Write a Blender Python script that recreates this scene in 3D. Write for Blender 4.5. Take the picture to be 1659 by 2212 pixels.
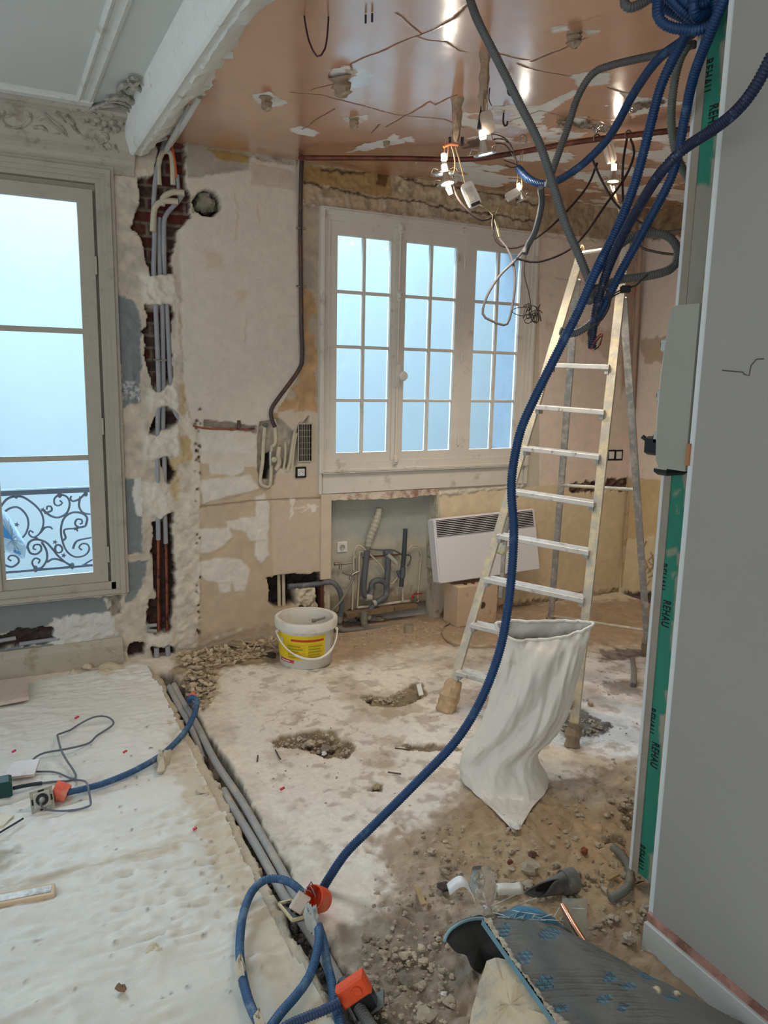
import bpy, math, random
import numpy as np
from mathutils import Vector, Matrix

for o in list(bpy.data.objects): bpy.data.objects.remove(o)
SC = bpy.context.scene; COL = SC.collection
PI = math.pi
# ------------------------------------------------------------------ camera
F_PX, YAW, PITCH, ROLL, CAMZ = 1673.4, math.radians(26.791), math.radians(9.920), math.radians(-1.187), 1.55
_f = np.array([math.sin(YAW)*math.cos(PITCH), math.cos(YAW)*math.cos(PITCH), -math.sin(PITCH)])
_r = np.array([math.cos(YAW), -math.sin(YAW), 0.0]); _d = np.cross(_f, _r)
R2 = math.cos(ROLL)*_r + math.sin(ROLL)*_d; D2 = -math.sin(ROLL)*_r + math.cos(ROLL)*_d
CP = np.array([0, 0, CAMZ])
cam = bpy.data.cameras.new('camera'); co = bpy.data.objects.new('camera', cam); COL.objects.link(co)
cam.sensor_fit = 'VERTICAL'; cam.sensor_height = 36; cam.lens = F_PX*36/2212; cam.clip_start = 0.02; cam.clip_end = 200
U2 = -D2
co.matrix_world = Matrix(((R2[0], U2[0], -_f[0], CP[0]), (R2[1], U2[1], -_f[1], CP[1]), (R2[2], U2[2], -_f[2], CP[2]), (0, 0, 0, 1)))
SC.camera = co
# ------------------------------------------------------------------ light
SC.view_settings.view_transform = 'Standard'; SC.view_settings.look = 'None'
SC.view_settings.gamma = 1.0; SC.view_settings.use_curve_mapping = False
SC.view_settings.exposure = 0.18
W = bpy.data.worlds.new('sky'); SC.world = W; W.use_nodes = True
bg = W.node_tree.nodes['Background']; bg.inputs[0].default_value = (0.80, 0.90, 1.0, 1); bg.inputs[1].default_value = 0.60
def area(name, loc, to, sx, sy, power, col):
    l = bpy.data.lights.new(name, 'AREA'); l.shape = 'RECTANGLE'; l.size = sx; l.size_y = sy; l.energy = power; l.color = col
    o = bpy.data.objects.new(name, l); COL.objects.link(o); o.location = loc
    o.rotation_euler = (Vector(to)-Vector(loc)).to_track_quat('-Z', 'Y').to_euler(); return o
area('courtyard_sky_gap', (1.2, 7.3, 4.75), (1.2, 2.6, 0.4), 8.0, 2.0, 1900, (0.60, 0.81, 1.0))
area('courtyard_skylight', (1.2, 6.0, 5.4), (1.3, 3.4, 0.4), 6.4, 2.4, 1100, (0.58, 0.80, 1.0))
area('rear_fill_light', (-2.3, -2.6, 1.9), (1.6, 3.4, 1.1), 2.4, 2.0, 44, (1.0, 0.95, 0.88))  # added fill lamp behind the camera, no window is built there
area('side_fill_light', (-3.2, 1.8, 1.9), (1.5, 2.4, 0.8), 2.4, 2.0, 8, (0.86, 0.93, 1.0))  # added fill lamp out of view on the left, no window behind it
SC.cycles.max_bounces = 8; SC.cycles.diffuse_bounces = 4; SC.cycles.transparent_max_bounces = 12
SC.cycles.sample_clamp_indirect = 4.0
SC.cycles.use_denoising = True

# ------------------------------------------------------------------ helpers: pixel rays onto real planes
def ray(x, y): return R2*((x-829.5)/F_PX) + D2*((y-1106)/F_PX) + _f
def onY(x, y, Y=4.2): r = ray(x, y); return CP + r*(Y/r[1])
def onX(x, y, X): r = ray(x, y); return CP + r*(X/r[0])
def onZ(x, y, Z=0.0): r = ray(x, y); return CP + r*((Z-CAMZ)/r[2])
def atD(x, y, d): return CP + ray(x, y)*d
def depth(p): return float(np.dot(np.array(p)-CP, _f))
def proj(p):
    v = np.array(p)-CP; z = v@_f; return (v@R2)/z*F_PX+829.5, (v@D2)/z*F_PX+1106
# ------------------------------------------------------------------ noise
_T = np.random.RandomState(7).rand(256, 256)
def vn(x, y):
    xi = np.floor(x).astype(int); yi = np.floor(y).astype(int); fx = x-xi; fy = y-yi
    fx = fx*fx*(3-2*fx); fy = fy*fy*(3-2*fy)
    a = _T[xi & 255, yi & 255]; b = _T[(xi+1) & 255, yi & 255]; c = _T[xi & 255, (yi+1) & 255]; d = _T[(xi+1) & 255, (yi+1) & 255]
    return (a*(1-fx)+b*fx)*(1-fy) + (c*(1-fx)+d*fx)*fy - 0.5
def fbm(x, y, o=4, s=0):
    t = 0; a = 1.0
    for i in range(o):
        t = t + a*vn(x+17.3*s+i*31.7, y+9.1*s+i*13.3); x = x*2.03; y = y*2.03; a *= .5
    return t
def lin(c):
    c = np.array(c, float)/255.0
    return np.where(c <= .04045, c/12.92, ((c+.055)/1.055)**2.4)
# ------------------------------------------------------------------ materials
MATS = {}
def mat(name, c, rough=.6, var=.12, scale=14, bump=.15, bscale=60, metal=0, dirt=None, dirt_amt=.45, dscale=9, spec=.4, emit=0, trans=0, coat=0):
    if name in MATS: return MATS[name]
    m = bpy.data.materials.new(name); m.use_nodes = True; nt = m.node_tree; N = nt.nodes; L = nt.links
    b = N['Principled BSDF']; c = lin(c)
    tc = N.new('ShaderNodeTexCoord')
    n1 = N.new('ShaderNodeTexNoise'); n1.inputs['Scale'].default_value = scale; n1.inputs['Detail'].default_value = 6; L.new(tc.outputs['Object'], n1.inputs['Vector'])
    rp = N.new('ShaderNodeValToRGB'); e = rp.color_ramp.elements
    e[0].position = .3; e[1].position = .7
    e[0].color = (*np.clip(c*(1-var), 0, 1), 1); e[1].color = (*np.clip(c*(1+var*.7), 0, 1), 1); L.new(n1.outputs[0], rp.inputs[0])
    out = rp.outputs[0]
    if dirt is not None:
        n2 = N.new('ShaderNodeTexNoise'); n2.inputs['Scale'].default_value = dscale; n2.inputs['Detail'].default_value = 9; n2.inputs['Roughness'].default_value = .7; L.new(tc.outputs['Object'], n2.inputs['Vector'])
        r2 = N.new('ShaderNodeValToRGB'); r2.color_ramp.elements[0].position = .62-.3*dirt_amt; r2.color_ramp.elements[1].position = .72-.2*dirt_amt; L.new(n2.outputs[0], r2.inputs[0])
        mx = N.new('ShaderNodeMixRGB'); L.new(r2.outputs[0], mx.inputs[0]); L.new(out, mx.inputs[1]); mx.inputs[2].default_value = (*lin(dirt), 1); out = mx.outputs[0]
    L.new(out, b.inputs['Base Color'])
    b.inputs['Roughness'].default_value = rough; b.inputs['Metallic'].default_value = metal; b.inputs['Specular IOR Level'].default_value = spec
    if coat: b.inputs['Coat Weight'].default_value = coat
    if trans: b.inputs['Transmission Weight'].default_value = trans
    if emit: b.inputs['Emission Color'].default_value = (*c, 1); b.inputs['Emission Strength'].default_value = emit
    if bump:
        n3 = N.new('ShaderNodeTexNoise'); n3.inputs['Scale'].default_value = bscale; n3.inputs['Detail'].default_value = 5; L.new(tc.outputs['Object'], n3.inputs['Vector'])
        bp = N.new('ShaderNodeBump'); bp.inputs['Strength'].default_value = bump; bp.inputs['Distance'].default_value = .01; L.new(n3.outputs[0], bp.inputs['Height']); L.new(bp.outputs[0], b.inputs['Normal'])
    MATS[name] = m; return m
def vmat(name, bump=.25, bscale=120, var=.14, vscale=45, spec=.35, coat=0):
    m = bpy.data.materials.new(name); m.use_nodes = True; nt = m.node_tree; N = nt.nodes; L = nt.links; b = N['Principled BSDF']
    a = N.new('ShaderNodeAttribute'); a.attribute_name = 'Col'
    tc = N.new('ShaderNodeTexCoord'); n = N.new('ShaderNodeTexNoise'); n.inputs['Scale'].default_value = vscale; n.inputs['Detail'].default_value = 8; n.inputs['Roughness'].default_value = .65; L.new(tc.outputs['Object'], n.inputs['Vector'])
    mr = N.new('ShaderNodeMapRange'); mr.inputs[1].default_value = .25; mr.inputs[2].default_value = .75; mr.inputs[3].default_value = 1-var; mr.inputs[4].default_value = 1+var*.7; L.new(n.outputs[0], mr.inputs[0])
    mx = N.new('ShaderNodeVectorMath'); mx.operation = 'SCALE'; L.new(a.outputs['Color'], mx.inputs[0]); L.new(mr.outputs[0], mx.inputs['Scale'])
    L.new(mx.outputs[0], b.inputs['Base Color']); L.new(a.outputs['Alpha'], b.inputs['Roughness']); b.inputs['Specular IOR Level'].default_value = spec
    if coat:
        b.inputs['Coat Weight'].default_value = coat; b.inputs['Coat IOR'].default_value = 2.5
        ml = N.new('ShaderNodeMapRange'); ml.inputs[1].default_value = .45; ml.inputs[2].default_value = .6; ml.inputs[3].default_value = coat; ml.inputs[4].default_value = 0; L.new(a.outputs['Alpha'], ml.inputs[0]); L.new(ml.outputs[0], b.inputs['Coat Weight']); L.new(a.outputs['Alpha'], b.inputs['Coat Roughness'])
    n3 = N.new('ShaderNodeTexNoise'); n3.inputs['Scale'].default_value = bscale; n3.inputs['Detail'].default_value = 6; L.new(tc.outputs['Object'], n3.inputs['Vector'])
    bp = N.new('ShaderNodeBump'); bp.inputs['Strength'].default_value = bump; bp.inputs['Distance'].default_value = .01; L.new(n3.outputs[0], bp.inputs['Height']); L.new(bp.outputs[0], b.inputs['Normal'])
    return m
def glassmat(name, tint=(1, 1, 1), refl=.06, rough=.02):
    m = bpy.data.materials.new(name); m.use_nodes = True; nt = m.node_tree; N = nt.nodes; L = nt.links
    N.remove(N['Principled BSDF']); o = N['Material Output']
    t = N.new('ShaderNodeBsdfTransparent'); t.inputs[0].default_value = (*tint, 1)
    g = N.new('ShaderNodeBsdfGlossy'); g.inputs['Roughness'].default_value = rough
    lw = N.new('ShaderNodeFresnel'); lw.inputs[0].default_value = 1.45
    mx = N.new('ShaderNodeMixShader'); L.new(lw.outputs[0], mx.inputs[0]); L.new(t.outputs[0], mx.inputs[1]); L.new(g.outputs[0], mx.inputs[2]); L.new(mx.outputs[0], o.inputs[0])
    return m
# ------------------------------------------------------------------ objects
def props(o, label=None, cat=None, group=None, kind=None):
    if label: o['label'] = label
    if cat: o['category'] = cat
    if group: o['group'] = group
    if kind: o['kind'] = kind
    return o
def thing(name, label, cat, loc=(0, 0, 0), group=None):
    o = bpy.data.objects.new(name, None); COL.objects.link(o); o.empty_display_size = .05; o.location = [float(v) for v in loc]
    o['_base'] = [float(v) for v in loc]
    return props(o, label, cat, group)
def catmull(pts, step):
    P = [np.array(p, float) for p in pts]
    if len(P) == 2: P = [P[0], (P[0]+P[1])/2, P[1]]
    P = [2*P[0]-P[1]] + P + [2*P[-1]-P[-2]]; out = []
    for i in range(1, len(P)-2):
        p0, p1, p2, p3 = P[i-1:i+3]; n = max(2, int(np.linalg.norm(p2-p1)/step))
        for k in range(n):
            t = k/n; out.append(.5*((2*p1)+(p2-p0)*t+(2*p0-5*p1+4*p2-p3)*t*t+(3*p1-p0-3*p2+p3)*t**3))
    out.append(P[-2]); return out
class MB:
    def __init__(s): s.v = []; s.f = []; s.c = None
    def add(s, v, f):
        n = len(s.v); s.v += [tuple(map(float, p)) for p in v]; s.f += [tuple(i+n for i in q) for q in f]; return s
    def box(s, x0, x1, y0, y1, z0, z1, b=0):
        if b:
            pts = []
            for z, i in ((z0, b), (z0+b, 0), (z1-b, 0), (z1, b)):
                for x, y in ((x0+i+b*(i == 0)*0, y0+i), (x1-i, y0+i), (x1-i, y1-i), (x0+i, y1-i)): pts.append((x, y, z))
            f = [(3, 2, 1, 0), (12, 13, 14, 15)]
            for k in range(3):
                for j in range(4): f.append((k*4+j, k*4+(j+1) % 4, k*4+4+(j+1) % 4, k*4+4+j))
            return s.add(pts, f)
        return s.add([(x0, y0, z0), (x1, y0, z0), (x1, y1, z0), (x0, y1, z0), (x0, y0, z1), (x1, y0, z1), (x1, y1, z1), (x0, y1, z1)],
                     [(3, 2, 1, 0), (4, 5, 6, 7), (0, 1, 5, 4), (1, 2, 6, 5), (2, 3, 7, 6), (3, 0, 4, 7)])
    def obox(s, c, ax, hs, b=.0):
        a = [np.array(k, float)/np.linalg.norm(k) for k in ax]; c = np.array(c, float); h = hs
        m = MB().box(-h[0], h[0], -h[1], h[1], -h[2], h[2], b)
        return s.add([c+a[0]*p[0]+a[1]*p[1]+a[2]*p[2] for p in m.v], m.f)
    def bar(s, p, q, w, t, up=(0, 0, 1), b=0):
        p = np.array(p, float); q = np.array(q, float); d = q-p; L = np.linalg.norm(d); d /= L
        u = np.array(up, float); x = np.cross(d, u); x /= np.linalg.norm(x); y = np.cross(x, d)
        return s.obox((p+q)/2, (x, y, d), (w/2, t/2, L/2), b)
    def tube(s, pts, r, n=10, step=.02, corr=0, cap=True, smooth=True, hollow=0, taper=None):
        P = catmull(pts, step) if smooth else [np.array(p, float) for p in pts]
        if corr:
            acc = [0]
            for i in range(1, len(P)): acc.append(acc[-1]+np.linalg.norm(P[i]-P[i-1]))
            acc = np.array(acc); ts = np.arange(0, acc[-1], corr/3.0); A = np.array(P); P = [np.array([np.interp(t, acc, A[:, k]) for k in range(3)]) for t in ts]
        P = [P[0]] + [P[i] for i in range(1, len(P)) if np.linalg.norm(P[i]-P[i-1]) > 1e-6]
        d = P[1]-P[0]; d /= np.linalg.norm(d)
        u = np.cross(d, (0, 0, 1)) if abs(d[2]) < .9 else np.cross(d, (1, 0, 0)); u /= np.linalg.norm(u)
        v = []; N = len(P)
        for i, p in enumerate(P):
            d = (P[min(i+1, N-1)]-P[max(i-1, 0)]); d = d/(np.linalg.norm(d)+1e-12)
            u = u-d*np.dot(u, d); u /= np.linalg.norm(u); w = np.cross(d, u)
            rr = r(i/(N-1)) if callable(r) else r
            if corr: rr *= (1.0, 1.0, .80)[i % 3]
            for k in range(n):
                a = 2*PI*k/n; v.append(p+rr*(math.cos(a)*u+math.sin(a)*w))
        f = [(i*n+k, i*n+(k+1) % n, i*n+n+(k+1) % n, i*n+n+k) for i in range(N-1) for k in range(n)]
        if cap: f += [tuple(range(n-1, -1, -1)), tuple(range((N-1)*n, N*n))]
        return s.add(v, f)
    def lathe(s, prof, c=(0, 0, 0), n=24, ax=None, jit=None, caps=(1, 1)):
        c = np.array(c, float)
        if ax is None: a = np.array([0, 0, 1.]); u = np.array([1., 0, 0]); w = np.array([0, 1., 0])
        else:
            a = np.array(ax, float); a /= np.linalg.norm(a); u = np.cross(a, (0, 0, 1)) if abs(a[2]) < .95 else np.cross(a, (1, 0, 0)); u /= np.linalg.norm(u); w = np.cross(a, u)
        v = []
        for j, (r, z) in enumerate(prof):
            for k in range(n):
                t = 2*PI*k/n; q = r*(1 if jit is None else jit(j, k)); v.append(c+a*z+q*(math.cos(t)*u+math.sin(t)*w))
        f = [(j*n+k, j*n+(k+1) % n, j*n+n+(k+1) % n, j*n+n+k) for j in range(len(prof)-1) for k in range(n)]
        if caps[0]: f.append(tuple(range(n-1, -1, -1)))
        if caps[1]: f.append(tuple(range((len(prof)-1)*n, len(prof)*n)))
        return s.add(v, f)
    def prism(s, pts, d):
        n = len(pts); d = np.array(d, float); P = [np.array(p, float) for p in pts]
        return s.add(P+[p+d for p in P], [tuple(range(n-1, -1, -1)), tuple(range(n, 2*n))]+[(i, (i+1) % n, n+(i+1) % n, n+i) for i in range(n)])
    def pillow(s, pts, nrm, th, back=0, rings=4, rough=0, seed=0):
        """a rounded lump with the given outline: bulges th along nrm, back the other way"""
        P = np.array([np.array(p, float) for p in pts]); n = len(P); c = P.mean(0); nr = np.array(nrm, float); nr /= np.linalg.norm(nr); rg = random.Random(seed)
        v = []; R = []
        for sgn, t in ((1, th), (-1, back)):
            for k in range(rings if sgn == 1 else (rings if back else 0)):
                q = 1-k/rings; hgt = t*math.sqrt(max(0, 1-q*q))*sgn
                if sgn == -1 and k == 0: continue
                R.append((sgn, len(v)))
                for p in P: v.append(c+(p-c)*q+nr*(hgt+(rg.uniform(-1, 1)*rough*t if k else 0)))
        f = []
        top = [r for g, r in R if g == 1]; bot = [top[0]]+[r for g, r in R if g == -1]
        for rs, fl in ((top, 0), (bot, 1)):
            for a, b in zip(rs, rs[1:]):
                for i in range(n):
                    q = (a+i, a+(i+1) % n, b+(i+1) % n, b+i); f.append(q[::-1] if fl else q)
            if len(rs) > 1 or fl == 0:
                ci = len(v); v.append(c+nr*(th if not fl else -back))
                for i in range(n):
                    q = (rs[-1]+i, rs[-1]+(i+1) % n, ci); f.append(q[::-1] if fl else q)
        return s.add(v, f)
    def rock(s, c, r, seed=0, flat=.7, n=10, jag=.35):
        rg = random.Random(seed); m = []; rows = 6
        ph = [rg.uniform(.7, 1.3) for _ in range(64)]
        sx, sy = rg.uniform(.75, 1.3), rg.uniform(.75, 1.3); rot = rg.uniform(0, 6.28)
        v = []
        for j in range(1, rows):
            for k in range(n):
                t = PI*j/rows; a = 2*PI*k/n
                q = r*(1+jag*(rg.random()-.5)*1.6)
                x, y, z = q*math.sin(t)*math.cos(a)*sx, q*math.sin(t)*math.sin(a)*sy, q*math.cos(t)*flat
                v.append((c[0]+x*math.cos(rot)-y*math.sin(rot), c[1]+x*math.sin(rot)+y*math.cos(rot), c[2]+z))
        f = [(j*n+k, j*n+n+k, j*n+n+(k+1) % n, j*n+(k+1) % n) for j in range(rows-2) for k in range(n)]
        f += [tuple(range(n)), tuple(range((rows-1)*n-1, (rows-2)*n-1, -1))]
        return s.add(v, f)
    def build(s, name, m, parent=None, smooth=False, angle=40):
        me = bpy.data.meshes.new(name); base = np.zeros(3)
        p = parent
        while p is not None:
            base = base+np.array(p.get('_base', (0, 0, 0))); p = p.parent
        own = np.zeros(3)
        V = np.array(s.v)
        if parent is None:
            lo, hi = V.min(0), V.max(0); own = np.array([(lo[0]+hi[0])/2, (lo[1]+hi[1])/2, lo[2]])
        me.from_pydata([tuple(q) for q in (V-base-own)], [], s.f); me.materials.append(m)
        o = bpy.data.objects.new(name, me); COL.objects.link(o); o.location = own
        if parent is None: o['_base'] = [float(q) for q in own]
        else: o.parent = parent
        if smooth:
            me.polygons.foreach_set('use_smooth', [True]*len(me.polygons))
            if angle < 180: me.set_sharp_from_angle(angle=math.radians(angle))
        me.update(); return o
def solo(name, mb, m, label, cat, group=None, smooth=True, angle=40, kind=None):
    return props(mb.build(name, m, None, smooth, angle), label, cat, group, kind)
def struct(name, mb, m, parent=None, smooth=False):
    o = mb.build(name, m, parent, smooth)
    if parent is None: o['kind'] = 'structure'
    return o
# ------------------------------------------------------------------ painted relief surface
class HF:
    def __init__(s, u0, u1, v0, v1, step, place, px, base, rough=.8):
        s.u = np.arange(u0, u1+step*.5, step); s.v = np.arange(v0, v1+step*.5, step); s.U, s.V = np.meshgrid(s.u, s.v); s.step = step
        s.place = place; s.px = px; s.h = np.zeros_like(s.U); s.c = np.empty(s.U.shape+(4,)); s.c[..., :3] = lin(base); s.c[..., 3] = rough
        s.keep = np.ones(s.U.shape, bool); s.k = 0
    def sub(s, lo, hi):
        i0, i1 = np.searchsorted(s.u, (lo[0], hi[0])); j0, j1 = np.searchsorted(s.v, (lo[1], hi[1]))
        return slice(max(0, j0-1), j1+1), slice(max(0, i0-1), i1+1)
    def uv(s, pts, raw): return np.array([p if raw else s.px(*p) for p in pts], float)
    def mask(s, pts, amp=.008, freq=30, soft=.006, raw=False):
        s.k += 1; P = s.uv(pts, raw); g = s.sub(P.min(0)-.06, P.max(0)+.06); X, Y = s.U[g], s.V[g]
        d2 = np.full(X.shape, 1e9); ins = np.zeros(X.shape, bool); n = len(P)
        for i in range(n):
            a, b = P[i], P[(i+1) % n]; e = b-a; t = np.clip(((X-a[0])*e[0]+(Y-a[1])*e[1])/(e@e+1e-12), 0, 1)
            d2 = np.minimum(d2, (X-a[0]-t*e[0])**2+(Y-a[1]-t*e[1])**2)
            c = ((a[1] > Y) != (b[1] > Y))
            if c.any(): ins ^= c & (X < (b[0]-a[0])*(Y-a[1])/(b[1]-a[1]+1e-12)+a[0])
        d = np.sqrt(d2)*np.where(ins, 1, -1)+amp*1.6*fbm(X*freq, Y*freq, 4, s.k)
        return g, np.clip(d/soft+.5, 0, 1)
    def paint(s, pts, c=None, dh=0, a=1.0, amp=.008, freq=30, soft=.006, rough=None, raw=False, tex=0, var=0, patchy=None):
        g, m = s.mask(pts, amp, freq, soft, raw)
        if patchy is not None: m = m*np.clip((fbm(s.U[g]*patchy[0], s.V[g]*patchy[0]*(patchy[2] if len(patchy) > 2 else 1), 5, s.k+40)-patchy[1])*(patchy[3] if len(patchy) > 3 else 14)+.5, 0, 1)
        mm = (m*a)[..., None]
        if c is not None:
            cc = lin(c)
            if var: cc = cc*(1+var*2*fbm(s.U[g]*22, s.V[g]*22, 4, s.k+3))[..., None]
            s.c[g][..., :3] = s.c[g][..., :3]*(1-mm)+cc*mm
        if rough is not None: s.c[g][..., 3] = s.c[g][..., 3]*(1-m)+rough*m
        if dh or tex: s.h[g] = s.h[g]+m*(dh+(tex*2*fbm(s.U[g]*40, s.V[g]*40, 4, s.k+5) if tex else 0))
        return g, m
    def level(s, pts, z, amp=.006, freq=30, soft=.006, raw=False):
        g, m = s.mask(pts, amp, freq, soft, raw); s.h[g] = s.h[g]*(1-m)+z*m
    def line(s, pts, w, c=None, dh=0, wob=.006, freq=25, raw=False, a=1, rough=None):
        s.k += 1; P = s.uv(pts, raw); g = s.sub(P.min(0)-.05, P.max(0)+.05); X, Y = s.U[g], s.V[g]
        X = X+wob*2*fbm(X*freq, Y*freq, 3, s.k); Y = Y+wob*2*fbm(Y*freq, X*freq, 3, s.k+9); d2 = np.full(X.shape, 1e9)
        for p, q in zip(P, P[1:]):
            e = q-p; t = np.clip(((X-p[0])*e[0]+(Y-p[1])*e[1])/(e@e+1e-12), 0, 1); d2 = np.minimum(d2, (X-p[0]-t*e[0])**2+(Y-p[1]-t*e[1])**2)
        m = np.clip(1.4-np.sqrt(d2)/w, 0, 1)*a
        if c is not None: s.c[g][..., :3] = s.c[g][..., :3]*(1-m[..., None])+lin(c)*m[..., None]
        if dh: s.h[g] = s.h[g]+m*dh
        if rough is not None: s.c[g][..., 3] = np.maximum(s.c[g][..., 3], rough*np.clip(m*3, 0, 1))
    def hole(s, u0, u1, v0, v1): s.keep &= ~((s.U > u0) & (s.U < u1) & (s.V > v0) & (s.V < v1))
    def build(s, name, m, flip=False, parent=None, kind='structure', smooth=True):
        ny, nx = s.U.shape; P = s.place(s.U, s.V, s.h).reshape(-1, 3)
        k = s.keep[:-1, :-1] & s.keep[1:, :-1] & s.keep[:-1, 1:] & s.keep[1:, 1:]
        j, i = np.nonzero(k); a = j*nx+i; q = np.stack([a, a+1, a+1+nx, a+nx], 1)
        if flip: q = q[:, ::-1]
        used = np.zeros(len(P), bool); used[q.ravel()] = True; idx = np.cumsum(used)-1; P = P[used]; q = idx[q]; C = s.c.reshape(-1, 4)[used]
        me = bpy.data.meshes.new(name); me.vertices.add(len(P)); me.vertices.foreach_set('co', P.astype(np.float32).ravel())
        me.loops.add(q.size); me.loops.foreach_set('vertex_index', q.astype(np.int32).ravel()); me.polygons.add(len(q))
        me.polygons.foreach_set('loop_start', np.arange(0, q.size, 4, dtype=np.int32)); me.polygons.foreach_set('use_smooth', np.full(len(q), smooth))
        me.update(calc_edges=True); at = me.color_attributes.new('Col', 'FLOAT_COLOR', 'POINT'); at.data.foreach_set('color', np.clip(C, 0, 1).astype(np.float32).ravel())
        me.materials.append(m); o = bpy.data.objects.new(name, me); COL.objects.link(o)
        if parent is not None: o.parent = parent
        if parent is not None and '_base' in parent: o.location = [-float(q) for q in parent['_base']]
        if parent is None and kind: o['kind'] = kind
        return o
rnd = random.Random(11)
# ================================================================== STRUCTURE
YF, XR, ZK, ZL = 4.2, 4.1, 2.69, 2.74           # facade, kitchen side wall, kitchen ceiling, left ceiling
M_plaster = vmat('plaster_wall', .2, 90, .09, 26)
M_floor = vmat('screed', .5, 120, .15, 40)
M_paper = vmat('felt_paper', .2, 200, .06, 50)
M_ceil = vmat('ceiling_paint', .05, 60, .05, 12, .5, 1.0)
# ---- facade wall
H = HF(-1.2, XR, -.06, 2.86, .007, lambda u, v, h: np.stack([u, YF-h, v], -1), lambda x, y: onY(x, y)[[0, 2]], (203, 192, 174))
U, V = H.U, H.V
H.h += .004*fbm(U*9, V*9, 4, 1)
H.c[..., :3] *= (1+.10*fbm(U*3, V*3, 4, 2))[..., None]
# crumbling strip between the french window and the chase
H.paint([(225, 340), (335, 330), (335, 560), (380, 620), (400, 870), (432, 1000), (432, 1420), (250, 1420), (238, 900)], (196, 185, 166), 0, tex=.0035, var=.16, amp=.012)
H.paint([(0, 345), (250, 365), (250, 395), (0, 385)], (186, 172, 150), 0, tex=.003, var=.22, soft=.02)
H.paint([(385, 640), (400, 870), (432, 960), (432, 1400), (385, 1400), (372, 1100), (380, 960), (372, 830), (380, 700)], (204, 194, 176), .006, tex=.004, var=.16)
for p in ([(385, 830), (412, 815), (415, 880), (388, 900)], [(380, 950), (425, 940), (420, 985), (385, 1010), (385, 1060), (375, 1090), (365, 1000)]):
    H.paint(p, (186, 156, 100), 0, a=.75, amp=.02, soft=.02)
# blue-grey paint panels
BG = (122, 128, 128)
for p in ([(254, 636), (298, 655), (306, 760), (302, 868), (268, 880), (262, 800), (253, 720)], [(265, 1035), (290, 1035), (298, 1100), (306, 1120), (308, 1195), (270, 1198)],
          [(270, 1212), (318, 1212), (306, 1270), (285, 1300), (272, 1300)]):
    H.paint(p, BG, -.004, amp=.012, rough=.5)
H.paint([(-300, 1325), (232, 1288), (240, 1318), (225, 1328), (118, 1345), (60, 1362), (-300, 1400)], BG, -.003, amp=.010, rough=.5)
H.paint([(-300, 1435), (0, 1400), (112, 1392), (116, 1404), (180, 1392), (190, 1385), (0, 1440), (-300, 1480)], BG, -.003, amp=.010, rough=.5)
H.paint([(112, 1335), (240, 1322), (250, 1372), (120, 1402), (105, 1370)], (205, 203, 196), .004, tex=.006, amp=.012)
H.paint([(235, 1290), (262, 1286), (262, 1325), (240, 1335)], (150, 140, 124), -.02, tex=.02, var=.5)
H.paint([(225, 1292), (243, 1292), (242, 1312), (232, 1318)], (215, 208, 196), .004)
H.paint([(290, 1035), (305, 1030), (308, 1120), (296, 1115), (285, 1070)], (214, 210, 202), .003)
for _ in range(30):
    q = rnd.uniform(268, 300), rnd.uniform(826, 866); H.paint([(q[0]-3, q[1]-3), (q[0]+3, q[1]-4), (q[0]+2, q[1]+5)], (200, 200, 198), 0, amp=.003, soft=.004, a=.8)
# low horizontal chase under the french window
H.paint([(-200, 1382), (0, 1375), (40, 1362), (112, 1355), (118, 1378), (128, 1382), (60, 1396), (0, 1402), (-200, 1425)], (70, 58, 52), -.05, tex=.012, var=.4, amp=.012)
# main smooth plaster panel, trowel marks
H.paint([(385, 380), (520, 365), (545, 335), (640, 350), (648, 900), (560, 1060), (430, 1090), (400, 870)], (212, 203, 186), .004, amp=.008, var=.03)
H.paint([(540, 350), (636, 372), (634, 412), (540, 400)], (200, 186, 166), .002, var=.05)
for x, y, r in ((460, 560, 20), (520, 640, 12)):
    H.paint([(x-r, y-r), (x+r, y-r*.8), (x+r*.9, y+r), (x-r*.8, y+r)], (204, 184, 156), 0, a=.6, soft=.02)
for a, b in (((512, 460), (508, 520)), ((553, 440), (560, 480)), ((505, 420), (515, 450)), ((530, 690), (529, 735))): H.line([a, b], .006, (196, 172, 148), .001, a=.6)
# top of the wall: gray and ochre remnants below the ceiling
H.paint([(402, 300), (480, 335), (540, 345), (538, 368), (405, 385)], (170, 162, 146), 0, var=.08)
H.paint([(448, 322), (540, 332), (536, 352), (478, 346)], (168, 138, 82), 0, var=.08)
H.paint([(402, 285), (455, 300), (520, 318), (640, 330), (640, 362), (560, 345), (500, 330), (402, 305)], (160, 140, 116), -.006, tex=.006, var=.25, a=.9)
H.paint([(500, 315), (640, 330), (640, 358), (585, 350), (540, 332)], (178, 170, 152), .008, tex=.008, var=.15)
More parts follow.
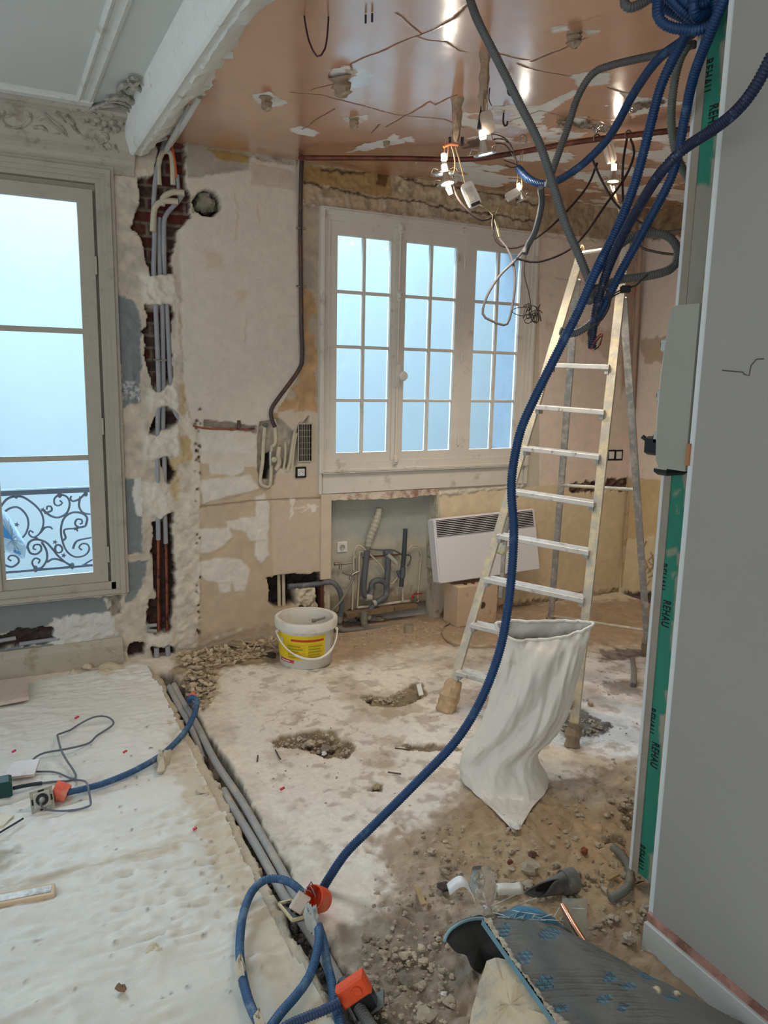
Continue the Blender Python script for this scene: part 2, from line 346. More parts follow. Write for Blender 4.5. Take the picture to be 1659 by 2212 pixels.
# ochre/brown courses above the kitchen window
H.paint([(652, 345), (800, 362), (1000, 392), (1180, 420), (1500, 460), (1500, 535), (1200, 515), (1000, 478), (800, 455), (690, 445), (655, 440)], (182, 160, 132), -.010, tex=.005, var=.25, amp=.015)
H.paint([(655, 355), (700, 360), (850, 375), (850, 425), (760, 410), (660, 390)], (168, 138, 92), -.004, var=.12)
H.paint([(820, 365), (842, 372), (836, 400), (815, 395)], (116, 82, 44), -.004, var=.1)
H.paint([(800, 372), (980, 380), (1180, 425), (1180, 455), (980, 430), (880, 425)], (196, 176, 148), .004, tex=.005, var=.22, patchy=(9, 0.0))
H.paint([(670, 425), (900, 430), (1170, 470), (1170, 500), (900, 462), (690, 442)], (192, 172, 148), .004, tex=.005, var=.2, patchy=(8, -.05))
for p in ([(660, 392), (720, 408), (800, 425), (850, 428), (905, 437), (1000, 455), (1170, 480)], [(860, 372), (900, 395), (980, 402), (1080, 420), (1170, 445)], [(700, 365), (760, 372), (830, 366), (900, 385)]):
    H.line(p, .006, (92, 72, 54), -.004, wob=.012)
# strip beside the black pipe
H.paint([(652, 440), (690, 450), (688, 1030), (655, 1035), (655, 830), (640, 880), (600, 920), (605, 880), (650, 800)], (176, 162, 140), -.003, var=.14)
H.paint([(656, 625), (684, 640), (684, 905), (640, 900), (602, 935), (590, 900), (648, 812)], (188, 150, 108), -.003, var=.2, amp=.02, a=.9, patchy=(12, -.15, 1, 5))
H.paint([(655, 560), (682, 565), (680, 625), (658, 620)], (168, 160, 142), 0, var=.1)
H.paint([(600, 890), (690, 885), (690, 1030), (640, 1030), (610, 960)], (200, 186, 166), .002, amp=.015)
# right of window
H.paint([(1165, 500), (1460, 535), (1460, 1040), (1165, 1055)], (232, 215, 199), .002, amp=.004, var=.04)
H.paint([(1165, 1050), (1460, 1028), (1460, 1330), (960, 1360), (950, 1062)], (224, 207, 174), 0, amp=.006, var=.05)
H.paint([(1230, 1045), (1360, 1032), (1360, 1062), (1300, 1060), (1235, 1068)], (104, 78, 66), -.02, tex=.02, var=.5, amp=.02)
H.paint([(950, 1062), (1135, 1046), (1135, 1052), (950, 1070)], (214, 206, 190), .006, tex=.008)
H.paint([(1180, 700), (1400, 715), (1400, 770), (1330, 790), (1250, 730)], (188, 164, 138), 0, a=.5, amp=.03, soft=.02)
H.paint([(1355, 520), (1376, 520), (1362, 800), (1340, 860), (1346, 700)], (160, 128, 104), 0, a=.7, amp=.01, soft=.02)
for p in ([(1165, 640), (1163, 700)], [(1200, 600), (1290, 615)]): H.line(p, .005, (160, 136, 118), a=.5)
# lower wall: darker beige base with white filler smears
H.paint([(432, 1000), (560, 1010), (600, 1050), (690, 1070), (708, 1075), (708, 1330), (430, 1400)], (192, 172, 146), -.001, amp=.004, var=.06)
H.paint([(585, 1025), (690, 1030), (700, 1240), (590, 1250), (588, 1110)], (202, 182, 160), 0, amp=.008)
WF = (214, 208, 195)
for p in ([(428, 940), (500, 935), (515, 952), (548, 955), (545, 980), (470, 978), (432, 975)], [(452, 1003), (528, 998), (526, 1020), (500, 1028), (455, 1025)],
          [(428, 1038), (540, 1026), (560, 1055), (545, 1062), (490, 1072), (440, 1088)], [(552, 1075), (572, 1066), (582, 1090), (580, 1200), (565, 1215), (550, 1200), (555, 1130)],
          [(486, 1125), (550, 1120), (552, 1160), (530, 1150), (492, 1140)], [(426, 1142), (495, 1140), (500, 1160), (470, 1190), (432, 1195)], [(520, 1120), (580, 1112), (580, 1165), (540, 1170)],
          [(428, 1215), (470, 1205), (520, 1210), (540, 1230), (530, 1275), (508, 1280), (500, 1255), (470, 1260), (426, 1248)], [(468, 1255), (500, 1255), (498, 1280), (474, 1280)],
          [(430, 1390), (530, 1355), (520, 1366), (432, 1398)]):
    H.paint(p, WF, .003, tex=.002, amp=.007, var=.05, soft=.009)
H.line([(432, 1094), (560, 1080), (700, 1075)], .005, (140, 118, 96), -.001, wob=.001)
H.paint([(628, 1078), (636, 1080), (634, 1110), (626, 1124)], (226, 216, 200), .002); H.paint([(665, 1090), (680, 1088), (682, 1104), (676, 1108)], (230, 222, 208), .003)
H.line([(636, 1097), (700, 1096)], .004, (222, 212, 196)); H.line([(650, 1106), (670, 1098)], .004, (222, 212, 196))
for k in range(34):                                     # nail-pitted edge left of the kitchen panel
    y = rnd.uniform(860, 1380); H.paint([(q := 425+rnd.uniform(-6, 6), y), (q+4, y+1), (q+5, y+6), (q-1, y+5)], (96, 76, 58), -.01, amp=.004)
# ---- chases cut into the wall
BK = (64, 46, 42)
def brickify(g, m):
    X, Z = U[g], V[g]; row = np.floor(Z/.062); xx = X/.19+(row % 2)*.5; fx = np.abs(xx-np.floor(xx)-.5); fz = np.abs(Z/.062-row-.5)
    mort = np.clip((np.maximum((fx-.455)*6, (fz-.39)*4)), 0, .1)*10
    idc = vn(np.floor(xx)*3.7+.3, row*5.1+.2)
    col = lin((104, 50, 42))*(1+1.0*idc)[..., None]; dark = np.clip(idc*5+.25, 0, 1)[..., None]; col = col*(1-dark)+lin((76, 62, 54))*dark
    col = col*(1-mort[..., None])+lin((132, 120, 106))*mort[..., None]; col = col*(1+.6*fbm(X*60, Z*60, 3, 4))[..., None]
    mm = m[..., None]; H.c[g][..., :3] = H.c[g][..., :3]*(1-mm)+col*mm; H.h[g] -= m*mort*.008
for p in ([(342, 285), (402, 290), (398, 395), (412, 420), (412, 470), (384, 498), (372, 560), (374, 592), (326, 592), (314, 548), (302, 500), (286, 492), (303, 440), (298, 386), (336, 376)],
          [(314, 660), (374, 656), (370, 735), (372, 830), (336, 846), (318, 800), (312, 765), (318, 742), (304, 716), (322, 702)]):
    g, m = H.paint(p, BK, -.055, tex=.006, amp=.010, soft=.004); brickify(g, m)
for p in ([(322, 935), (345, 878), (372, 880), (388, 905), (372, 922), (350, 925), (340, 942)], [(344, 988), (362, 988), (383, 1022), (366, 1046), (358, 1030)],
          [(328, 1128), (374, 1108), (372, 1200), (380, 1225), (368, 1372), (335, 1368), (318, 1345), (322, 1300), (336, 1290), (330, 1200)], [(328, 1398), (374, 1398), (378, 1450), (336, 1450)],
          [(278, 1392), (318, 1388), (310, 1412), (278, 1422)]):
    H.paint(p, BK, -.055, tex=.010, var=.4, amp=.010, soft=.004)
for p in ([(302, 590), (330, 586), (380, 592), (388, 650), (372, 660), (315, 664)], [(322, 840), (352, 832), (368, 822), (388, 850), (386, 892), (350, 876), (324, 892)],
          [(308, 936), (352, 930), (386, 918), (392, 985), (345, 992), (312, 990)], [(312, 1040), (366, 1044), (378, 1100), (365, 1112), (350, 1124), (322, 1112), (312, 1080)], [(318, 1372), (376, 1370), (376, 1396), (322, 1402)]):
    H.paint(p, (216, 208, 192), .016, tex=.005, amp=.010, var=.05, soft=.03)
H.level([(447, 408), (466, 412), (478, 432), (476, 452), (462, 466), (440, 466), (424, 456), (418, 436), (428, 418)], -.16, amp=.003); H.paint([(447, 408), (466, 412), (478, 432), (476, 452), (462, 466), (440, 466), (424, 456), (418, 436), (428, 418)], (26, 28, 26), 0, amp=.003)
H.paint([(410, 425), (424, 420), (430, 455), (416, 462)], (190, 180, 150), -.01)
# pipe recess
H.paint([(560, 912), (604, 905), (634, 935), (668, 900), (640, 1008), (600, 1014), (590, 1048), (562, 1050), (556, 1000)], (188, 178, 160), -.035, tex=.008, var=.1, amp=.004)
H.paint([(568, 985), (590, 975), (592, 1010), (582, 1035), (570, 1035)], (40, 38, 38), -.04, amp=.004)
H.paint([(440, 906), (556, 920), (556, 935), (440, 922)], (150, 138, 122), -.012, tex=.004, var=.15)
# the low hole with two conduits
g, m = H.paint([(578, 1250), (600, 1244), (640, 1242), (698, 1236), (698, 1318), (664, 1320), (640, 1306), (600, 1316), (580, 1300), (584, 1272)], (56, 46, 42), -.11, tex=.012, var=.4, amp=.008)
H.paint([(642, 1272), (682, 1268), (690, 1316), (642, 1310)], (206, 192, 166), .10, tex=.01, amp=.006)
# dirt along the foot
H.paint([(-300, 1475), (0, 1462), (250, 1425), (250, 1440), (0, 1485), (-300, 1500)], (150, 138, 118), 0, soft=.02, amp=.01)
H.paint([(430, 1375), (700, 1335), (700, 1365), (430, 1405)], (158, 136, 112), 0, soft=.04, amp=.03, a=.7)
H.paint([(950, 1322), (1340, 1272), (1340, 1300), (950, 1352)], (150, 124, 96), -.006, tex=.014, soft=.03, amp=.02, a=.8)
# openings
WX0, WX1, WZ0, WZ1 = 1.715, 3.135, 1.02, 2.43
H.hole(WX0, WX1, WZ0, WZ1); H.hole(-.60, .535, .40, 2.455)
NX0, NX1, NZ1 = 1.765, 2.495, .845
H.hole(NX0, NX1, -.1, NZ1)
wall = H.build('wall_back', M_plaster)
props(wall, 'cream plastered facade wall with pipe chases and white filler smears', 'wall')
# niche under the kitchen window
H = HF(NX0-.02, NX1+.02, -.06, NZ1+.02, .007, lambda u, v, h: np.stack([u, YF+.09-h, v], -1), lambda x, y: onY(x, y, YF+.09)[[0, 2]], (188, 184, 166))
H.h += .003*fbm(H.U*9, H.V*9, 4, 1)
H.paint([(700, 1070), (950, 1070), (950, 1160), (700, 1165)], (168, 172, 164), 0, soft=.05, amp=.03)
H.paint([(700, 1290), (950, 1270), (950, 1370), (700, 1380)], (150, 138, 116), 0, soft=.06, amp=.04)
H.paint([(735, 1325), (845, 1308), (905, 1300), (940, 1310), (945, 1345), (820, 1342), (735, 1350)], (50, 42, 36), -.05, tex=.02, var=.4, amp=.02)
niche = H.build('niche_back', M_plaster, parent=wall)
m = MB(); m.box(NX0-.012, NX0, YF-.001, YF+.10, -.02, NZ1); m.box(NX1, NX1+.012, YF+.001, YF+.10, -.02, NZ1); m.box(NX0, NX1, YF+.001, YF+.10, NZ1, NZ1+.012)
m.build('niche_reveal', mat('niche_paint', (190, 184, 166), .8, dirt=(150, 138, 116)), wall)
m = MB(); P = []
for k in range(40):
    x = NX0+(NX1-NX0)*k/39; P.append((x, YF-.012, NZ1-.022-.008*rnd.random()-(.008 if .25 < k/39 < .8 else 0)))
m.prism(P+[(NX1, YF-.012, NZ1+.012), (NX0, YF-.012, NZ1+.012)], (0, .10, 0)); m.build('niche_lintel', mat('lintel_wood', (216, 202, 184), .8, dirt=(150, 116, 96), bump=.5), wall)
m = MB().box(1.70, 1.765, YF-.010, YF+.01, .34, .86, .002); m.build('niche_post', mat('post_paint', (208, 188, 166), .7, .05), wall)
# outer skins so the building has thickness
m = MB()
for b in ((-1.2, -.60, 4.32, 4.5, -.1, 3), (.535, 1.715, 4.36, 4.5, -.1, 3), (3.135, 4.3, 4.32, 4.5, -.1, 3), (-.6, .535, 4.32, 4.5, 2.455, 3), (1.715, 3.135, 4.32, 4.5, 2.43, 3), (1.715, 3.135, 4.32, 4.5, -.1, 1.02), (-.6, .535, 4.32, 4.5, -.1, .40)): m.box(*b)
for b in ((-.62, -.6, 4.19, 4.33, .4, 2.455), (.535, .55, 4.19, 4.37, .4, 2.455), (-.6, .535, 4.21, 4.33, 2.455, 2.48), (-.6, .535, 4.21, 4.33, .38, .40),
          (1.70, 1.715, 4.21, 4.37, 1.02, 2.43), (3.135, 3.15, 4.21, 4.33, 1.02, 2.43), (1.715, 3.135, 4.21, 4.33, 2.43, 2.45), (1.715, 3.135, 4.21, 4.33, 1.0, 1.02)): m.box(*b)
m.build('outer_masonry', mat('masonry', (150, 140, 128), .9), wall)
MB().box(3.120, 3.134, 4.262, 4.52, .98, 2.44).build('outer_reveal_shaded', mat('outer_reveal_shaded', (92, 104, 112), .9, .08), wall)  # blue-grey shade of the reveal put into its colour, darker than the masonry
# ---- kitchen side wall
H = HF(1.55, YF+.05, -.06, 2.75, .01, lambda u, v, h: np.stack([XR-h, u, v], -1), lambda x, y: onX(x, y, XR)[[1, 2]], (232, 216, 200))
H.h += .003*fbm(H.U*8, H.V*8, 4, 3)
H.paint([(1300, 1030), (1500, 1040), (1500, 1400), (1300, 1400)], (208, 184, 140), 0, amp=.004, var=.05)
H.paint([(1300, 1170), (1500, 1150), (1500, 1400), (1300, 1400)], (222, 206, 170), .002, amp=.02, var=.06)
H.paint([(1300, 420), (1500, 440), (1500, 505), (1380, 520), (1300, 515)], (150, 124, 92), -.008, tex=.01, var=.3, amp=.02)
H.paint([(1385, 735), (1440, 725), (1440, 780), (1390, 790)], (184, 160, 132), 0, a=.8, amp=.02)
for k in range(14):
    x, y = rnd.uniform(1385, 1430), rnd.uniform(1170, 1270); H.line([(x, y), (x+rnd.uniform(-14, 14), y+rnd.uniform(5, 18)), (x+rnd.uniform(-16, 16), y+rnd.uniform(18, 34))], .007, (150, 128, 96), -.001)
H.paint([(1340, 1275), (1440, 1285), (1440, 1320), (1340, 1310)], (96, 76, 62), -.02, tex=.02, amp=.02)
wk = H.build('wall_kitchen', M_plaster, flip=True); props(wk, 'cream kitchen side wall with ochre lower band behind the ladder', 'wall')
# ---- floor
H = HF(-1.3, XR, .2, YF+.10, .0085, lambda u, v, h: np.stack([u, v, h], -1), lambda x, y: onZ(x, y)[:2], (222, 211, 194), .9)
U, V = H.U, H.V
H.h += .006*fbm(U*3, V*3, 4, 1)+.0035*fbm(U*14, V*14, 4, 2); H.c[..., :3] *= (1+.30*fbm(U*4, V*4, 5, 3)+.22*fbm(U*22, V*22, 4, 5))[..., None]
H.paint([(470, 1440), (760, 1440), (1000, 1450), (1040, 1560), (1020, 1680), (800, 1900), (660, 1870), (520, 1620)], (234, 228, 216), .003, amp=.05, soft=.05, a=.75, tex=.002)
H.paint([(640, 1330), (1450, 1290), (1450, 1390), (1200, 1400), (900, 1395), (720, 1440), (560, 1430)], (168, 140, 112), 0, amp=.06, soft=.10, a=.8, var=.1)
H.paint([(1050, 1440), (1400, 1400), (1400, 1660), (1180, 1600), (960, 1540)], (232, 230, 228), 0, amp=.06, soft=.10, a=.75)
H.paint([(800, 1810), (1000, 1740), (1380, 1640), (1420, 1900), (1420, 2300), (760, 2300), (820, 2050), (840, 1900)], (160, 138, 112), -.004, amp=.06, soft=.06, a=.8, tex=.008, var=.18)
H.paint([(1000, 1700), (1400, 1740), (1420, 2060), (1050, 1930), (960, 1850)], (176, 148, 108), 0, amp=.05, soft=.10, a=.6)
H.paint([(720, 2010), (880, 1960), (1040, 2000), (1000, 2300), (760, 2300)], (132, 116, 98), 0, amp=.06, soft=.06, a=.7, tex=.008, var=.2)
H.paint([(900, 1740), (1300, 1580), (1400, 1680), (1350, 1850), (1000, 1900)], (150, 122, 96), .001, amp=.03, a=.45, patchy=(14, .12))
H.paint([(820, 1500), (1050, 1560), (1000, 1700), (820, 1680)], (186, 166, 142), -.002, amp=.03, a=.6, patchy=(8, .1), soft=.03)
H.paint([(1180, 1990), (1400, 1960), (1440, 2060), (1760, 2320), (1160, 2320)], (150, 128, 102), -.003, amp=.03, soft=.05, tex=.006, var=.2)
H.paint([(480, 1450), (1400, 1390), (1400, 1700), (1000, 1720), (700, 1880)], (172, 148, 122), 0, a=.5, amp=.05, soft=.05, patchy=(6, .2, 1, 3))
H.paint([(500, 1450), (1400, 1390), (1400, 1700), (1000, 1760), (700, 1880)], (150, 130, 110), -.001, a=.5, amp=.05, soft=.05, patchy=(20, .26, 1, 4))
# spalled hollows
for p, dz in (([(583, 1602), (612, 1585), (690, 1574), (722, 1578), (735, 1600), (770, 1608), (752, 1640), (700, 1634), (648, 1618), (600, 1612)], -.016), ([(772, 1505), (800, 1500), (836, 1506), (886, 1480), (905, 1470), (930, 1500), (860, 1530), (800, 1524)], -.014),
              ([(850, 1612), (940, 1606), (1000, 1614), (1000, 1624), (880, 1620)], -.012), ([(1345, 1735), (1380, 1728), (1385, 1800), (1350, 1790)], -.035), ([(1310, 1810), (1345, 1800), (1350, 1820), (1318, 1826)], -.02), ([(812, 1694), (828, 1696), (826, 1712), (800, 1708)], -.012)):
    H.paint(p, (140, 124, 100), dz, tex=.010, var=.35, amp=.016)
for p in ([(655, 1604), (690, 1612), (735, 1606), (720, 1622), (690, 1622)], [(784, 1508), (805, 1508), (800, 1520)]): H.paint(p, (56, 48, 40), -.012, amp=.006)
for p in ([(640, 1560), (700, 1540), (790, 1590), (840, 1600)], [(600, 1850), (640, 1820), (700, 1830)], [(560, 1580), (640, 1500)], [(1180, 1540), (1270, 1600), (1350, 1610)]): H.line(p, .006, (176, 158, 132), -.003, wob=.03, a=.6)
# earth along the walls, rough dark spots
H.paint([(380, 1400), (470, 1380), (600, 1370), (600, 1430), (470, 1450), (470, 1500), (440, 1520), (400, 1490), (372, 1450)], (168, 146, 118), .006, tex=.006, var=.2, amp=.03, soft=.04)
H.paint([(395, 1470), (440, 1450), (460, 1480), (440, 1530), (420, 1520)], (128, 112, 92), 0, tex=.014, var=.4, amp=.02, soft=.02)
H.paint([(1210, 1545), (1250, 1530), (1320, 1560), (1310, 1590), (1220, 1595)], (120, 112, 106), -.004, tex=.008, var=.4, amp=.03)
H.paint([(1290, 1405), (1400, 1400), (1400, 1420), (1300, 1428)], (130, 120, 112), 0, tex=.006, var=.4, amp=.03, soft=.03)
H.paint([(1300, 1470), (1380, 1470), (1390, 1500), (1310, 1500)], (130, 116, 98), 0, tex=.006, amp=.03, a=.6)
# left room lip under the paper
H.paint([(318, 1440), (350, 1460), (420, 1560), (470, 1650), (510, 1740), (560, 1850), (640, 1990), (720, 2140), (790, 2290), (560, 2290), (440, 1950), (380, 1700), (300, 1500)], (200, 186, 162), 0, amp=.012, tex=.003)
# trench
TR = [(346, 1448), (375, 1452), (400, 1490), (420, 1530), (445, 1585), (480, 1625), (505, 1660), (530, 1715), (565, 1780), (590, 1825), (622, 1872), (648, 1915), (700, 2020), (732, 2085), (780, 2140), (840, 2210), (900, 2300), (790, 2300),
      (712, 2150), (682, 2080), (645, 2025), (600, 1940), (565, 1875), (535, 1815), (505, 1760), (480, 1700), (450, 1650), (415, 1590), (366, 1500)]
H.paint(TR, (112, 104, 94), -.055, tex=.016, var=.45, amp=.010, soft=.012)
floor = H.build('floor', M_floor); props(floor, 'dusty bare screed kitchen floor with a trench', 'floor')
# ---- kitchen ceiling
H = HF(.78, XR+.02, 1.2, YF+.02, .0048, lambda u, v, h: np.stack([u, v, ZK-h], -1), lambda x, y: onZ(x, y, ZK)[:2], (206, 153, 119), .20)
U, V = H.U, H.V
H.h += .006*fbm(U*1.6, V*1.6, 3, 1)+.0008*fbm(U*9, V*9, 3, 5); H.c[..., :3] *= (1+.10*fbm(U*2.2, V*2.2, 4, 3))[..., None]
H.c[..., 3] += .07*fbm(U*6, V*6, 4, 8)
WP = (234, 232, 226)
def peel(p, **k): H.paint(p, WP, -.002, rough=.8, amp=k.pop('amp', .018), var=.05, **k)
peel([(780, 312), (830, 300), (850, 290), (870, 308), (830, 318), (752, 328)]); peel([(866, 298), (890, 295), (892, 306), (858, 304)]); peel([(620, 280), (650, 272), (692, 286), (675, 294), (640, 290)], amp=.01)
peel([(545, 206), (580, 199), (622, 224), (590, 232), (560, 225)], amp=.01); peel([(715, 150), (760, 142), (770, 165), (742, 180), (712, 165)], amp=.012); peel([(742, 255), (792, 248), (790, 258), (760, 268)], amp=.012)
peel([(1186, 58), (1225, 52), (1232, 66), (1190, 70)], amp=.008); peel([(1262, 66), (1298, 66), (1270, 76)], amp=.006); peel([(1232, 165), (1270, 155), (1322, 158), (1318, 182), (1250, 186)], amp=.012)
peel([(965, 262), (1010, 240), (1120, 225), (1190, 232), (1160, 270), (1220, 262), (1300, 235), (1335, 208), (1420, 205), (1520, 180), (1530, 215), (1420, 235), (1330, 268), (1240, 300), (1140, 312), (1010, 300)], patchy=(5, .0), soft=.01)
peel([(1150, 235), (1240, 195), (1248, 202), (1180, 244)], amp=.008); peel([(1340, 200), (1400, 215), (1398, 228), (1360, 220)], amp=.01)
peel([(900, 350), (1000, 340), (1190, 325), (1330, 300), (1530, 280), (1530, 470), (1380, 462), (1180, 425), (1000, 395), (900, 380)], patchy=(4.5, .03, 1.8), soft=.01)
H.paint([(965, 300), (1040, 298), (1046, 318), (1000, 324)], (60, 54, 48), 0, a=.85, patchy=(7, -.05), soft=.04, rough=.8)
for p in ([(1175, 70), (1300, 30)], [(1010, 115), (920, 60)]): H.line(p, .006, (170, 120, 94), a=.4)
H.paint([(745, 152), (790, 148), (806, 165), (795, 185), (765, 190), (742, 178)], (200, 184, 168), 0, amp=.006); H.paint([(752, 158), (785, 154), (798, 166), (788, 180), (765, 184), (748, 174)], (214, 196, 178), 0, amp=.006)
CK = (78, 48, 38)
for p in ([(672, 197), (682, 192), (722, 181)], [(764, 152), (765, 140), (800, 118), (850, 100), (880, 88), (908, 78), (945, 60), (975, 40), (1005, 10)], [(908, 78), (930, 84), (965, 86), (995, 108), (1006, 110)], [(858, 33), (880, 50), (912, 74)],
          [(992, 204), (940, 228), (930, 220), (880, 248), (838, 272)], [(800, 286), (820, 268)], [(650, 280), (690, 252), (720, 234)], [(630, 200), (700, 206), (760, 222), (860, 248), (960, 258), (1000, 275)], [(1080, 116), (1110, 124), (1142, 130)],
          [(1120, 138), (1160, 150), (1230, 166)], [(1310, 188), (1345, 200), (1362, 202)], [(1145, 132), (1260, 82)], [(1100, 262), (1160, 240), (1250, 255), (1330, 262)]):
    H.line(p, .0040, CK, .0012, wob=.010, freq=7, a=.9, rough=.8)
H.paint([(1345, 226), (1420, 212), (1440, 222), (1360, 240)], (120, 104, 84), .01, tex=.01, amp=.01)
for p in ([(1230, 262), (1300, 280), (1330, 272), (1270, 258)],): H.paint(p, (108, 92, 76), .012, tex=.012, amp=.012)
ceil = H.build('ceiling', M_ceil, flip=True); props(ceil, 'glossy salmon painted kitchen ceiling with peeling white patches and cracks', 'ceiling')
m = MB().box(.95, XR+.2, 1.2, YF+.3, ZK+.03, ZK+.2); m.build('slab', mat('masonry', (150, 140, 128)), ceil)
# ---- left room ceiling
m = MB().box(-2.2, .80, -1.2, YF+.3, ZL, ZL+.2)
cl = struct('ceiling_left', m, mat('white_ceiling', (200, 202, 195), .8, .03, 3, .05)); props(cl, 'pale grey white ceiling of the left room', 'ceiling')
def extr_y(m, prof, y0, y1, n=1): m.prism([(x, y0, z) for x, z in prof], (0, y1-y0, 0))
pX = lambda px, py: onZ(px, py, ZL)
M_mould = mat('white_moulding', (208, 208, 200), .7, .05, dirt=(176, 172, 158), dirt_amt=.2)
a = onZ(163, 210, ZL); b = onZ(197, 224, ZL); yc = a[1]
m = MB(); x0, x1 = a[0], b[0]
extr_y(m, [(x0, ZL+.01), (x0, ZL-.012), (x0+.010, ZL-.022), (x0+.020, ZL-.016), (x0+.026, ZL-.008), (x1-.03, ZL-.010), (x1-.015, ZL-.02), (x1, ZL-.012), (x1, ZL+.01)], -1.2, yc)
struct('trim_1', m, M_mould)
m = MB(); y1 = yc+.0
m.prism([(-2.2, y1-.03, ZL+.01), (-2.2, y1-.03, ZL-.014), (-2.2, y1-.018, ZL-.022), (-2.2, y1-.008, ZL-.012), (-2.2, y1+.06, ZL-.016), (-2.2, y1+.07, ZL+.01)], (x1+2.2, 0, 0))
struct('trim_2', m, M_mould)
# cornice with cove
m = MB(); zc0, zc1 = onY(0, 300, YF-.03)[2], onY(0, 350, YF)[2]
prof = [(yc+.05, ZL+.01), (yc+.05, ZL-.02)]
for k in range(9):
    t = k/8*PI/2; prof.append((yc+.07+(YF-.05-yc-.07)*math.sin(t), zc0+.02+(ZL-.03-zc0-.02)*math.cos(t)))
prof += [(YF-.055, zc0-.005), (YF-.035, zc0-.02), (YF-.03, zc0-.04), (YF-.012, zc0-.055), (YF-.012, zc1+.01), (YF+.02, zc1), (YF+.02, ZL+.01)]
m.prism([(-2.2, y, z) for y, z in prof], (2.2+.695, 0, 0))
corn = struct('cornice', m, mat('cornice_paint', (176, 169, 156), .75, .06, dirt=(140, 130, 114), dirt_amt=.3)); props(corn, 'white cornice with carved scrolls above the french window', 'cornice')
# carved rocaille: berries, leaves and scrolls in relief on the cove
M_carve = mat('carved_plaster', (168, 162, 148), .8, .1, dirt=(116, 110, 98), dirt_amt=.5, dscale=30)
def cove(px, py, lift=.0):
    r = ray(px, py); c = np.array([0, yc+.02, zc0-.02])
    best = None
    for t in np.linspace(3, 6, 400):
        p = CP+r*t
        d = p[1]-(YF-.05), p[2]-(ZL-.02)
        if p[2] > ZL-.015-lift or p[1] > YF-.04-lift or ((p[1]-(yc+.07))/(YF-.05-yc-.07))**2+((p[2]-zc0-.02)/(ZL-.03-zc0-.02))**2 > 1 and p[1] > yc+.07: return p
    return p
def leafcurve(m, pts, r0, r1): m.tube([cove(*p, .004) for p in pts], lambda t: r0+(r1-r0)*t, 7, .012)
def Z6(p): return [(x*400/1659, 130+y*400/1659) for x, y in p]
m = MB()
for p, a_, b_ in (([(30, 440), (10, 520), (60, 590), (180, 600), (270, 540), (270, 460)], .012, .008), ([(20, 470), (60, 500), (120, 480)], .016, .006), ([(350, 520), (400, 500), (460, 560), (560, 640), (600, 680)], .014, .006), ([(300, 600), (380, 600), (440, 650), (540, 660)], .012, .006),
                ([(400, 460), (470, 520), (560, 600), (610, 690)], .010, .006), ([(480, 450), (540, 500), (600, 560)], .014, .006), ([(580, 480), (640, 540), (680, 620), (760, 690)], .018, .008), ([(620, 440), (720, 440), (800, 470), (860, 470)], .014, .010),
                ([(800, 450), (900, 410), (1000, 400), (1100, 420), (1180, 470), (1240, 540), (1250, 620), (1190, 680)], .012, .007), ([(860, 440), (980, 370), (1090, 380), (1180, 430), (1250, 500), (1270, 590)], .009, .006), ([(950, 350), (1050, 340), (1150, 370), (1230, 420)], .010, .006),
                ([(1060, 290), (1070, 250), (1130, 210), (1200, 220), (1240, 200), (1220, 165), (1160, 160), (1150, 185)], .012, .007), ([(1080, 300), (1150, 350), (1230, 380), (1290, 450), (1320, 520)], .014, .008), ([(1150, 280), (1210, 240), (1270, 270), (1310, 330), (1330, 420)], .014, .007),
                ([(1290, 210), (1340, 250), (1370, 310), (1390, 370)], .010, .006), ([(1320, 190), (1350, 170), (1390, 190), (1400, 240), (1380, 290)], .009, .006), ([(1390, 180), (1430, 200), (1450, 230)], .008, .004), ([(1130, 640), (1190, 590), (1180, 520)], .012, .008),
                ([(830, 700), (880, 740), (950, 720), (960, 670), (900, 640)], .014, .008), ([(900, 760), (950, 810), (990, 790), (970, 740)], .012, .006), ([(1020, 760), (1050, 830), (1100, 820), (1110, 760)], .012, .006), ([(1140, 690), (1190, 720), (1170, 790)], .010, .006)):
    leafcurve(m, Z6(p), a_, b_)
m.build('scrollwork', M_carve, corn, True)
for x, y, r in ((930, 560, 38), (1010, 545, 40), (870, 530, 30), (960, 610, 36), (1040, 610, 38), (900, 600, 28), (1080, 560, 30), (840, 560, 26), (780, 530, 24), (990, 490, 28), (900, 480, 26)):
    q = Z6([(x, y)])[0]; m = MB(); m.lathe([(.001, -.020*r/36), (.016*r/36, -.012), (.022*r/36, 0), (.016*r/36, .014), (.001, .020*r/36)], cove(*q, .01), 12); m.build('berry', M_carve, corn, True, 180)
# ---- beam stub of the removed partition
M_beam = mat('broken_plaster', (226, 227, 221), .85, .04, 8, dirt=(188, 178, 160), dirt_amt=.12, bump=.35)
prof = [(.632, ZL+.01), (.634, ZL-.012), (.640, ZL-.020), (.644, ZL-.060), (.650, ZL-.085), (.656, ZL-.100), (.664, ZL-.118), (.672, ZL-.150), (.684, ZL-.156), (.70, ZL-.146), (.712, ZL-.143), (.722, ZL-.146), (.745, ZL-.135), (.77, ZL-.12), (.80, ZL-.085), (.83, ZL-.06), (.855, ZL-.04), (.865, ZL+.03)]
ys = np.arange(-1.2, 4.19, .02); v = []; n = len(prof)
for j, y in enumerate(ys):
    for k, (x, z) in enumerate(prof):
        w = max(0, (k-10))/7
        v.append((x+w*.055*(vn(np.array(y*7.), np.array(k*.9+3))+.6*vn(np.array(y*31.), np.array(k*2.+9))), y, z+w*.05*vn(np.array(y*19.), np.array(k*3.3))-(.0 if k < 11 else .012*abs(vn(np.array(y*40.), np.array(k*1.3))))))
f = [(j*n+k, j*n+n+k, j*n+n+k+1, j*n+k+1) for j in range(len(ys)-1) for k in range(n-1)]+[tuple(range(n)), tuple(range(len(v)-1, len(v)-n-1, -1))]
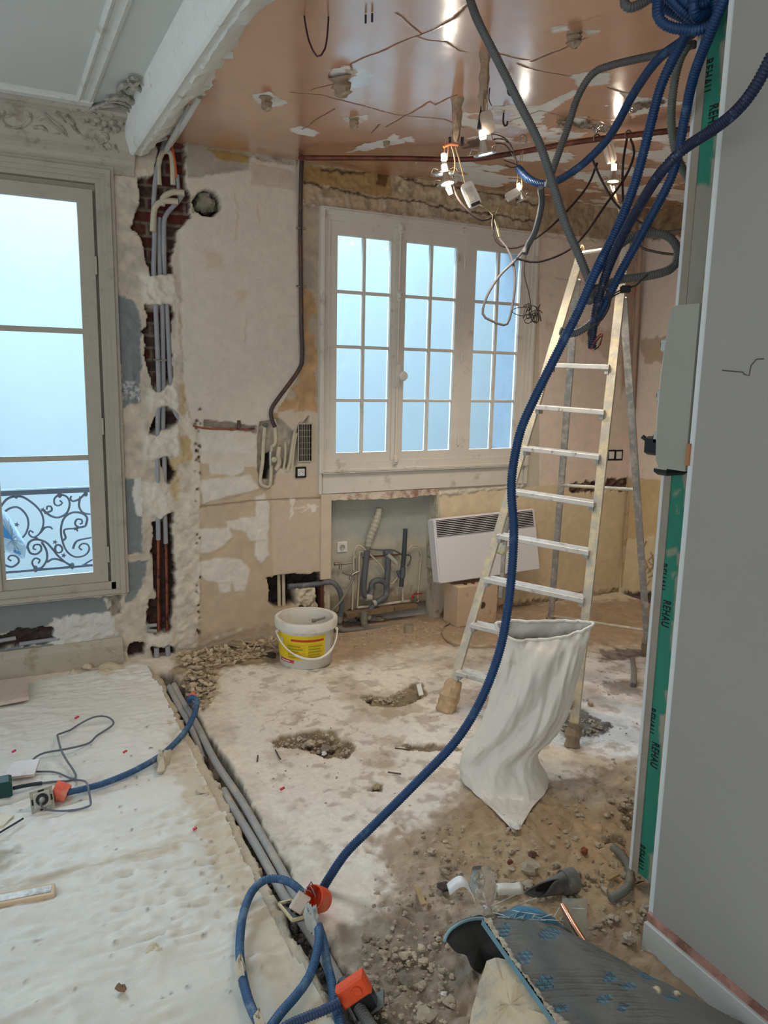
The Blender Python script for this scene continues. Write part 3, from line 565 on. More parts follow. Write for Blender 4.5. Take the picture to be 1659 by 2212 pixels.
bm_ = MB().add(v, f); beam = struct('ceiling_beam', bm_, M_beam, smooth=True); props(beam, 'white moulded ceiling beam with a broken ragged right edge', 'beam')
# ---- skirting under the french window
m = MB(); zb0 = 0; m.prism([(-2.2, YF-.0, -.02), (-2.2, YF-.035, -.02), (-2.2, YF-.035, .105), (-2.2, YF-.028, .125), (-2.2, YF-.012, .14), (-2.2, YF, .14)], (2.2+.55, 0, 0))
struct('baseboard_back', m, mat('skirting', (178, 170, 152), .7, .06, dirt=(150, 138, 116), dirt_amt=.3))
# ---- right lining, plinth, trims
m = MB().box(1.55, 1.69, -1.6, 1.37, .0, ZK+.05, .002)
wr = struct('wall_right', m, mat('grey_lining', (150, 147, 139), .75, .03, 3, .06, 200)); props(wr, 'plain grey plasterboard wall on the right with pencil line', 'wall')
MB().box(1.556, 1.60, 1.371, 1.391, .02, ZK+.05, .004).build('corner_trim', mat('trim_white', (206, 210, 208), .5, .03), wr)
zf = onX(1415, 1990, 1.55)[2]
m = MB(); P = [(1.545, -1.6, zf-.035), (1.545, 1.385, zf-.012), (1.545, 1.385, zf+.012), (1.545, -1.6, zf-.002)]
m.prism(P, (.02, 0, 0)); m.build('foam_line', mat('foam_pink', (176, 132, 116), .9, .2, dirt=(120, 84, 72)), wr)
m = MB().box(1.535, 1.60, -1.6, 1.385, -.06, zf-.012, .003); struct('baseboard_right', m, mat('plinth_grey', (180, 180, 174), .7, .04))
m = MB().tube([onX(x, y, 1.549) for x, y in ((1560, 800), (1605, 804), (1607, 808), (1618, 812), (1622, 790), (1634, 776), (1650, 775))], .0012, 5, .02, smooth=False); m.build('pencil_line', mat('graphite', (70, 68, 64)), wr)
# ---- green partition end
M_green = vmat('green_board', .1, 150, .06, 14)
H = HF(1.40, 1.575, .055, ZK+.04, .006, lambda u, v, h: np.stack([1.70-h, u, v], -1), lambda x, y: onX(x, y, 1.70)[[1, 2]], (42, 128, 104), .6)
H.paint([(1478, 400), (1545, 400), (1530, 700), (1465, 700)], (150, 146, 132), .001, amp=.006)
for y0 in range(0, 1900, 50):                            # joint compound along the near edge
    if 560 < y0 < 1000: continue
    xr = 1592-(y0/1890)*170; w = 17+7*math.sin(y0*.021)+4*math.sin(y0*.09)
    H.paint([(xr-w, y0-6), (xr+40, y0-6), (xr+40, y0+56), (xr-w, y0+56)], (158, 150, 132), .0008, amp=.006, soft=.008)
for p in ([(1455, 1062), (1470, 1060), (1464, 1072), (1452, 1074)], [(1462, 1092), (1466, 1110), (1460, 1108)], [(1440, 1190), (1462, 1180), (1466, 1196), (1440, 1206)], [(1452, 1240), (1460, 1236), (1452, 1250)]):
    H.paint(p, (150, 150, 128), .0008, amp=.006, a=.8)
m = MB().box(1.702, 1.80, 1.375, 1.60, .05, ZK+.04); m.box(1.80, XR+.2, 1.40, 1.56, .0, ZK+.04)
we = struct('wall_end', m, mat('grey_lining', (160, 157, 149))); props(we, 'green moisture resistant plasterboard partition end on the right', 'wall')
H.build('green_board_face', M_green, flip=True, parent=we)
MB().box(1.697, 1.72, 1.572, 1.600, .05, ZK+.04, .002).build('edge_profile', mat('profile_grey', (152, 142, 128), .6), we)
MB().box(1.694, 1.72, 1.596, 1.606, .05, ZK+.04, .002).build('corner_bead', mat('trim_white', (206, 210, 208)), we)
for (y0, y1) in ((1095, 1240), (1520, 1850), (220, 330), (590, 640)):
    pts = []
    for k in range(12):
        y = y0+(y1-y0)*k/11; pts.append((1.693+rnd.uniform(-.004, .004), 1.503+rnd.uniform(0, .006), onX(1440, y, 1.70)[2]))
    MB().tube(pts, .006, 6, .03).build('foam_bead', mat('foam_orange', (190, 120, 76), .9, .2), we, True)
def text_on(s, px, py, size, side):
    cu = bpy.data.curves.new('lettering', 'FONT'); cu.body = s; cu.size = size; cu.offset = size*.012; cu.extrude = .0004; cu.space_character = 1.12
    tmp = bpy.data.objects.new('tmp', cu); COL.objects.link(tmp)
    dg = bpy.context.evaluated_depsgraph_get(); me = bpy.data.meshes.new_from_object(tmp.evaluated_get(dg)); bpy.data.objects.remove(tmp)
    y, z = onX(px, py, 1.70)[1:3]
    M = Matrix(((0, 0, -1, 1.6985), (0, 1, 0, 0), (0, 0, 0, 0), (0, 0, 0, 1)))
    for vtx in me.vertices:                               # text runs down the board, letter tops towards the near edge
        x_, y_, z_ = vtx.co; vtx.co = (1.6985-z_, y-y_, z-x_*.58)
    me.materials.clear(); me.materials.append(mat('print_black', (22, 24, 24), .7)); o = bpy.data.objects.new('lettering', me); COL.objects.link(o); o.parent = we; o.location = [-float(q) for q in we['_base']]; return o
for x_, y_ in ((1523, 131), (1426, 1213), (1402, 1524), (1380, 1818)): text_on('REHAU', x_, y_, .040, 1)
for x_, y_ in ((1534, 228), (1434, 1294), (1410, 1600)): text_on('REHAU', x_, y_, .040, 1)
# ---- courtyard
m = MB().box(-8, 12, 7.4, 7.7, -6, 3.6); cw = struct('courtyard_wall', m, mat('courtyard_render', (166, 180, 184), .9, .04, 2, .1, 12)); props(cw, 'pale rendered courtyard wall seen through the windows', 'wall')
m = MB().box(-8, 12, 4.6, 7.4, -3.2, -3.0); struct('courtyard_ground', m, mat('courtyard_paving', (200, 204, 206), .9))
# ================================================================== WINDOWS
M_frame = mat('window_paint', (214, 208, 196), .55, .04, 8, .08, dirt=(184, 174, 156), dirt_amt=.15)
M_pane = glassmat('window_glass', (.97, .99, 1.0))
def ring(m, x0, x1, z0, z1, w, y0, y1, wb=None, wt=None):
    wb = w if wb is None else wb; wt = w if wt is None else wt
    m.box(x0, x0+w, y0, y1, z0, z1, .002); m.box(x1-w, x1, y0, y1, z0, z1, .002); m.box(x0+w, x1-w, y0, y1, z0, z0+wb, .002); m.box(x0+w, x1-w, y0, y1, z1-wt, z1, .002)
def hinge(par, x, z, y, mm, h=.06):
    m = MB().tube([(x, y, z-h/2), (x, y, z+h/2)], .006, 8, .1, smooth=False); m.build('hinge', mm, par, True)
def sash(win, x0, x1, z0, z1, gx, gz, bars_v, bars_z, y, mm, bw=.018):
    m = MB(); d = .034
    m.box(x0, gx[0], y, y+d, z0, z1, .002); m.box(gx[1], x1, y, y+d, z0, z1, .002); m.box(gx[0], gx[1], y, y+d, z0, gz[0], .002); m.box(gx[0], gx[1], y, y+d, gz[1], z1, .002)
    s = m.build('sash', mm, win)
    xs = [gx[0]]+bars_v+[gx[1]]; zs = [gz[0]]+bars_z+[gz[1]]
    for x in bars_v: MB().box(x-bw/2, x+bw/2, y+.004, y+d-.004, gz[0], gz[1], .003).build('glazing_bar', mm, s)
    for z in bars_z: MB().box(gx[0], gx[1], y+.005, y+d-.005, z-bw/2, z+bw/2, .003).build('glazing_bar', mm, s)
    for a, b in zip(xs, xs[1:]):
        for c, e in zip(zs, zs[1:]): MB().box(a+.001, b-.001, y+.018, y+.021, c+.001, e-.001).build('pane', M_pane, s)
    return s
# kitchen window
w2 = thing('window_2', 'white painted casement window of three leaves with small panes', 'window', (2.43, YF, .86)); w2['kind'] = 'structure'
m = MB(); ring(m, 1.680, 3.180, .985, 2.470, .022, YF-.030, YF+.02, .0001); ring(m, 1.700, 3.160, .985, 2.450, .022, YF-.020, YF+.02, .0001); ring(m, 1.715, 3.140, 1.00, 2.432, .030, YF-.012, YF+.06, .05)
ring(m, 1.694, 3.168, .985, 2.458, .008, YF-.036, YF+.0, .0001)
m.build('frame', M_frame, w2)
yS = YF-.004
b2 = [1.1+(2.33-1.1)/4*k for k in (1, 2, 3)]
for x0, x1, g0, g1 in ((1.737, 2.172, 1.792, 2.132), (2.184, 2.634, 2.232, 2.582), (2.672, 3.118, 2.722, 3.062)):
    sash(w2, x0, x1, 1.046, 2.408, (g0, g1), (1.10, 2.33), [(g0+g1)/2], b2, yS, M_frame)
MB().box(2.634, 2.672, YF-.006, YF+.05, 1.02, 2.42, .004).build('mullion', M_frame, w2)
MB().box(2.150, 2.208, YF-.016, YF+.03, 1.046, 2.408, .006).build('meeting_stile', M_frame, w2)
MB().tube([(2.18, YF-.024, 1.03), (2.18, YF-.024, 2.42)], .006, 8, .2, smooth=False).build('espagnolette_rod', M_frame, w2, True)
for z in (2.40, 2.02, 1.05):
    m = MB().box(2.168, 2.192, YF-.032, YF-.012, z-.03, z+.03, .005); m.lathe([(.001, -.014), (.012, -.012), (.014, 0), (.012, .012), (.001, .014)], (2.18, YF-.030, z), 12); m.build('bolt_guide', M_frame, w2, True)
m = MB().box(2.165, 2.195, YF-.034, YF-.012, 1.49, 1.63, .006); m.lathe([(.008, 0), (.008, .02), (.022, .024), (.030, .034), (.024, .046), (.001, .048)], (2.19, YF-.034, 1.555), 16, (0.25, -1, 0)); m.build('window_knob', M_frame, w2, True)
for x, zs in ((1.737, (2.24, 1.68, 1.16)), (2.634, (2.24, 1.68, 1.16))):
    for z in zs: hinge(w2, x, z, YF-.012, M_frame)
m = MB().box(1.705, 3.150, YF-.014, YF+.01, .86, 1.00, .003); m.box(1.70, 3.155, YF-.022, YF+.02, .985, 1.004, .003); m.box(1.705, 3.150, YF-.018, YF, .965, .985, .002); m.build('apron', M_frame, w2)
m = MB().box(1.682, 1.698, YF-.024, YF+.01, .86, 1.0, .003); m.box(3.155, 3.178, YF-.024, YF+.01, .86, 1.0, .003); m.build('casing_foot', M_frame, w2)
# french window
M_fr = mat('french_window_paint', (172, 165, 150), .55, .04, 8, .08, dirt=(156, 150, 134), dirt_amt=.2)
w1 = thing('window_1', 'tall grey white french window with three panes at the left', 'window', (-.03, YF, .36)); w1['kind'] = 'structure'
m = MB()
for o_, d_ in ((0, .018), (.018, .030), (.040, .022), (.062, .012)): ring(m, -.655+o_, .595-o_, .385, 2.53-o_, .024, YF-d_, YF+.05, .0001)
ring(m, -.60, .54, .40, 2.46, .062, YF+.033, YF+.06); m.build('frame', M_fr, w1)
zb1, zb0 = onY(95, 712)[2], onY(100, 991)[2]
sash(w1, -.028, .495, .452, 2.415, (.012, .424), (.505, 2.352), [], [zb0, zb1], YF-.004, M_fr, .026)
sash(w1, -.555, -.032, .452, 2.415, (-.484, -.072), (.505, 2.352), [], [zb0, zb1], YF-.004, M_fr, .026)
MB().box(-.052, -.010, YF-.016, YF+.03, .452, 2.415, .005).build('meeting_stile', M_fr, w1)
for z in (2.06, 1.27, .60): hinge(w1, .498, z, YF-.010, M_fr, .085)
m = MB().box(-.60, .54, YF-.012, YF+.05, .405, .452, .003); m.box(-.62, .555, YF-.028, YF+.02, .385, .412, .004); m.build('sill', M_fr, w1)
# balcony railing outside
M_iron = mat('wrought_iron', (74, 84, 96), .45, .1, metal=.2, bump=.1)
YB = 4.62
rl = thing('balcony_railing', 'grey wrought iron scroll railing outside the french window', 'railing', (0, YB, .5))
zt, zbm = onY(95, 1060, YB)[2], onY(110, 1228, YB)[2]
MB().box(-.7, .62, YB-.02, YB+.02, zt-.018, zt+.016, .006).build('handrail', M_iron, rl)
MB().box(-.7, .62, YB-.008, YB+.008, zbm-.007, zbm+.007, .002).build('bottom_rail', M_iron, rl)
def Zr(p): return [onY(x*480/1659, 1000+y*500/1728, YB) for x, y in p]
SCR = ([(0, 330), (60, 265), (150, 250), (230, 290), (300, 360), (325, 440), (300, 520), (250, 555), (215, 530), (225, 505), (250, 520)], [(10, 400), (60, 345), (130, 330), (190, 380), (212, 450), (190, 530), (130, 580), (60, 570)],
       [(640, 225), (590, 270), (540, 285), (525, 262), (535, 248)], [(320, 350), (380, 395), (440, 405), (500, 370), (520, 300), (495, 250), (440, 240), (405, 270), (410, 310), (440, 318), (465, 298), (445, 280)],
       [(330, 375), (385, 355), (380, 325), (352, 325), (350, 348)], [(640, 470), (650, 410), (610, 375), (540, 370), (480, 410), (455, 490), (465, 580), (500, 660), (560, 700), (630, 690), (665, 650), (655, 610), (615, 602), (590, 630), (612, 650)],
       [(640, 470), (590, 480), (560, 455), (575, 420), (610, 425), (612, 450), (595, 455)], [(200, 640), (220, 590), (270, 570), (340, 590), (390, 640), (440, 700), (520, 760), (600, 768), (690, 720)],
       [(205, 625), (225, 670), (270, 680), (308, 650), (298, 612), (258, 612), (248, 640), (270, 645)], [(310, 590), (345, 650), (350, 720), (310, 780), (260, 780), (240, 740), (265, 710), (298, 725), (285, 750)],
       [(600, 250), (590, 320), (620, 370), (690, 385)], [(545, 640), (560, 600), (590, 575), (690, 555)], [(350, 740), (400, 715), (460, 730), (540, 765)], [(30, 760), (90, 775), (140, 740), (125, 700), (80, 690), (60, 715), (85, 730)],
       [(410, 640), (420, 615), (445, 612), (466, 640), (455, 665), (425, 668), (410, 640)], [(465, 580), (490, 560), (480, 500), (560, 490), (580, 510)], [(0, 560), (40, 620), (20, 690)], [(300, 520), (340, 480), (380, 480), (390, 495)])
for p in SCR: MB().tube(Zr(p), lambda t: .0072-.002*t, 6, .008).build('scroll', M_iron, rl, True)
for p in SCR: MB().tube([np.array([-.06-q[0], q[1], q[2]]) for q in Zr(p)], lambda t: .0072-.002*t, 6, .008).build('scroll', M_iron, rl, True)
for x, y in ((120, 240), (445, 235), (640, 225), (265, 790), (540, 768)): MB().lathe([(.004, -.02), (.011, -.012), (.011, .012), (.004, .02)], Zr([(x, y)])[0], 8).build('collar', M_iron, rl, True)
for x, y in ((125, 460), (320, 350), (410, 590), (475, 690), (265, 560), (570, 490)):
    q = Zr([(x, y)])[0]; m = MB(); pts = []
    for k in range(10):
        r = .016 if k % 2 == 0 else .007; pts.append((q[0]+r*math.cos(k*PI/5), YB-.004, q[2]+r*math.sin(k*PI/5)))
    m.prism(pts, (0, .008, 0)); m.build('leaf_tip', M_iron, rl)
m = MB(); bp_ = [(-30, 330), (10, 345), (55, 372), (80, 420), (110, 470), (150, 530), (185, 590), (197, 640), (185, 715), (150, 715), (120, 690), (60, 670), (15, 650), (-30, 620)]
q = [onY(x*480/1659, 1000+y*500/1728, YB-.05) for x, y in bp_]; qq = []
for i in range(len(q)):
    a, b = q[i], q[(i+1) % len(q)]; qq += [a, (a*.67+b*.33), (a*.33+b*.67)]
bag_b = solo('plastic_bag', MB().pillow(qq, (0, -1, 0), .04, .04, 6, .16, 3), mat('bag_film', (160, 184, 204), .3, .04, coat=.3), 'pale blue plastic carrier bag hanging on the balcony railing', 'bag')
q = [onY(x*480/1659, 1000+y*500/1728, YB-.094) for x, y in ((-20, 430), (18, 455), (60, 520), (95, 575), (40, 560), (-20, 540))]
MB().prism(q, (0, .004, 0)).build('printed_patch', mat('print_cyan', (24, 120, 180), .5), bag_b)
q = [onY(x*480/1659, 1000+y*500/1728, YB-.085) for x, y in ((100, 655), (150, 660), (160, 685), (110, 672))]
MB().prism(q, (0, .004, 0)).build('printed_patch', mat('print_cyan', (24, 120, 180), .5), bag_b)
# ================================================================== FIXTURES ON THE FACADE
M_grey = mat('conduit_grey', (150, 152, 156), .55, .06, 20, .1, dirt=(178, 172, 160), dirt_amt=.25)
M_cream = mat('pipe_cream', (196, 186, 162), .6, .08, dirt=(160, 150, 130), dirt_amt=.3)
M_cu = mat('copper', (196, 112, 72), .35, .2, 30, .1, metal=.9, dirt=(92, 52, 44), dirt_amt=.3)
M_cud = mat('copper_dull', (150, 84, 58), .45, .3, 20, .1, metal=.6, dirt=(70, 46, 40), dirt_amt=.5, dscale=20)
M_dkpipe = mat('dark_iron_pipe', (78, 66, 62), .5, .2, 20, .2, metal=.3, dirt=(112, 78, 66), dirt_amt=.4)
M_pvc = mat('pvc_grey', (92, 96, 100), .45, .08, 20, .1, dirt=(140, 134, 122), dirt_amt=.25)
M_blk = mat('black_plastic', (24, 25, 27), .4, .05, bump=.05)
M_wht = mat('white_plastic', (226, 224, 218), .4, .03, bump=.03)
M_brass = mat('steel', (170, 164, 152), .35, .15, metal=.8, bump=.1)
def wallpath(pts, off): return [onY(x, y, YF-(o[0] if (o := rest) else off)) for x, y, *rest in pts]
def cond(name, pts, r, m, label, cat, off=-.012, group=None, n=10, **k): return solo(name, MB().tube(wallpath(pts, off), r, n, .03, **k), m, label, cat, group, angle=70)
a = cond('conduit', [(372, 250), (352, 320), (338, 372), (332, 440), (334, 496), (332, 591), (336, 658), (343, 840), (341, 900), (340, 1000), (341, 1100), (342, 1166)], .0125, M_grey, 'left of the three grey conduits rising in the brick chase', 'conduit', .0, 'conduits in the wall chase')
MB().tube(wallpath([(342, 1164), (342, 1260), (343, 1362)], .0), .009, 8).build('copper_pipe', M_cud, a, True)
a = cond('conduit', [(345, 470), (344, 487), (345, 591), (350, 660), (353, 840), (352, 925), (355, 1000), (356, 1100), (358, 1174)], .0125, M_grey, 'middle grey conduit in the brick chase', 'conduit', -.012, 'conduits in the wall chase')
MB().tube(wallpath([(358, 1172), (360, 1260), (361, 1362)], -.012), .009, 8).build('copper_pipe', M_cud, a, True)
cond('conduit', [(396, 418), (384, 436), (370, 450), (356, 470), (354, 500), (355, 591, -.02), (358, 625, -.03), (360, 660, -.02), (367, 800, -.012), (370, 840, -.03), (376, 885, -.01), (388, 905, -.01)], .0125, M_grey, 'right grey conduit bending out of the chase beside the round hole', 'conduit', .004, 'conduits in the wall chase')
cond('conduit', [(350, 1392), (346, 1420), (338, 1400), (340, 1440), (350, 1470)][2:], .014, M_grey, 'short grey conduit dropping to the floor left of its twin', 'conduit', .012, 'conduits at the foot of the chase')
cond('conduit', [(362, 1396), (364, 1430), (368, 1465)], .014, M_grey, 'short grey conduit dropping to the floor right of its twin', 'conduit', .012, 'conduits at the foot of the chase')
for p, l in (([(330, 500), (334, 450), (350, 436), (366, 434), (384, 436)], 'lower cream pipe stub with open end in the brick chase'), ([(350, 445), (352, 428), (362, 420), (376, 415), (397, 417)], 'upper cream pipe stub with open end in the brick chase')):
    t = cond('pipe_stub', p, .0155, M_cream, l, 'pipe', .018); e = onY(*p[-1], YF-.020); d = e-onY(*p[-2], YF-.018); d /= np.linalg.norm(d)
    MB().tube([e-d*.004, e+d*.003], .0125, 10, .1, smooth=False).build('open_end', mat('dark_hole', (34, 22, 18), .9), t)
cond('conduit', [(344, 400), (342, 360), (350, 330), (366, 328), (372, 345), (374, 400)], .014, M_cream, 'looped cream conduit under the end of the beam', 'conduit', .0)
cond('copper_wire', [(371, 315), (378, 350), (381, 385)], .006, mat('orange_sheath', (196, 96, 48), .5), 'orange cable in the chase under the beam', 'cable', .01)
cond('conduit', [(383, 378), (385, 400), (386, 425)], .009, M_grey, 'thin grey conduit over the orange cable', 'conduit', .006)
for (p, l) in (([(360, 322), (384, 280), (412, 225)], 'white conduit clipped along the broken beam, left one'), ([(368, 312), (400, 262), (432, 208)], 'white conduit clipped along the broken beam, right one')):
    q = [onY(*p[0], 4.17), onZ(*p[1], 2.66), onZ(*p[2], 2.665)]; q[1] = onX(*p[1], .83); q[2] = onX(*p[2], .845)
    solo('conduit', MB().tube(q, .013, 10), mat('conduit_white', (206, 204, 198), .5, .06, dirt=(160, 150, 134), dirt_amt=.2), l, 'conduit')
m = MB(); z = onY(345, 775)[2]
for x0, x1 in ((332, 360),): m.tube(wallpath([(331, 776), (346, 779), (360, 777)], .018), .004, 6)
solo('pipe_clip', m, M_brass, 'small metal clip across the conduits in the chase', 'clip')
for y, l in ((1350, 'upper white pipe end poking from the chase at the floor'), (1360, None)):
    if l: cond('pipe_stub', [(318, 1352), (338, 1350)], .010, M_grey, 'upper short grey pipe end low in the chase', 'pipe', .004)
    else: cond('pipe_stub', [(318, 1362), (338, 1363)], .010, M_grey, 'lower short grey pipe end low in the chase', 'pipe', .004)
cond('conduit', [(-120, 1402), (0, 1384), (34, 1378)], .011, M_grey, 'grey conduit end in the low slot, upper one', 'conduit', -.02)
cond('conduit', [(42, 1392), (80, 1386), (126, 1380)], .011, M_grey, 'grey conduit end in the low slot, lower one', 'conduit', -.015)
# crumpled rag stuffed in the round hole
m = MB(); c_ = onY(446, 437, YF+.03)
m.lathe([(.002, 0), (.026, -.005), (.048, .012), (.055, .04), (.05, .08)], c_, 16, (0, 1, 0), lambda j, k: 1+.22*math.sin(k*2.3+j*1.7)+.12*math.sin(k*5.1+j))
solo('rag', m, mat('rag_cloth', (150, 146, 126), .9, .2, 20, .8, 25, dirt=(96, 96, 80)), 'crumpled grey rag stuffed in the round wall hole', 'rag')
# black riser pipe and copper ceiling pipe
q = [onZ(x, y, 2.655) for x, y in ((1518, 276), (1400, 288), (1250, 306), (1110, 331), (1010, 344), (850, 342), (664, 341))]
q = [np.array(v) for v in q]; q2 = [onY(652, 346, YF-.03)]
solo('copper_pipe', MB().tube(q+[onY(655, 341, YF-.035)], .013, 10, .04), mat('old_copper', (120, 70, 54), .4, .25, 12, .2, metal=.5, dirt=(70, 44, 38), dirt_amt=.5), 'long brown copper pipe clipped under the salmon ceiling', 'pipe')
cond('riser_pipe', [(652, 335), (650, 400), (649, 500), (650, 600), (651, 700), (653, 770), (645, 800), (600, 862), (586, 885), (587, 905), (594, 922)], .0115, M_dkpipe, 'dark riser pipe bending to the left on the facade wall', 'pipe', .016)
for y, l in ((492, 'upper small bracket on the dark riser pipe'), (618, 'lower small bracket on the dark riser pipe')):
    cond('pipe_bracket', [(640, y), (660, y+2)], .006, M_brass, l, 'bracket', .018)
a = cond('copper_pipe', [(408, 918), (440, 925), (500, 927), (550, 926)], .0058, mat('copper_stained', (176, 104, 80), .5, .4, 9, .1, metal=.4, dirt=(80, 54, 48), dirt_amt=.55), 'thin copper pipe running sideways in the wall groove', 'pipe', .004)
MB().tube(wallpath([(516, 925), (516, 908)], .008), .010, 8).build('capped_tee', M_dkpipe, a, True)
# recessed pipe cluster
t = thing('heating_pipes', 'cluster of cream painted pipes with valve in the wall recess', 'pipes', onY(585, 1040))
def part(name, pts, r, m, off, par=None, n=10, **k): return MB().tube(wallpath(pts, off), r, n, .02, **k).build(name, m, par or t, True, 70)
part('pipe', [(572, 922), (569, 960), (567, 1000), (562, 1040), (570, 1050), (578, 1052), (584, 1045), (586, 1005)], .0105, M_cream, .004)
part('pipe', [(592, 905), (594, 925), (595, 955), (588, 965)], .0105, M_cream, .010)
part('pipe', [(603, 965), (600, 985), (603, 1000), (595, 1016)], .0145, M_cream, -.006); part('pipe', [(616, 955), (616, 985), (612, 1016)], .008, M_cream, -.008)
part('pipe', [(648, 908), (640, 918), (632, 960), (626, 1000), (620, 1018)], .010, M_cream, .0); part('pipe', [(640, 935), (634, 970), (630, 1018)], .010, M_cream, -.004)
part('pipe', [(587, 962), (586, 975)], .010, M_cream, .004)
part('elbow', [(570, 920), (574, 918), (578, 919)], .012, M_pvc, .012)
part('valve_body', [(585, 975), (585, 1005)], .013, M_brass, .0)
m = MB(); c_ = onY(588, 992, YF-.03); m.lathe([(.006, 0), (.006, .012), (.015, .014), (.017, .022), (.012, .030), (.001, .031)], c_, 14, (.2, -1, 0)); m.build('valve_knob', M_cream, t, True)
# ventilation grille, sockets
x0, z0 = onY(645, 996)[[0, 2]]; x1, z1 = onY(671, 916)[[0, 2]]
g = thing('vent_grille', 'black slotted wall ventilation grille left of the kitchen window', 'grille', (x0, YF-.01, z0))
MB().box(x0, x1, YF-.006, YF+.002, z0, z1, .001).build('dark_backing', M_blk, g)
m = MB()
for k in range(8): x = x0+(x1-x0)*k/7; m.box(x-.0010, x+.0010, YF-.012, YF-.003, z0, z1)
for k in range(7): z = z0+(z1-z0)*k/6; m.box(x0, x1, YF-.0115, YF-.003, z-.001, z+.001)
ring(m, x0-.006, x1+.006, z0-.006, z1+.006, .007, YF-.012, YF)
m.build('bars', mat('grille_paint', (176, 168, 150), .6), g)
def socket(name, px, py, Y, label, plate, size=.066, insert=None, group=None, n=1, ears=True):
    c = onY(px, py, Y); s = thing(name, label, 'socket', c, group)
    MB().box(c[0]-size/2, c[0]+size/2, Y-.010, Y+.004, c[2]-size/2, c[2]+size/2, .003).build('plate', plate, s)
    h = size*.33
    if insert: MB().box(c[0]-h, c[0]+h, Y-.013, Y-.006, c[2]-h, c[2]+h, .002).build('insert', insert, s)
    q = MB().lathe([(size*.27, 0), (size*.27, -.0025), (size*.24, -.003), (size*.23, .0), (.001, .0005)], (c[0], Y-.0125, c[2]), 20, (0, 1, 0)); q.build('socket_well', mat('socket_shadow', (186, 180, 166), .5), s, True)
    m = MB()
    for d in (-1, 1): m.lathe([(.0022, 0), (.0022, -.002)], (c[0]+d*size*.13, Y-.0135, c[2]), 8, (0, 1, 0))
    m.lathe([(.0018, 0), (.0018, -.006)], (c[0], Y-.013, c[2]+size*.14), 8, (0, 1, 0)); m.build('pin_hole', M_blk, s)
    return s
socket('wall_socket', 649, 1020, YF, 'black framed white socket below the ventilation grille', M_blk, .064, M_wht)
socket('wall_socket', 738, 1181, YF+.09, 'white square socket on the back of the niche', M_wht, .066)
q = onY(738, 1181, YF+.09)
s_ = thing('wall_switch', 'upper white switch on the right cheek of the niche', 'switch', (NX1, YF+.03, .48)); c = onX(928, 1190, NX1)
for nm, py, l in (('a', 1190, None), ('b', 1215, 'lower white switch on the right cheek of the niche')):
    if l: s_ = thing('wall_switch', l, 'switch', (NX1, YF+.03, .40))
    zc = onY(930, py, YF+.06)[2]; MB().box(NX1-.010, NX1+.002, YF+.016, YF+.082, zc-.033, zc+.033, .003).build('plate', mat('aged_plastic', (186, 180, 160), .5), s_); MB().lathe([(.016, 0), (.016, -.002), (.001, -.001)], (NX1-.0095, YF+.049, zc), 14, (1, 0, 0)).build('dial', mat('aged_plastic', (0, 0, 0)), s_)
for px, l in ((1319, 'left black framed switch on the wall behind the ladder'), (1335, 'right black framed switch on the wall behind the ladder')):
    c = onY(px, 983, YF); s_ = thing('wall_switch', l, 'switch', c)
    MB().box(c[0]-.038, c[0]+.038, YF-.008, YF+.003, c[2]-.038, c[2]+.038, .002).build('plate', M_blk, s_); MB().box(c[0]-.024, c[0]+.024, YF-.011, YF-.005, c[2]-.026, c[2]+.026, .002).build('rocker', M_wht, s_)
# waste and water pipes in the niche
YN = YF+.09
def npath(pts, off=.03): return [onY(x, y, YN-(r[0] if (r := rest) else off)) for x, y, *rest in pts]
def Z4(p): return [(680+x*400/1659, 1040+y*360/1493, *r) for x, y, *r in p]
t = thing('waste_pipe', 'thick grey waste pipe with double trap in the niche', 'pipe', onY(790, 1290, YN))
MB().tube(npath(Z4([(470, 620), (455, 760), (440, 900), (440, 1000), (470, 1035), (505, 1000), (510, 920), (545, 890), (600, 890), (640, 920), (645, 980), (625, 1040), (560, 1080), (530, 1110), (490, 1160), (460, 1230), (450, 1300)]), .045), .0192, 14).build('trap', M_pvc, t, True, 70)
MB().tube(npath(Z4([(660, 650), (655, 760), (650, 860), (645, 920)]), .05), .0192, 14).build('riser', M_pvc, t, True, 70)
for p in ([(455, 1040), (505, 1035)], [(520, 1095), (545, 1085)], [(455, 1205), (490, 1215)]): MB().tube(npath(Z4(p), .05), .0225, 12, smooth=False).build('coupling', mat('pvc_light', (176, 172, 160), .5), t, True)
MB().tube(npath(Z4([(650, 655), (690, 690), (730, 735)]), .06), .014, 12).build('open_branch', mat('pvc_light', (0, 0, 0)), t, True)
MB().tube(npath(Z4([(620, 640), (690, 640)]), .05), .017, 12, smooth=False).build('collar', M_pvc, t, True)
t = thing('standpipe', 'straight dark grey plastic standpipe open at the top', 'pipe', onY(870, 1270, YN))
MB().tube(npath(Z4([(812, 425), (800, 650), (785, 800), (775, 940)]), .06), lambda u: .0145, 14).build('pipe', mat('pvc_dark', (62, 68, 76), .4), t, True, 70)
MB().tube(npath(Z4([(745, 800), (760, 850), (780, 860)]), .05), .012, 10).build('branch', M_pvc, t, True); MB().tube(npath(Z4([(790, 770), (785, 860)]), .06), .0175, 12, smooth=False).build('coupling', M_pvc, t, True)
solo('drain_pipe', MB().tube([onY(622, 1267, YF+.03), onY(680, 1262, YF+.02), onY(705, 1258, YF-.01), onY(722, 1260, YF-.03), onY(735, 1280, YF-.03), onY(738, 1310, YF-.03), onY(733, 1345, YF-.03)], .0165, 14, .02), M_pvc, 'grey drain pipe coming out of the broken wall and turning down', 'pipe')
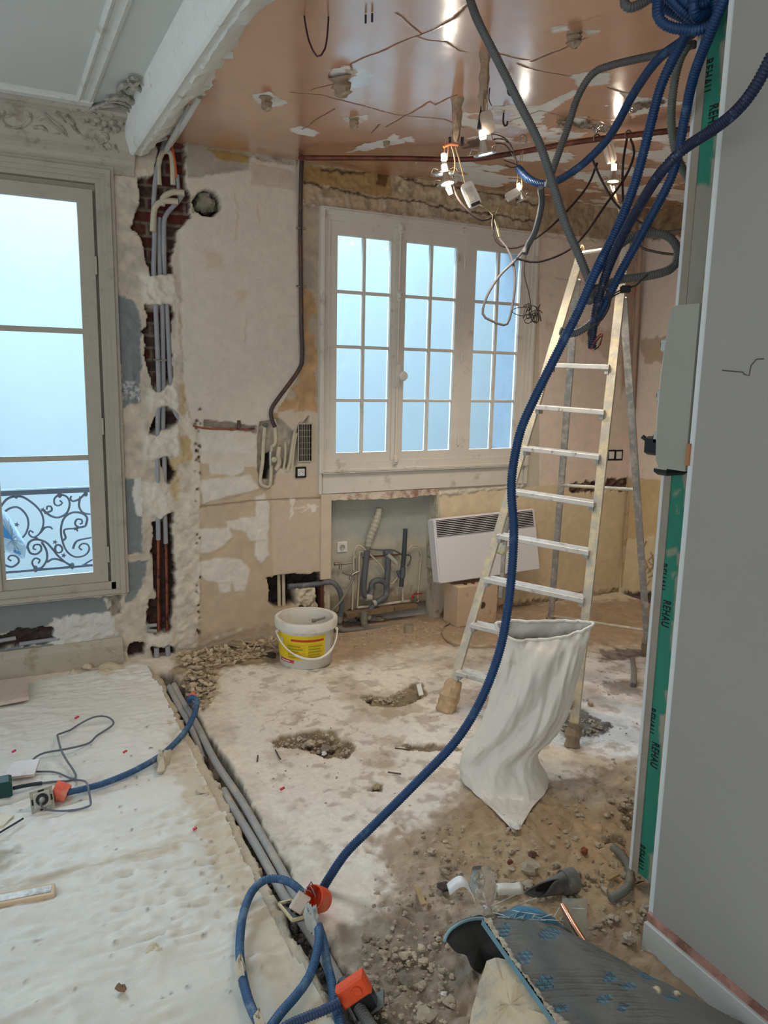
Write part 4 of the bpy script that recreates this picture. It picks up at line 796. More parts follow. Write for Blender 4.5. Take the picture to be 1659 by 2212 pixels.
t = solo('floor_pipe', MB().tube([onY(728, 1350, YF-.02), onY(742, 1362, YF-.03), onY(800, 1357, YF-.03), onY(868, 1351, YF-.02)], .016, 12, .02), mat('pvc_dusty', (120, 118, 108), .7, .1, dirt=(150, 138, 116), dirt_amt=.5), 'dusty grey pipe lying along the foot of the niche', 'pipe')
MB().tube([onY(788, 1322, YF-.03), onY(786, 1340, YF-.03), onY(790, 1358, YF-.03)], .022, 12).build('tee', mat('pvc_dusty', (0, 0, 0)), t, True, 70)
solo('plastic_cup', MB().lathe([(.028, 0), (.030, .052), (.027, .052), (.025, .006), (.001, .005)], onZ(883, 1366, .0), 18), mat('cloudy_plastic', (170, 160, 140), .5), 'small cloudy plastic cup at the end of the floor pipe', 'cup')
for p, l, mm, r in (([(350, 800), (352, 640), (385, 575), (430, 590), (480, 640), (580, 740), (630, 820), (660, 890), (690, 920), (750, 850)], 'grey flexible hose looping across the grey trap', M_cream, .0055),
                ([(490, 605), (580, 615), (700, 615), (790, 660), (850, 660), (860, 700), (830, 760)], 'thin dark hose passing behind the standpipe', M_pvc, .005),
                ([(830, 620), (870, 575), (930, 580), (955, 640), (945, 760), (935, 880), (925, 1000), (920, 1080)], 'thin painted pipe curving down the right of the niche', M_cream, .0055),
                ([(335, 1150), (340, 1000), (345, 860), (400, 800)], 'left painted water pipe in the niche', M_cream, .006), ([(380, 1130), (395, 900), (400, 660), (430, 630), (620, 640)], 'right painted water pipe rising behind the trap', M_cream, .007),
                ([(380, 1130), (520, 1115), (800, 1075), (930, 1070)], 'painted pipe lying along the bottom of the niche', mat('pipe_white', (196, 192, 178), .6, .1, dirt=(150, 138, 116)), .0095),
                ([(790, 950), (788, 1070)], 'short painted pipe under the standpipe', M_cream, .006)):
    solo('water_pipe', MB().tube(npath(Z4(p), .035 if r < .007 else .02), r, 8, .02), mm, l, 'pipe', angle=70)
solo('pipe_board', MB().box(*sum([[a, b] for a, b in zip(onY(784, 1206, YN-.012), onY(862, 1196, YN))], [])), mat('red_batten', (120, 66, 48), .8), 'red brown batten behind the pipes in the niche', 'batten')
t = thing('tap', 'small chrome stop tap on the left of the niche', 'tap', onY(735, 1218, YN))
MB().tube(npath(Z4([(175, 740), (220, 735), (270, 738), (340, 725)]), .04), lambda u: .011-.006*u, 10).build('body', M_brass, t, True); MB().tube(npath(Z4([(228, 745), (228, 785)]), .04), .009, 10, smooth=False).build('spout', M_brass, t, True)
MB().tube(npath(Z4([(355, 690), (352, 800)]), .03), .008, 8).build('riser', M_dkpipe, t, True)
q = [onY(763, 1245, YN-.05), onY(757, 1262, YN-.07), onY(735, 1300, YF-.10), onY(705, 1330, YF-.30), onY(690, 1338, YF-.44), onY(679, 1340, YF-.46)]
t = solo('flexible_hose', MB().tube(q, .0065, 8, .02), mat('braided_hose', (150, 146, 134), .4, .1, metal=.4), 'braided hose hanging from the tap into the bucket', 'hose', angle=70)
MB().tube([q[-1]+np.array([-.012, 0, .0]), q[-1]+np.array([.006, 0, -.002])], .011, 8, smooth=False).build('end_nut', M_brass, t, True)
t = solo('hose_valve', MB().tube(npath(Z4([(320, 880), (330, 840), (385, 810)]), .055), .009, 10), M_brass, 'small chrome valve at the top of the braided hose', 'valve'); MB().tube(npath(Z4([(250, 818), (290, 832), (330, 845)]), .065), .005, 8).build('lever', M_brass, t, True)
t = solo('stop_valve', MB().tube(npath(Z4([(860, 1060), (890, 1050), (920, 1060)]), .04), .009, 10), M_brass, 'stop valve with a red lever low in the niche', 'valve'); MB().tube(npath(Z4([(885, 1010), (960, 1003)]), .05), .004, 6).build('lever', mat('red_lever', (178, 44, 40), .4), t, True); MB().tube(npath(Z4([(872, 1050), (880, 1020)]), .05), .008, 8).build('cap', mat('red_lever', (0, 0, 0)), t, True)
q = Z4([(480, 590), (475, 520), (480, 470), (520, 460), (560, 330), (575, 260), (540, 245), (540, 300), (500, 450)])
m = MB(); P = npath(Z4([(478, 585), (490, 520), (515, 450), (545, 370), (570, 290), (575, 240)]), .04); m.tube(P, lambda u: (.018+.008*math.sin(u*3.1))*(1+.09*math.sin(u*60)), 14, .006)
solo('plastic_sleeve', m, mat('clear_film', (206, 200, 180), .35, .06, trans=.35, bump=.3), 'crumpled clear plastic sleeve upright on the pipe in the niche', 'sleeve', angle=180)
for p, w, l in (([(270, 1195), (690, 1135)], .028, 'longer broken board at the foot of the niche'), ([(700, 1135), (905, 1105)], .022, 'shorter broken board at the foot of the niche')):
    a, b = npath(Z4(p), .05); solo('broken_board', MB().bar(a, b, .06, w), mat('old_wood', (128, 106, 80), .9, .25, 20, .5), l, 'board')
# conduits in the low hole
for x, l in ((602, 'left cream conduit in the broken hole low on the wall'), (612, 'right cream conduit in the broken hole low on the wall')):
    cond('conduit', [(x, 1238), (x+.5, 1280), (x+1, 1322)], .0105, M_cream, l, 'conduit', -.05)
solo('timber_stud', MB().box(1.703, 1.722, YF-.004, YF+.03, .09, .33), mat('red_timber', (92, 54, 40), .9, .2), 'dark red timber stud beside the broken hole', 'stud')
# plumbing pipes and boxed pipe at the right corner
x, y = XR-.06, YF-.05
cond('corner_pipe', [(1386, 470), (1378, 640), (1368, 840), (1366, 920)], .018, mat('pipe_pink', (178, 152, 130), .7, .1), 'pink painted pipe in the far kitchen corner', 'pipe', .02)
cond('corner_pipe', [(1362, 1050), (1352, 1160), (1346, 1290)], .022, mat('pipe_sand', (190, 168, 134), .8, .1, dirt=(120, 96, 76), dirt_amt=.3), 'sand coloured pipe low in the far kitchen corner', 'pipe', .02)
# ================================================================== THINGS STANDING IN THE KITCHEN
def on_line(A, B, py):
    lo, hi = 0., 1.
    for _ in range(40):
        t = (lo+hi)/2
        if proj(A+(B-A)*t)[1] > py: lo = t
        else: hi = t
    return A+(B-A)*(lo+hi)/2
# stepladder
FL, FR = onZ(962, 1535), onZ(1235, 1612); RL, RR = onZ(1188, 1358), onZ(1400, 1412)
TL, TR_ = onY(1257, 542, 3.02), onY(1352, 528, 2.72)
M_lad = mat('ladder_alu', (190, 184, 170), .5, .12, 18, .2, metal=.25, dirt=(222, 206, 168), dirt_amt=.55, dscale=14)
M_ladr = mat('ladder_alu_grey', (160, 160, 158), .5, .12, 18, .2, metal=.35, dirt=(206, 200, 190), dirt_amt=.45, dscale=16)
M_tread = mat('tread', (210, 208, 202), .5, .08, 18, .15, metal=.2, dirt=(120, 112, 100), dirt_amt=.2, dscale=30)
M_tape = mat('masking_wrap', (196, 168, 132), .8, .15, 30, .6, 40)
ld = thing('stepladder', 'tall paint spattered aluminium stepladder beside the white rubble sack', 'ladder', (FL+FR+RL+RR)/4)
side = (FR-FL)/np.linalg.norm(FR-FL); nrmF = np.cross(side, (TL-FL)/np.linalg.norm(TL-FL))
for a, b in ((FL, TL), (FR, TR_)): MB().bar(a, b, .018, .038, up=side, b=.003).build('rail', M_lad, ld)
ys = [1449, 1347, 1249, 1156, 1061, 968, 879, 789]
for y in ys:
    a = on_line(FL, TL, y); t = np.linalg.norm(a-FL)/np.linalg.norm(TL-FL); b = FR+(TR_-FR)*t
    fw = np.array([side[1], -side[0], 0]); fw = -fw if fw@nrmF < 0 else fw
    MB().obox((a+b)/2+np.array([0, 0, 0]), (b-a, fw, np.cross((b-a)/np.linalg.norm(b-a), fw)), (np.linalg.norm(b-a)/2-.008, .036, .011), .003).build('tread', M_tread, ld)
    for e, s_ in ((a, 1), (b, -1)):
        c = e+s_*(b-a)/np.linalg.norm(b-a)*.022-np.array([0, 0, .02]); MB().obox(c, (b-a, fw, (0, 0, 1)), (.010, .026, .010)).build('bracket', M_ladr, ld)
HL, HR = on_line(FL, TL, 600), on_line(FR, TR_, 640)
HL = HL+(RL-FL)/np.linalg.norm(RL-FL)*.05; HR = HR+(RR-FR)/np.linalg.norm(RR-FR)*.05
for a, b in ((RL, HL), (RR, HR)): MB().bar(a, b, .016, .034, up=side, b=.003).build('rear_leg', M_ladr, ld)
for y in (1330, 1048): MB().tube([on_line(RL, HL, y), on_line(RR, HR, 1362 if y == 1330 else 1058)], .009, 8, .1, smooth=False).build('cross_bar', M_lad, ld, True)
MB().tube([TL-(TL-FL)*.005, TR_-(TR_-FR)*.005], .010, 8, .1, smooth=False).build('top_bar', M_lad, ld, True)
for q in (TL, TR_): MB().pillow([q+np.array([.016*math.cos(t), 0, .03*math.sin(t)]) for t in np.linspace(0, 2*PI, 10)[:-1]], -_f, .012, .012).build('rail_cap', mat('wood_cap', (206, 176, 124), .7, .15), ld, True)
for i, (foot, top, r) in enumerate(((FL, TL, .048), (FR, TR_, .036), (RL, HL, .036), (RR, HR, .040))):
    d = (top-foot)/np.linalg.norm(top-foot); rg = random.Random(i)
    ph = [rg.uniform(-.3, .3) for _ in range(200)]
    prof = [(r*.6, -.01), (r*.95, .002), (r*.92, .02), (r*.98, .04), (r*.95, .055), (r*1.0, .075), (r*.82, .095), (r*.86, .12), (r*.70, .15)] if i == 0 else [(r*.5, -.01), (r*.9, .002), (r*.8, .03), (r*.95, .05), (r*.7, .08), (r*.8, .10)]
    MB().lathe(prof, foot, 14, d, lambda j, k: 1+.55*ph[(j*14+k) % 200]).build('foot_wrap', M_tape if i == 0 else mat('foot_wrap_grey', (150, 134, 112), .8, .2, 30, .6), ld, True, 25)
p = on_line(FL, TL, 1180); MB().bar(p+np.array([.01, -.03, -.03]), p+np.array([.05, -.03, .0]), .05, .01).build('strap', mat('strap_sand', (190, 176, 136), .7), ld)
# hanging chain pull under the top
# rubble sack
M_bag = mat('sack_film', (222, 218, 208), .42, .03, 6, .25, 30, coat=.15, dirt=(196, 186, 166), dirt_amt=.12)
rows = [(1347, 1072, 1282), (1372, 1074, 1274), (1400, 1078, 1264), (1450, 1072, 1250), (1500, 1060, 1240), (1550, 1045, 1224), (1590, 1026, 1196), (1612, 1008, 1168), (1635, 996, 1160), (1662, 990, 1176), (1690, 997, 1187), (1712, 1020, 1172), (1740, 1052, 1150), (1765, 1078, 1136), (1788, 1104, 1122)]
d0 = depth(onZ(1090, 1690)); n = 96; v = []; rg = random.Random(5)
for j, (y, xl, xr) in enumerate(rows):
    t = j/(len(rows)-1)
    if y <= 1690: d = d0
    else: d = d0+(depth(onZ(1112, 1790, .0))-d0)*((y-1690)/98.)
    hw = (xr-xl)/2/F_PX*d; xc = (xl+xr)/2
    hd = hw*((.17, .24, .32, .40)[min(j, 3)]+.16*math.sin(t*3)) if j < 10 else hw*(.75-.35*(j-10)/4)
    c = atD(xc, y, d); back = np.array([_f[0], _f[1], 0]); back /= np.linalg.norm(back)
    for k in range(n):
        a = 2*PI*k/n; ca, sa = math.cos(a), math.sin(a)
        s_ = sa*sa*sa*.35+sa*.65 if False else sa
        fold = (.011*math.sin(ca*8+t*15)+.006*abs(math.sin(ca*13+t*21+1))+.004*math.sin(ca*30+t*34))*abs(sa)*(1 if j > 1 else .5)
        w1 = ca*.9+t*2.6; fold += sum(g_*math.exp(-((w1-q_)/.05)**2) for q_, g_ in ((.35, .009), (.62, .012), (.80, -.006), (1.0, .012), (1.22, .009), (1.5, .008), (-.1, .007)))*max(0, min(1, 5*(.82-t)))*abs(sa)
        w2 = t*3.2+ca*.35; fold += sum(g_*math.exp(-((w2-q_)/.06)**2) for q_, g_ in ((2.35, .010), (2.6, .008), (2.85, .009)))*abs(sa)
        crease = .012*fbm(np.array(ca*3+t*5.), np.array(t*7.-ca*2), 4, 3)*2*abs(sa)
        p = c+R2*hw*(abs(ca)**.85*np.sign(ca))+back*(hd*s_)+(-back if sa < 0 else back)*(fold+crease)
        if j < 3: p = p+np.array([0, 0, -1])*(.055*max(0, -sa)**1.2*(1-ca*.55)*(1-j/3.))
        if p[2] < .006: p[2] = .006
        v.append(p)
nr = len(rows); f = [(j*n+k, j*n+n+k, j*n+n+(k+1) % n, j*n+(k+1) % n) for j in range(nr-1) for k in range(n)]+[tuple(range((nr-1)*n, nr*n))]
sack = solo('rubble_sack', MB().add(v, f), M_bag, 'white plastic rubble sack standing open under the stepladder', 'sack', angle=180)
md = sack.modifiers.new('sub', 'SUBSURF'); md.levels = 2; md.render_levels = 2
tx = bpy.data.textures.new('wrinkle', 'CLOUDS'); tx.noise_scale = .055; tx.noise_depth = 2; dm = sack.modifiers.new('wr', 'DISPLACE'); dm.texture = tx; dm.strength = .016; dm.mid_level = .5
rimp = [v[k] for k in range(n)]+[v[0]]
MB().tube([np.array(q) for q in rimp], .007, 6, .02).build('rim', M_bag, sack, True, 180)
q = onZ(1116, 1786, .012); MB().pillow([q+np.array([.018*math.cos(t), .018*math.sin(t), 0]) for t in np.linspace(0, 2*PI, 9)[:-1]], (0, 0, 1), .016, .01, 3, .3).build('knot', M_bag, sack, True)
# bucket
cb = (onZ(605, 1435)+onZ(714, 1435))/2; cb = onZ(661, 1428); cb[2] = 0.002
hb = .255; R0, R1 = .142, .160
M_buck = mat('bucket_white', (222, 218, 206), .45, .04, 6, .05, dirt=(196, 186, 166), dirt_amt=.25)
bk = thing('bucket', 'white paint bucket with a yellow label and red stripe', 'bucket', cb)
MB().lathe([(R0-.006, 0), (R0, .006), (R1-.006, hb-.02), (R1-.003, hb), (R1-.012, hb), (R1-.018, hb-.03), (R0-.012, .03), (.001, .028)], cb, 40).build('body', M_buck, bk, True, 50)
MB().lathe([(R1-.005, hb-.048), (R1+.010, hb-.044), (R1+.012, hb-.006), (R1+.008, hb+.002), (R1-.004, hb)], cb, 40, caps=(0, 0)).build('rim', M_buck, bk, True, 50)
LAB = None
def arc_label(r0, r1, z0, z1, a0, a1, off, name, mm, n=18):
    m = MB(); vs = []; z0, z1 = [.055+(z-.062)*1.23 if z0 >= .06 else z for z in (z0, z1)]
    for i in range(n+1):
        a = math.radians(a0+(a1-a0)*i/n)
        for z in (z0, z1):
            r = R0+(R1-.006-R0)*z/hb+off; vs.append(cb+np.array([r*math.cos(a), r*math.sin(a), z]))
    m.add(vs, [(2*i, 2*i+2, 2*i+3, 2*i+1) for i in range(n)]); return m.build(name, mm, LAB or bk, True)
ang0 = math.degrees(math.atan2(-cb[1], -cb[0]))          # towards the camera
Y_ = mat('label_yellow', (232, 204, 30), .5, .05)
lab_ = arc_label(0, 0, .062, .172, ang0-88, ang0+42, .0012, 'label', Y_)
arc_label(0, 0, .062, .165, ang0+42, ang0+62, .0012, 'label_edge', mat('label_grey', (206, 206, 198), .5))
LAB = lab_
RD = mat('label_red', (196, 56, 40), .5); LN = mat('label_line', (206, 128, 40), .5); OL = mat('label_text', (156, 150, 30), .6, .4, 300)
arc_label(0, 0, .146, .156, ang0-32, ang0+38, .002, 'label_stripe', RD)
for k in range(6): arc_label(0, 0, .068+k*.0125, .0695+k*.0125, ang0-42, ang0-1, .002, 'label_rule', LN)
for k in range(6): arc_label(0, 0, .070+k*.0125, .0715+k*.0125, ang0+3, ang0+38, .002, 'label_rule', LN)
for k in range(5):
    arc_label(0, 0, .0715+k*.0125, .0765+k*.0125, ang0-40, ang0-6-5*(k % 3), .002, 'label_text', OL); arc_label(0, 0, .0735+k*.0125, .0785+k*.0125, ang0+5, ang0+34-4*(k % 2), .002, 'label_text', OL)
arc_label(0, 0, .128, .152, ang0-63, ang0-54, .002, 'label_box', mat('label_pale', (214, 214, 208), .5))
LAB = None
lab_ = arc_label(0, 0, .034, .052, ang0-66, ang0-26, .002, 'red_mark', mat('label_pink', (200, 62, 72), .5)); LAB = lab_; arc_label(0, 0, .040, .046, ang0-60, ang0-36, .003, 'mark_text', mat('label_pale', (0, 0, 0)))
hA = math.radians(ang0-68); hB = math.radians(ang0+80); rr = R1+.006
pA = cb+np.array([rr*math.cos(hA), rr*math.sin(hA), hb-.062]); pB = cb+np.array([rr*math.cos(hB), rr*math.sin(hB), hb-.062]); hp = []
for k in range(11):
    t = k/10; a = hA+(hB-hA)*t; r_ = R1+.012+.022*math.sin(PI*t); hp.append(cb+np.array([r_*math.cos(a), r_*math.sin(a), hb-.062-.115*math.sin(PI*min(1, t**1.15))]))
MB().tube(hp, lambda u: .0045+(.0035 if .35 < u < .78 else 0), 8, .01).build('handle', M_buck, bk, True, 60)
for q in (pA, pB): MB().lathe([(.010, -.004), (.011, .004), (.006, .008)], q, 12, q-cb).build('handle_boss', M_buck, bk, True)
# convector heater leaning on a plaster block
M_rad = mat('heater_white', (222, 220, 222), .4, .02, 4, .03)
a, b, c_, e = onY(948, 1262, 4.02), onY(932, 1121, 4.10), onY(1092, 1106, 4.08), onY(1094, 1240, 4.0)
ux = np.array([c_[0]-b[0], 0, c_[2]-b[2]]); ux /= np.linalg.norm(ux); wv = .78; hv = float(np.linalg.norm(b-a)); uz = (b-a)/hv; uz = uz-ux*(uz@ux); uz /= np.linalg.norm(uz); uy = np.cross(uz, ux)
rd = thing('convector_heater', 'white electric convector heater leaning tilted against the wall', 'heater', a)
ctr = a+ux*wv/2+uz*hv/2+uy*.035
MB().obox(ctr, (ux, uy, uz), (wv/2, .035, hv/2), .012).build('casing', M_rad, rd)
gr_ = MB().obox(a+ux*wv/2+uz*(hv*.845)-uy*.001, (ux, uy, uz), (wv/2-.02, .003, hv*.125)).build('grille_shade', mat('grille_dark', (38, 34, 32), .6), rd)  # dark plate behind the louvres, shade of the slots put into its colour
for k in range(9): MB().obox(a+ux*wv/2+uz*(hv*(.735+.0275*k))-uy*.006, (ux, uy, uz), (wv/2-.018, .006, .0017)).build('louvre', M_rad, gr_)
MB().obox(a+ux*wv/2+uz*(hv*.345)-uy*.003, (ux, uy, uz), (wv/2-.008, .005, hv*.335), .003).build('front_panel', M_rad, rd)
x0 = onZ(979, 1352); x1 = onZ(1062, 1338)
zt = onY(979, 1262, x0[1])[2]-.0
bxm = MB().box(x0[0], x0[0]+.30, x0[1]-.04, x0[1]+.12, 0.0, zt-.012, .004)
px_ = thing('plaster_block', 'pale plywood box with a round hole under the heater', 'box', (x0[0]+.15, x0[1]+.04, 0))
bxm.build('body', mat('plywood_pale', (204, 180, 152), .75, .08, 10, .15, dirt=(176, 146, 116), dirt_amt=.25), px_)
q = onY(1042, 1307, x0[1]-.04); MB().lathe([(.022, 0), (.022, -.002), (.001, -.0015)], (q[0], x0[1]-.0405, q[2]), 18, (0, 1, 0)).build('round_hole', mat('hole_dark', (84, 66, 52), .9), px_)
px_.name = 'plywood_box'
for (x, y), l in (((1005, 1263), 'left dark screw lump on top of the plywood box'), ((1022, 1262), 'right dark screw lump on top of the plywood box')):
    solo('screw', MB().rock(onY(x, y-2, x0[1]-.0)*np.array([1, 1, 0])+np.array([0, 0, zt-.004]), .012, x, .7), mat('rust', (92, 62, 48), .8), l, 'screw')
solo('hanging_strap', MB().tube([onY(1096, 1120, 3.7), onY(1088, 1200, 3.7), onY(1083, 1270, 3.7), onY(1080, 1290, 3.7)], .014, 8), M_ladr, 'grey strap hanging behind the ladder in front of the heater', 'strap')
# distribution box at the right
M_cab = mat('cabinet_grey', (150, 150, 138), .5, .04, 5, .06)
cx = thing('distribution_box', 'grey electrical distribution box on the wall edge at right', 'electrical box', (1.63, 1.46, 1.33))
Z0, Z1 = 1.328, 1.742
prof = [(1.404, Z0), (1.492, Z0), (1.504, Z0+.02), (1.510, Z0+.12), (1.509, Z0+.24), (1.503, Z0+.33), (1.492, Z1), (1.404, Z1)]
MB().prism([(1.562, y, z) for y, z in prof], (.130, 0, 0)).build('body', M_cab, cx)
MB().prism([(1.566, y+.0, z) for y, z in [(1.492, Z0), (1.508, Z0+.02), (1.516, Z0+.12), (1.515, Z0+.24), (1.508, Z0+.33), (1.496, Z1-.003), (1.490, Z1-.003), (1.490, Z0)]], (.122, 0, 0)).build('cover', mat('cover_white', (206, 208, 202), .4), cx)
for z in (1.645, 1.515, 1.405): MB().box(1.570, 1.584, 1.508, 1.526, z-.016, z+.016, .003).build('latch', mat('latch_clear', (176, 180, 172), .3), cx); MB().box(1.572, 1.582, 1.522, 1.530, z-.005, z+.006).build('latch_screw', M_blk, cx)
za, zb_ = onX(1400, 982, 1.575)[2], onX(1400, 942, 1.575)[2]
MB().box(1.570, 1.60, 1.508, 1.556, za, zb_, .006).build('handle', M_blk, cx); MB().tube([(1.58, 1.552, zb_-.014), (1.58, 1.565, zb_-.008), (1.575, 1.572, zb_-.002)], .006, 8).build('cable_gland', M_blk, cx, True)
MB().box(1.60, 1.68, 1.500, 1.545, Z0-.026, Z0-.001, .008).build('bottom_gland', M_blk, cx)
solo('timber_shim', MB().box(1.550, 1.556, 1.385, 1.396, 1.345, 1.40), mat('shim_wood', (166, 116, 78), .8), 'thin timber shim wedged beside the distribution box', 'shim')
# ================================================================== CEILING
M_stub = mat('stub_plaster', (164, 142, 118), .9, .2, 30, .7, 50, dirt=(206, 194, 172), dirt_amt=.3)
def stub(p0, L, r, label, seed, glow=None, bend=(0, 0)):
    t = onZ(*p0, ZK); rg = random.Random(seed); ph = [rg.uniform(-.3, .3) for _ in range(300)]
    N_ = 9; prof = [(r*1.4, .0)]
    for k in range(1, N_): prof.append((r*(1.0+.12*math.sin(k*2.1))*(1-.35*(k/N_)**3), L*k/N_))
    prof.append((r*.35, L)); m = MB().lathe(prof, t+np.array([0, 0, .004]), 10, (bend[0], bend[1], -1), lambda j, k: 1+ph[(j*10+k) % 300]*(.4+.1*j))
    return solo('plaster_stub', m, M_stub, label, 'plaster stub', 'plaster stubs on the kitchen ceiling', angle=30)
stub((574, 212), .055, .022, 'ragged plaster stub on the ceiling nearest to the beam', 1, bend=(.15, .1)); stub((735, 168), .075, .034, 'thick plaster stub on the ceiling beside the ring mark', 2, bend=(.3, .2)); stub((765, 256), .05, .020, 'small plaster stub on the ceiling behind the thick stub', 3)
stub((835, 306), .03, .016, 'tiny plaster stub on the white patch near the copper pipe', 4); stub((1240, 72), .05, .024, 'round plaster stub on the ceiling between the grey and blue tubes', 5); stub((1214, 258), .04, .022, 'plaster stub on the peeling paint beside the long copper pipe', 6)
t1 = stub((1048, 112), .20, .018, 'longer brown plaster stub with a black clip above the oval driver', 7); t2 = stub((988, 214), .17, .021, 'brown plaster stub lit orange above the hanging twin lamp', 8)
q = onZ(988, 214, ZK)-np.array([0, 0, .165])
for s_, l in ((-1, 'left black clip at the end of the orange lit stub'), (1, 'right black clip at the end of the orange lit stub')): solo('clip', MB().obox(q+R2*.026*s_, (R2, _f, (0, 0, 1)), (.006, .010, .014)), M_blk, l, 'clip')
q = onZ(1048, 112, ZK)-np.array([0, 0, .19]); solo('clip', MB().obox(q-R2*.006+np.array([0, 0, -.02]), (R2, _f, (0.15, 0, 1)), (.007, .006, .045)), M_blk, 'long black clip under the longer brown stub', 'clip')
for (x, y), l in (((1098, 188), 'upper small hook screwed in the ceiling right of the oval driver'), ((1088, 258), 'lower small hook screwed in the ceiling right of the oval driver')):
    t = onZ(x, y-14, ZK); solo('ceiling_hook', MB().tube([t, t-np.array([0, 0, .035]), t-np.array([-.008, 0, .05]), t-np.array([-.02, 0, .045]), t-np.array([-.022, 0, .03])], .004, 6, .004), M_blk, l, 'hook')
for (x, y), l in (((790, 38), 'left of two screws at the top of the ceiling'), ((804, 35), 'right of two screws at the top of the ceiling')):
    t = onZ(x, y-6, ZK); solo('ceiling_screw', MB().tube([t, t-np.array([0, 0, .025])], .0035, 6, .01), M_blk, l, 'screw')
for (x, y), l in (((1130, 302), 'pipe clamp left on the copper ceiling pipe'), ((1290, 300), 'rusty clamp on the middle of the copper ceiling pipe'), ((1358, 292), 'brass clamp where dark cables hang from the copper pipe')):
    t = onZ(x, y, 2.655); solo('pipe_clamp', MB().tube([t+np.array([.02*math.cos(a), .0, .02*math.sin(a)]) for a in np.linspace(-.6, 3.7, 9)], .004, 6, .006), M_brass, l, 'clamp')
# recessed lamps hanging on their wires
M_lit = mat('lamp_lit', (255, 244, 224), .3, 0, bump=0, emit=38); M_chrome = mat('lamp_chrome', (206, 202, 192), .2, .05, metal=.8, bump=0)
M_wire = mat('wire_tan', (186, 160, 120), .5, .05, bump=0); M_pinkw = mat('wire_pink', (206, 140, 112), .5, bump=0); M_drv = mat('driver_white', (214, 208, 198), .4, .03, bump=.03); M_cab_ = mat('cable_dark', (52, 40, 38), .5, .1, bump=0)
def lamp(px, py, d, label, tilt=(0, 0, -1), power=5.0, s=1.0, lit_base=True):
    c = atD(px, py, d); a = np.array(tilt, float); a /= np.linalg.norm(a); t = thing('spot_lamp', label, 'lamp', c, 'recessed spot lamps hanging from the ceiling')
    MB().lathe([(.024*s, .010), (.041*s, .012), (.043*s, .016), (.040*s, .019), (.027*s, .018), (.024*s, .014)], c, 22, a, caps=(0, 0)).build('trim_ring', M_chrome, t, True)
    MB().lathe([(.026*s, .011), (.024*s, .0165), (.012*s, .018), (.001, .0185)], c, 18, a).build('lens', M_lit, t, True)
    MB().lathe([(.006*s, -.034), (.012*s, -.030), (.015*s, -.018), (.024*s, .004), (.026*s, .010)], c, 18, a).build('reflector', M_chrome, t, True)
    MB().lathe([(.008*s, -.062), (.011*s, -.060), (.012*s, -.036), (.008*s, -.033)], c, 14, a).build('lamp_base', M_lit if lit_base else M_wht, t, True)
    u = np.cross(a, _f); u /= np.linalg.norm(u)
    for k in (-1, 1): MB().tube([c+u*k*.026*s, c+u*k*.046*s-a*.006, c+u*k*.056*s+a*.012], .0018, 5, .01).build('spring', M_brass, t, True)
    l = bpy.data.lights.new('spot', 'SPOT'); l.energy = power*2.0; l.spot_size = 2.2; l.spot_blend = .6; l.color = (1.0, .88, .73); l.shadow_soft_size = .02
    o = bpy.data.objects.new('lamp_light', l); COL.objects.link(o); o.parent = t; o.location = Vector(a*.03); o.rotation_euler = Vector(a).to_track_quat('-Z', 'Y').to_euler()
    return c
DL = depth(onZ(988, 214, ZK))
L1 = lamp(960, 366, DL+.02, 'upper bright lamp of the hanging pair under the orange stub', (0.1, 0, -1), 9); L2 = lamp(965, 388, DL-.03, 'lower bright lamp of the hanging pair under the orange stub', (.15, -.2, -1), 5)
D2_ = depth(onZ(1048, 112, ZK))
L3 = lamp(1047, 322, D2_, 'bright lamp below the oval driver', (.25, 0, -1), 9); L4 = lamp(1128, 424, depth(onZ(1130, 302, ZK)), 'small tilted lamp in front of the window head', (.5, 0, -1), 6, .8); L5 = lamp(1325, 384, depth(onZ(1310, 300, ZK)), 'bright lamp hanging above the stepladder', (0, 0, -1), 12)
def cable(name, pts, r, m, label, cat='cable', group=None, n=7, step=.02, **k): return solo(name, MB().tube([atD(*p) for p in pts], r, n, step, **k), m, label, cat, group, angle=80)
qd = DL
t_ = np.array([0, 0, -.165])+onZ(988, 214, ZK); sx, sy = proj(t_)
def wires(obj_pts, label): 
    t = thing('lamp_wires', label, 'wires', obj_pts[0][0][0]); 
    for p, r, m in obj_pts: MB().tube(p, r, 6, .015).build('wire', m, t, True)
    return t
wires([([atD(961, 346, qd), atD(960, 330, qd), atD(963, 300, qd)], .0022, M_pinkw), ([atD(966, 346, qd), atD(968, 330, qd), atD(968, 302, qd)], .0022, M_pinkw), ([atD(979, 376, qd), atD(983, 360, qd), atD(981, 335, qd), atD(974, 312, qd)], .003, M_wire),
       ([atD(1006, 402, qd), atD(996, 360, qd), atD(984, 318, qd)], .003, M_wire), ([atD(958, 318, qd), atD(972, 312, qd), atD(990, 314, qd)], .006, mat('wire_orange', (232, 140, 84), .5))], 'tan and pink wires tangled at the orange lit stub')
wires([([atD(1044, 306, D2_), atD(1046, 280, D2_)], .002, M_wire), ([atD(1050, 306, D2_), atD(1050, 282, D2_)], .002, M_wire)], 'short pair of wires between oval driver and its lamp')
wires([([atD(1049, 248, D2_), atD(1048, 215, D2_)], .002, M_wire), ([atD(1052, 248, D2_), atD(1053, 225, D2_), atD(1052, 205, D2_)], .002, M_wire), ([atD(1062, 228, D2_), atD(1056, 214, D2_), atD(1058, 190, D2_)], .002, M_cab_)], 'thin wires between the long brown stub and oval driver')
d4 = depth(L4); wires([([atD(1128, 404, d4), atD(1126, 370, d4), atD(1130, 325, d4)], .002, M_wire), ([atD(1116, 412, d4), atD(1118, 380, d4), atD(1126, 330, d4)], .002, M_wire)], 'pale wires above the small tilted lamp')
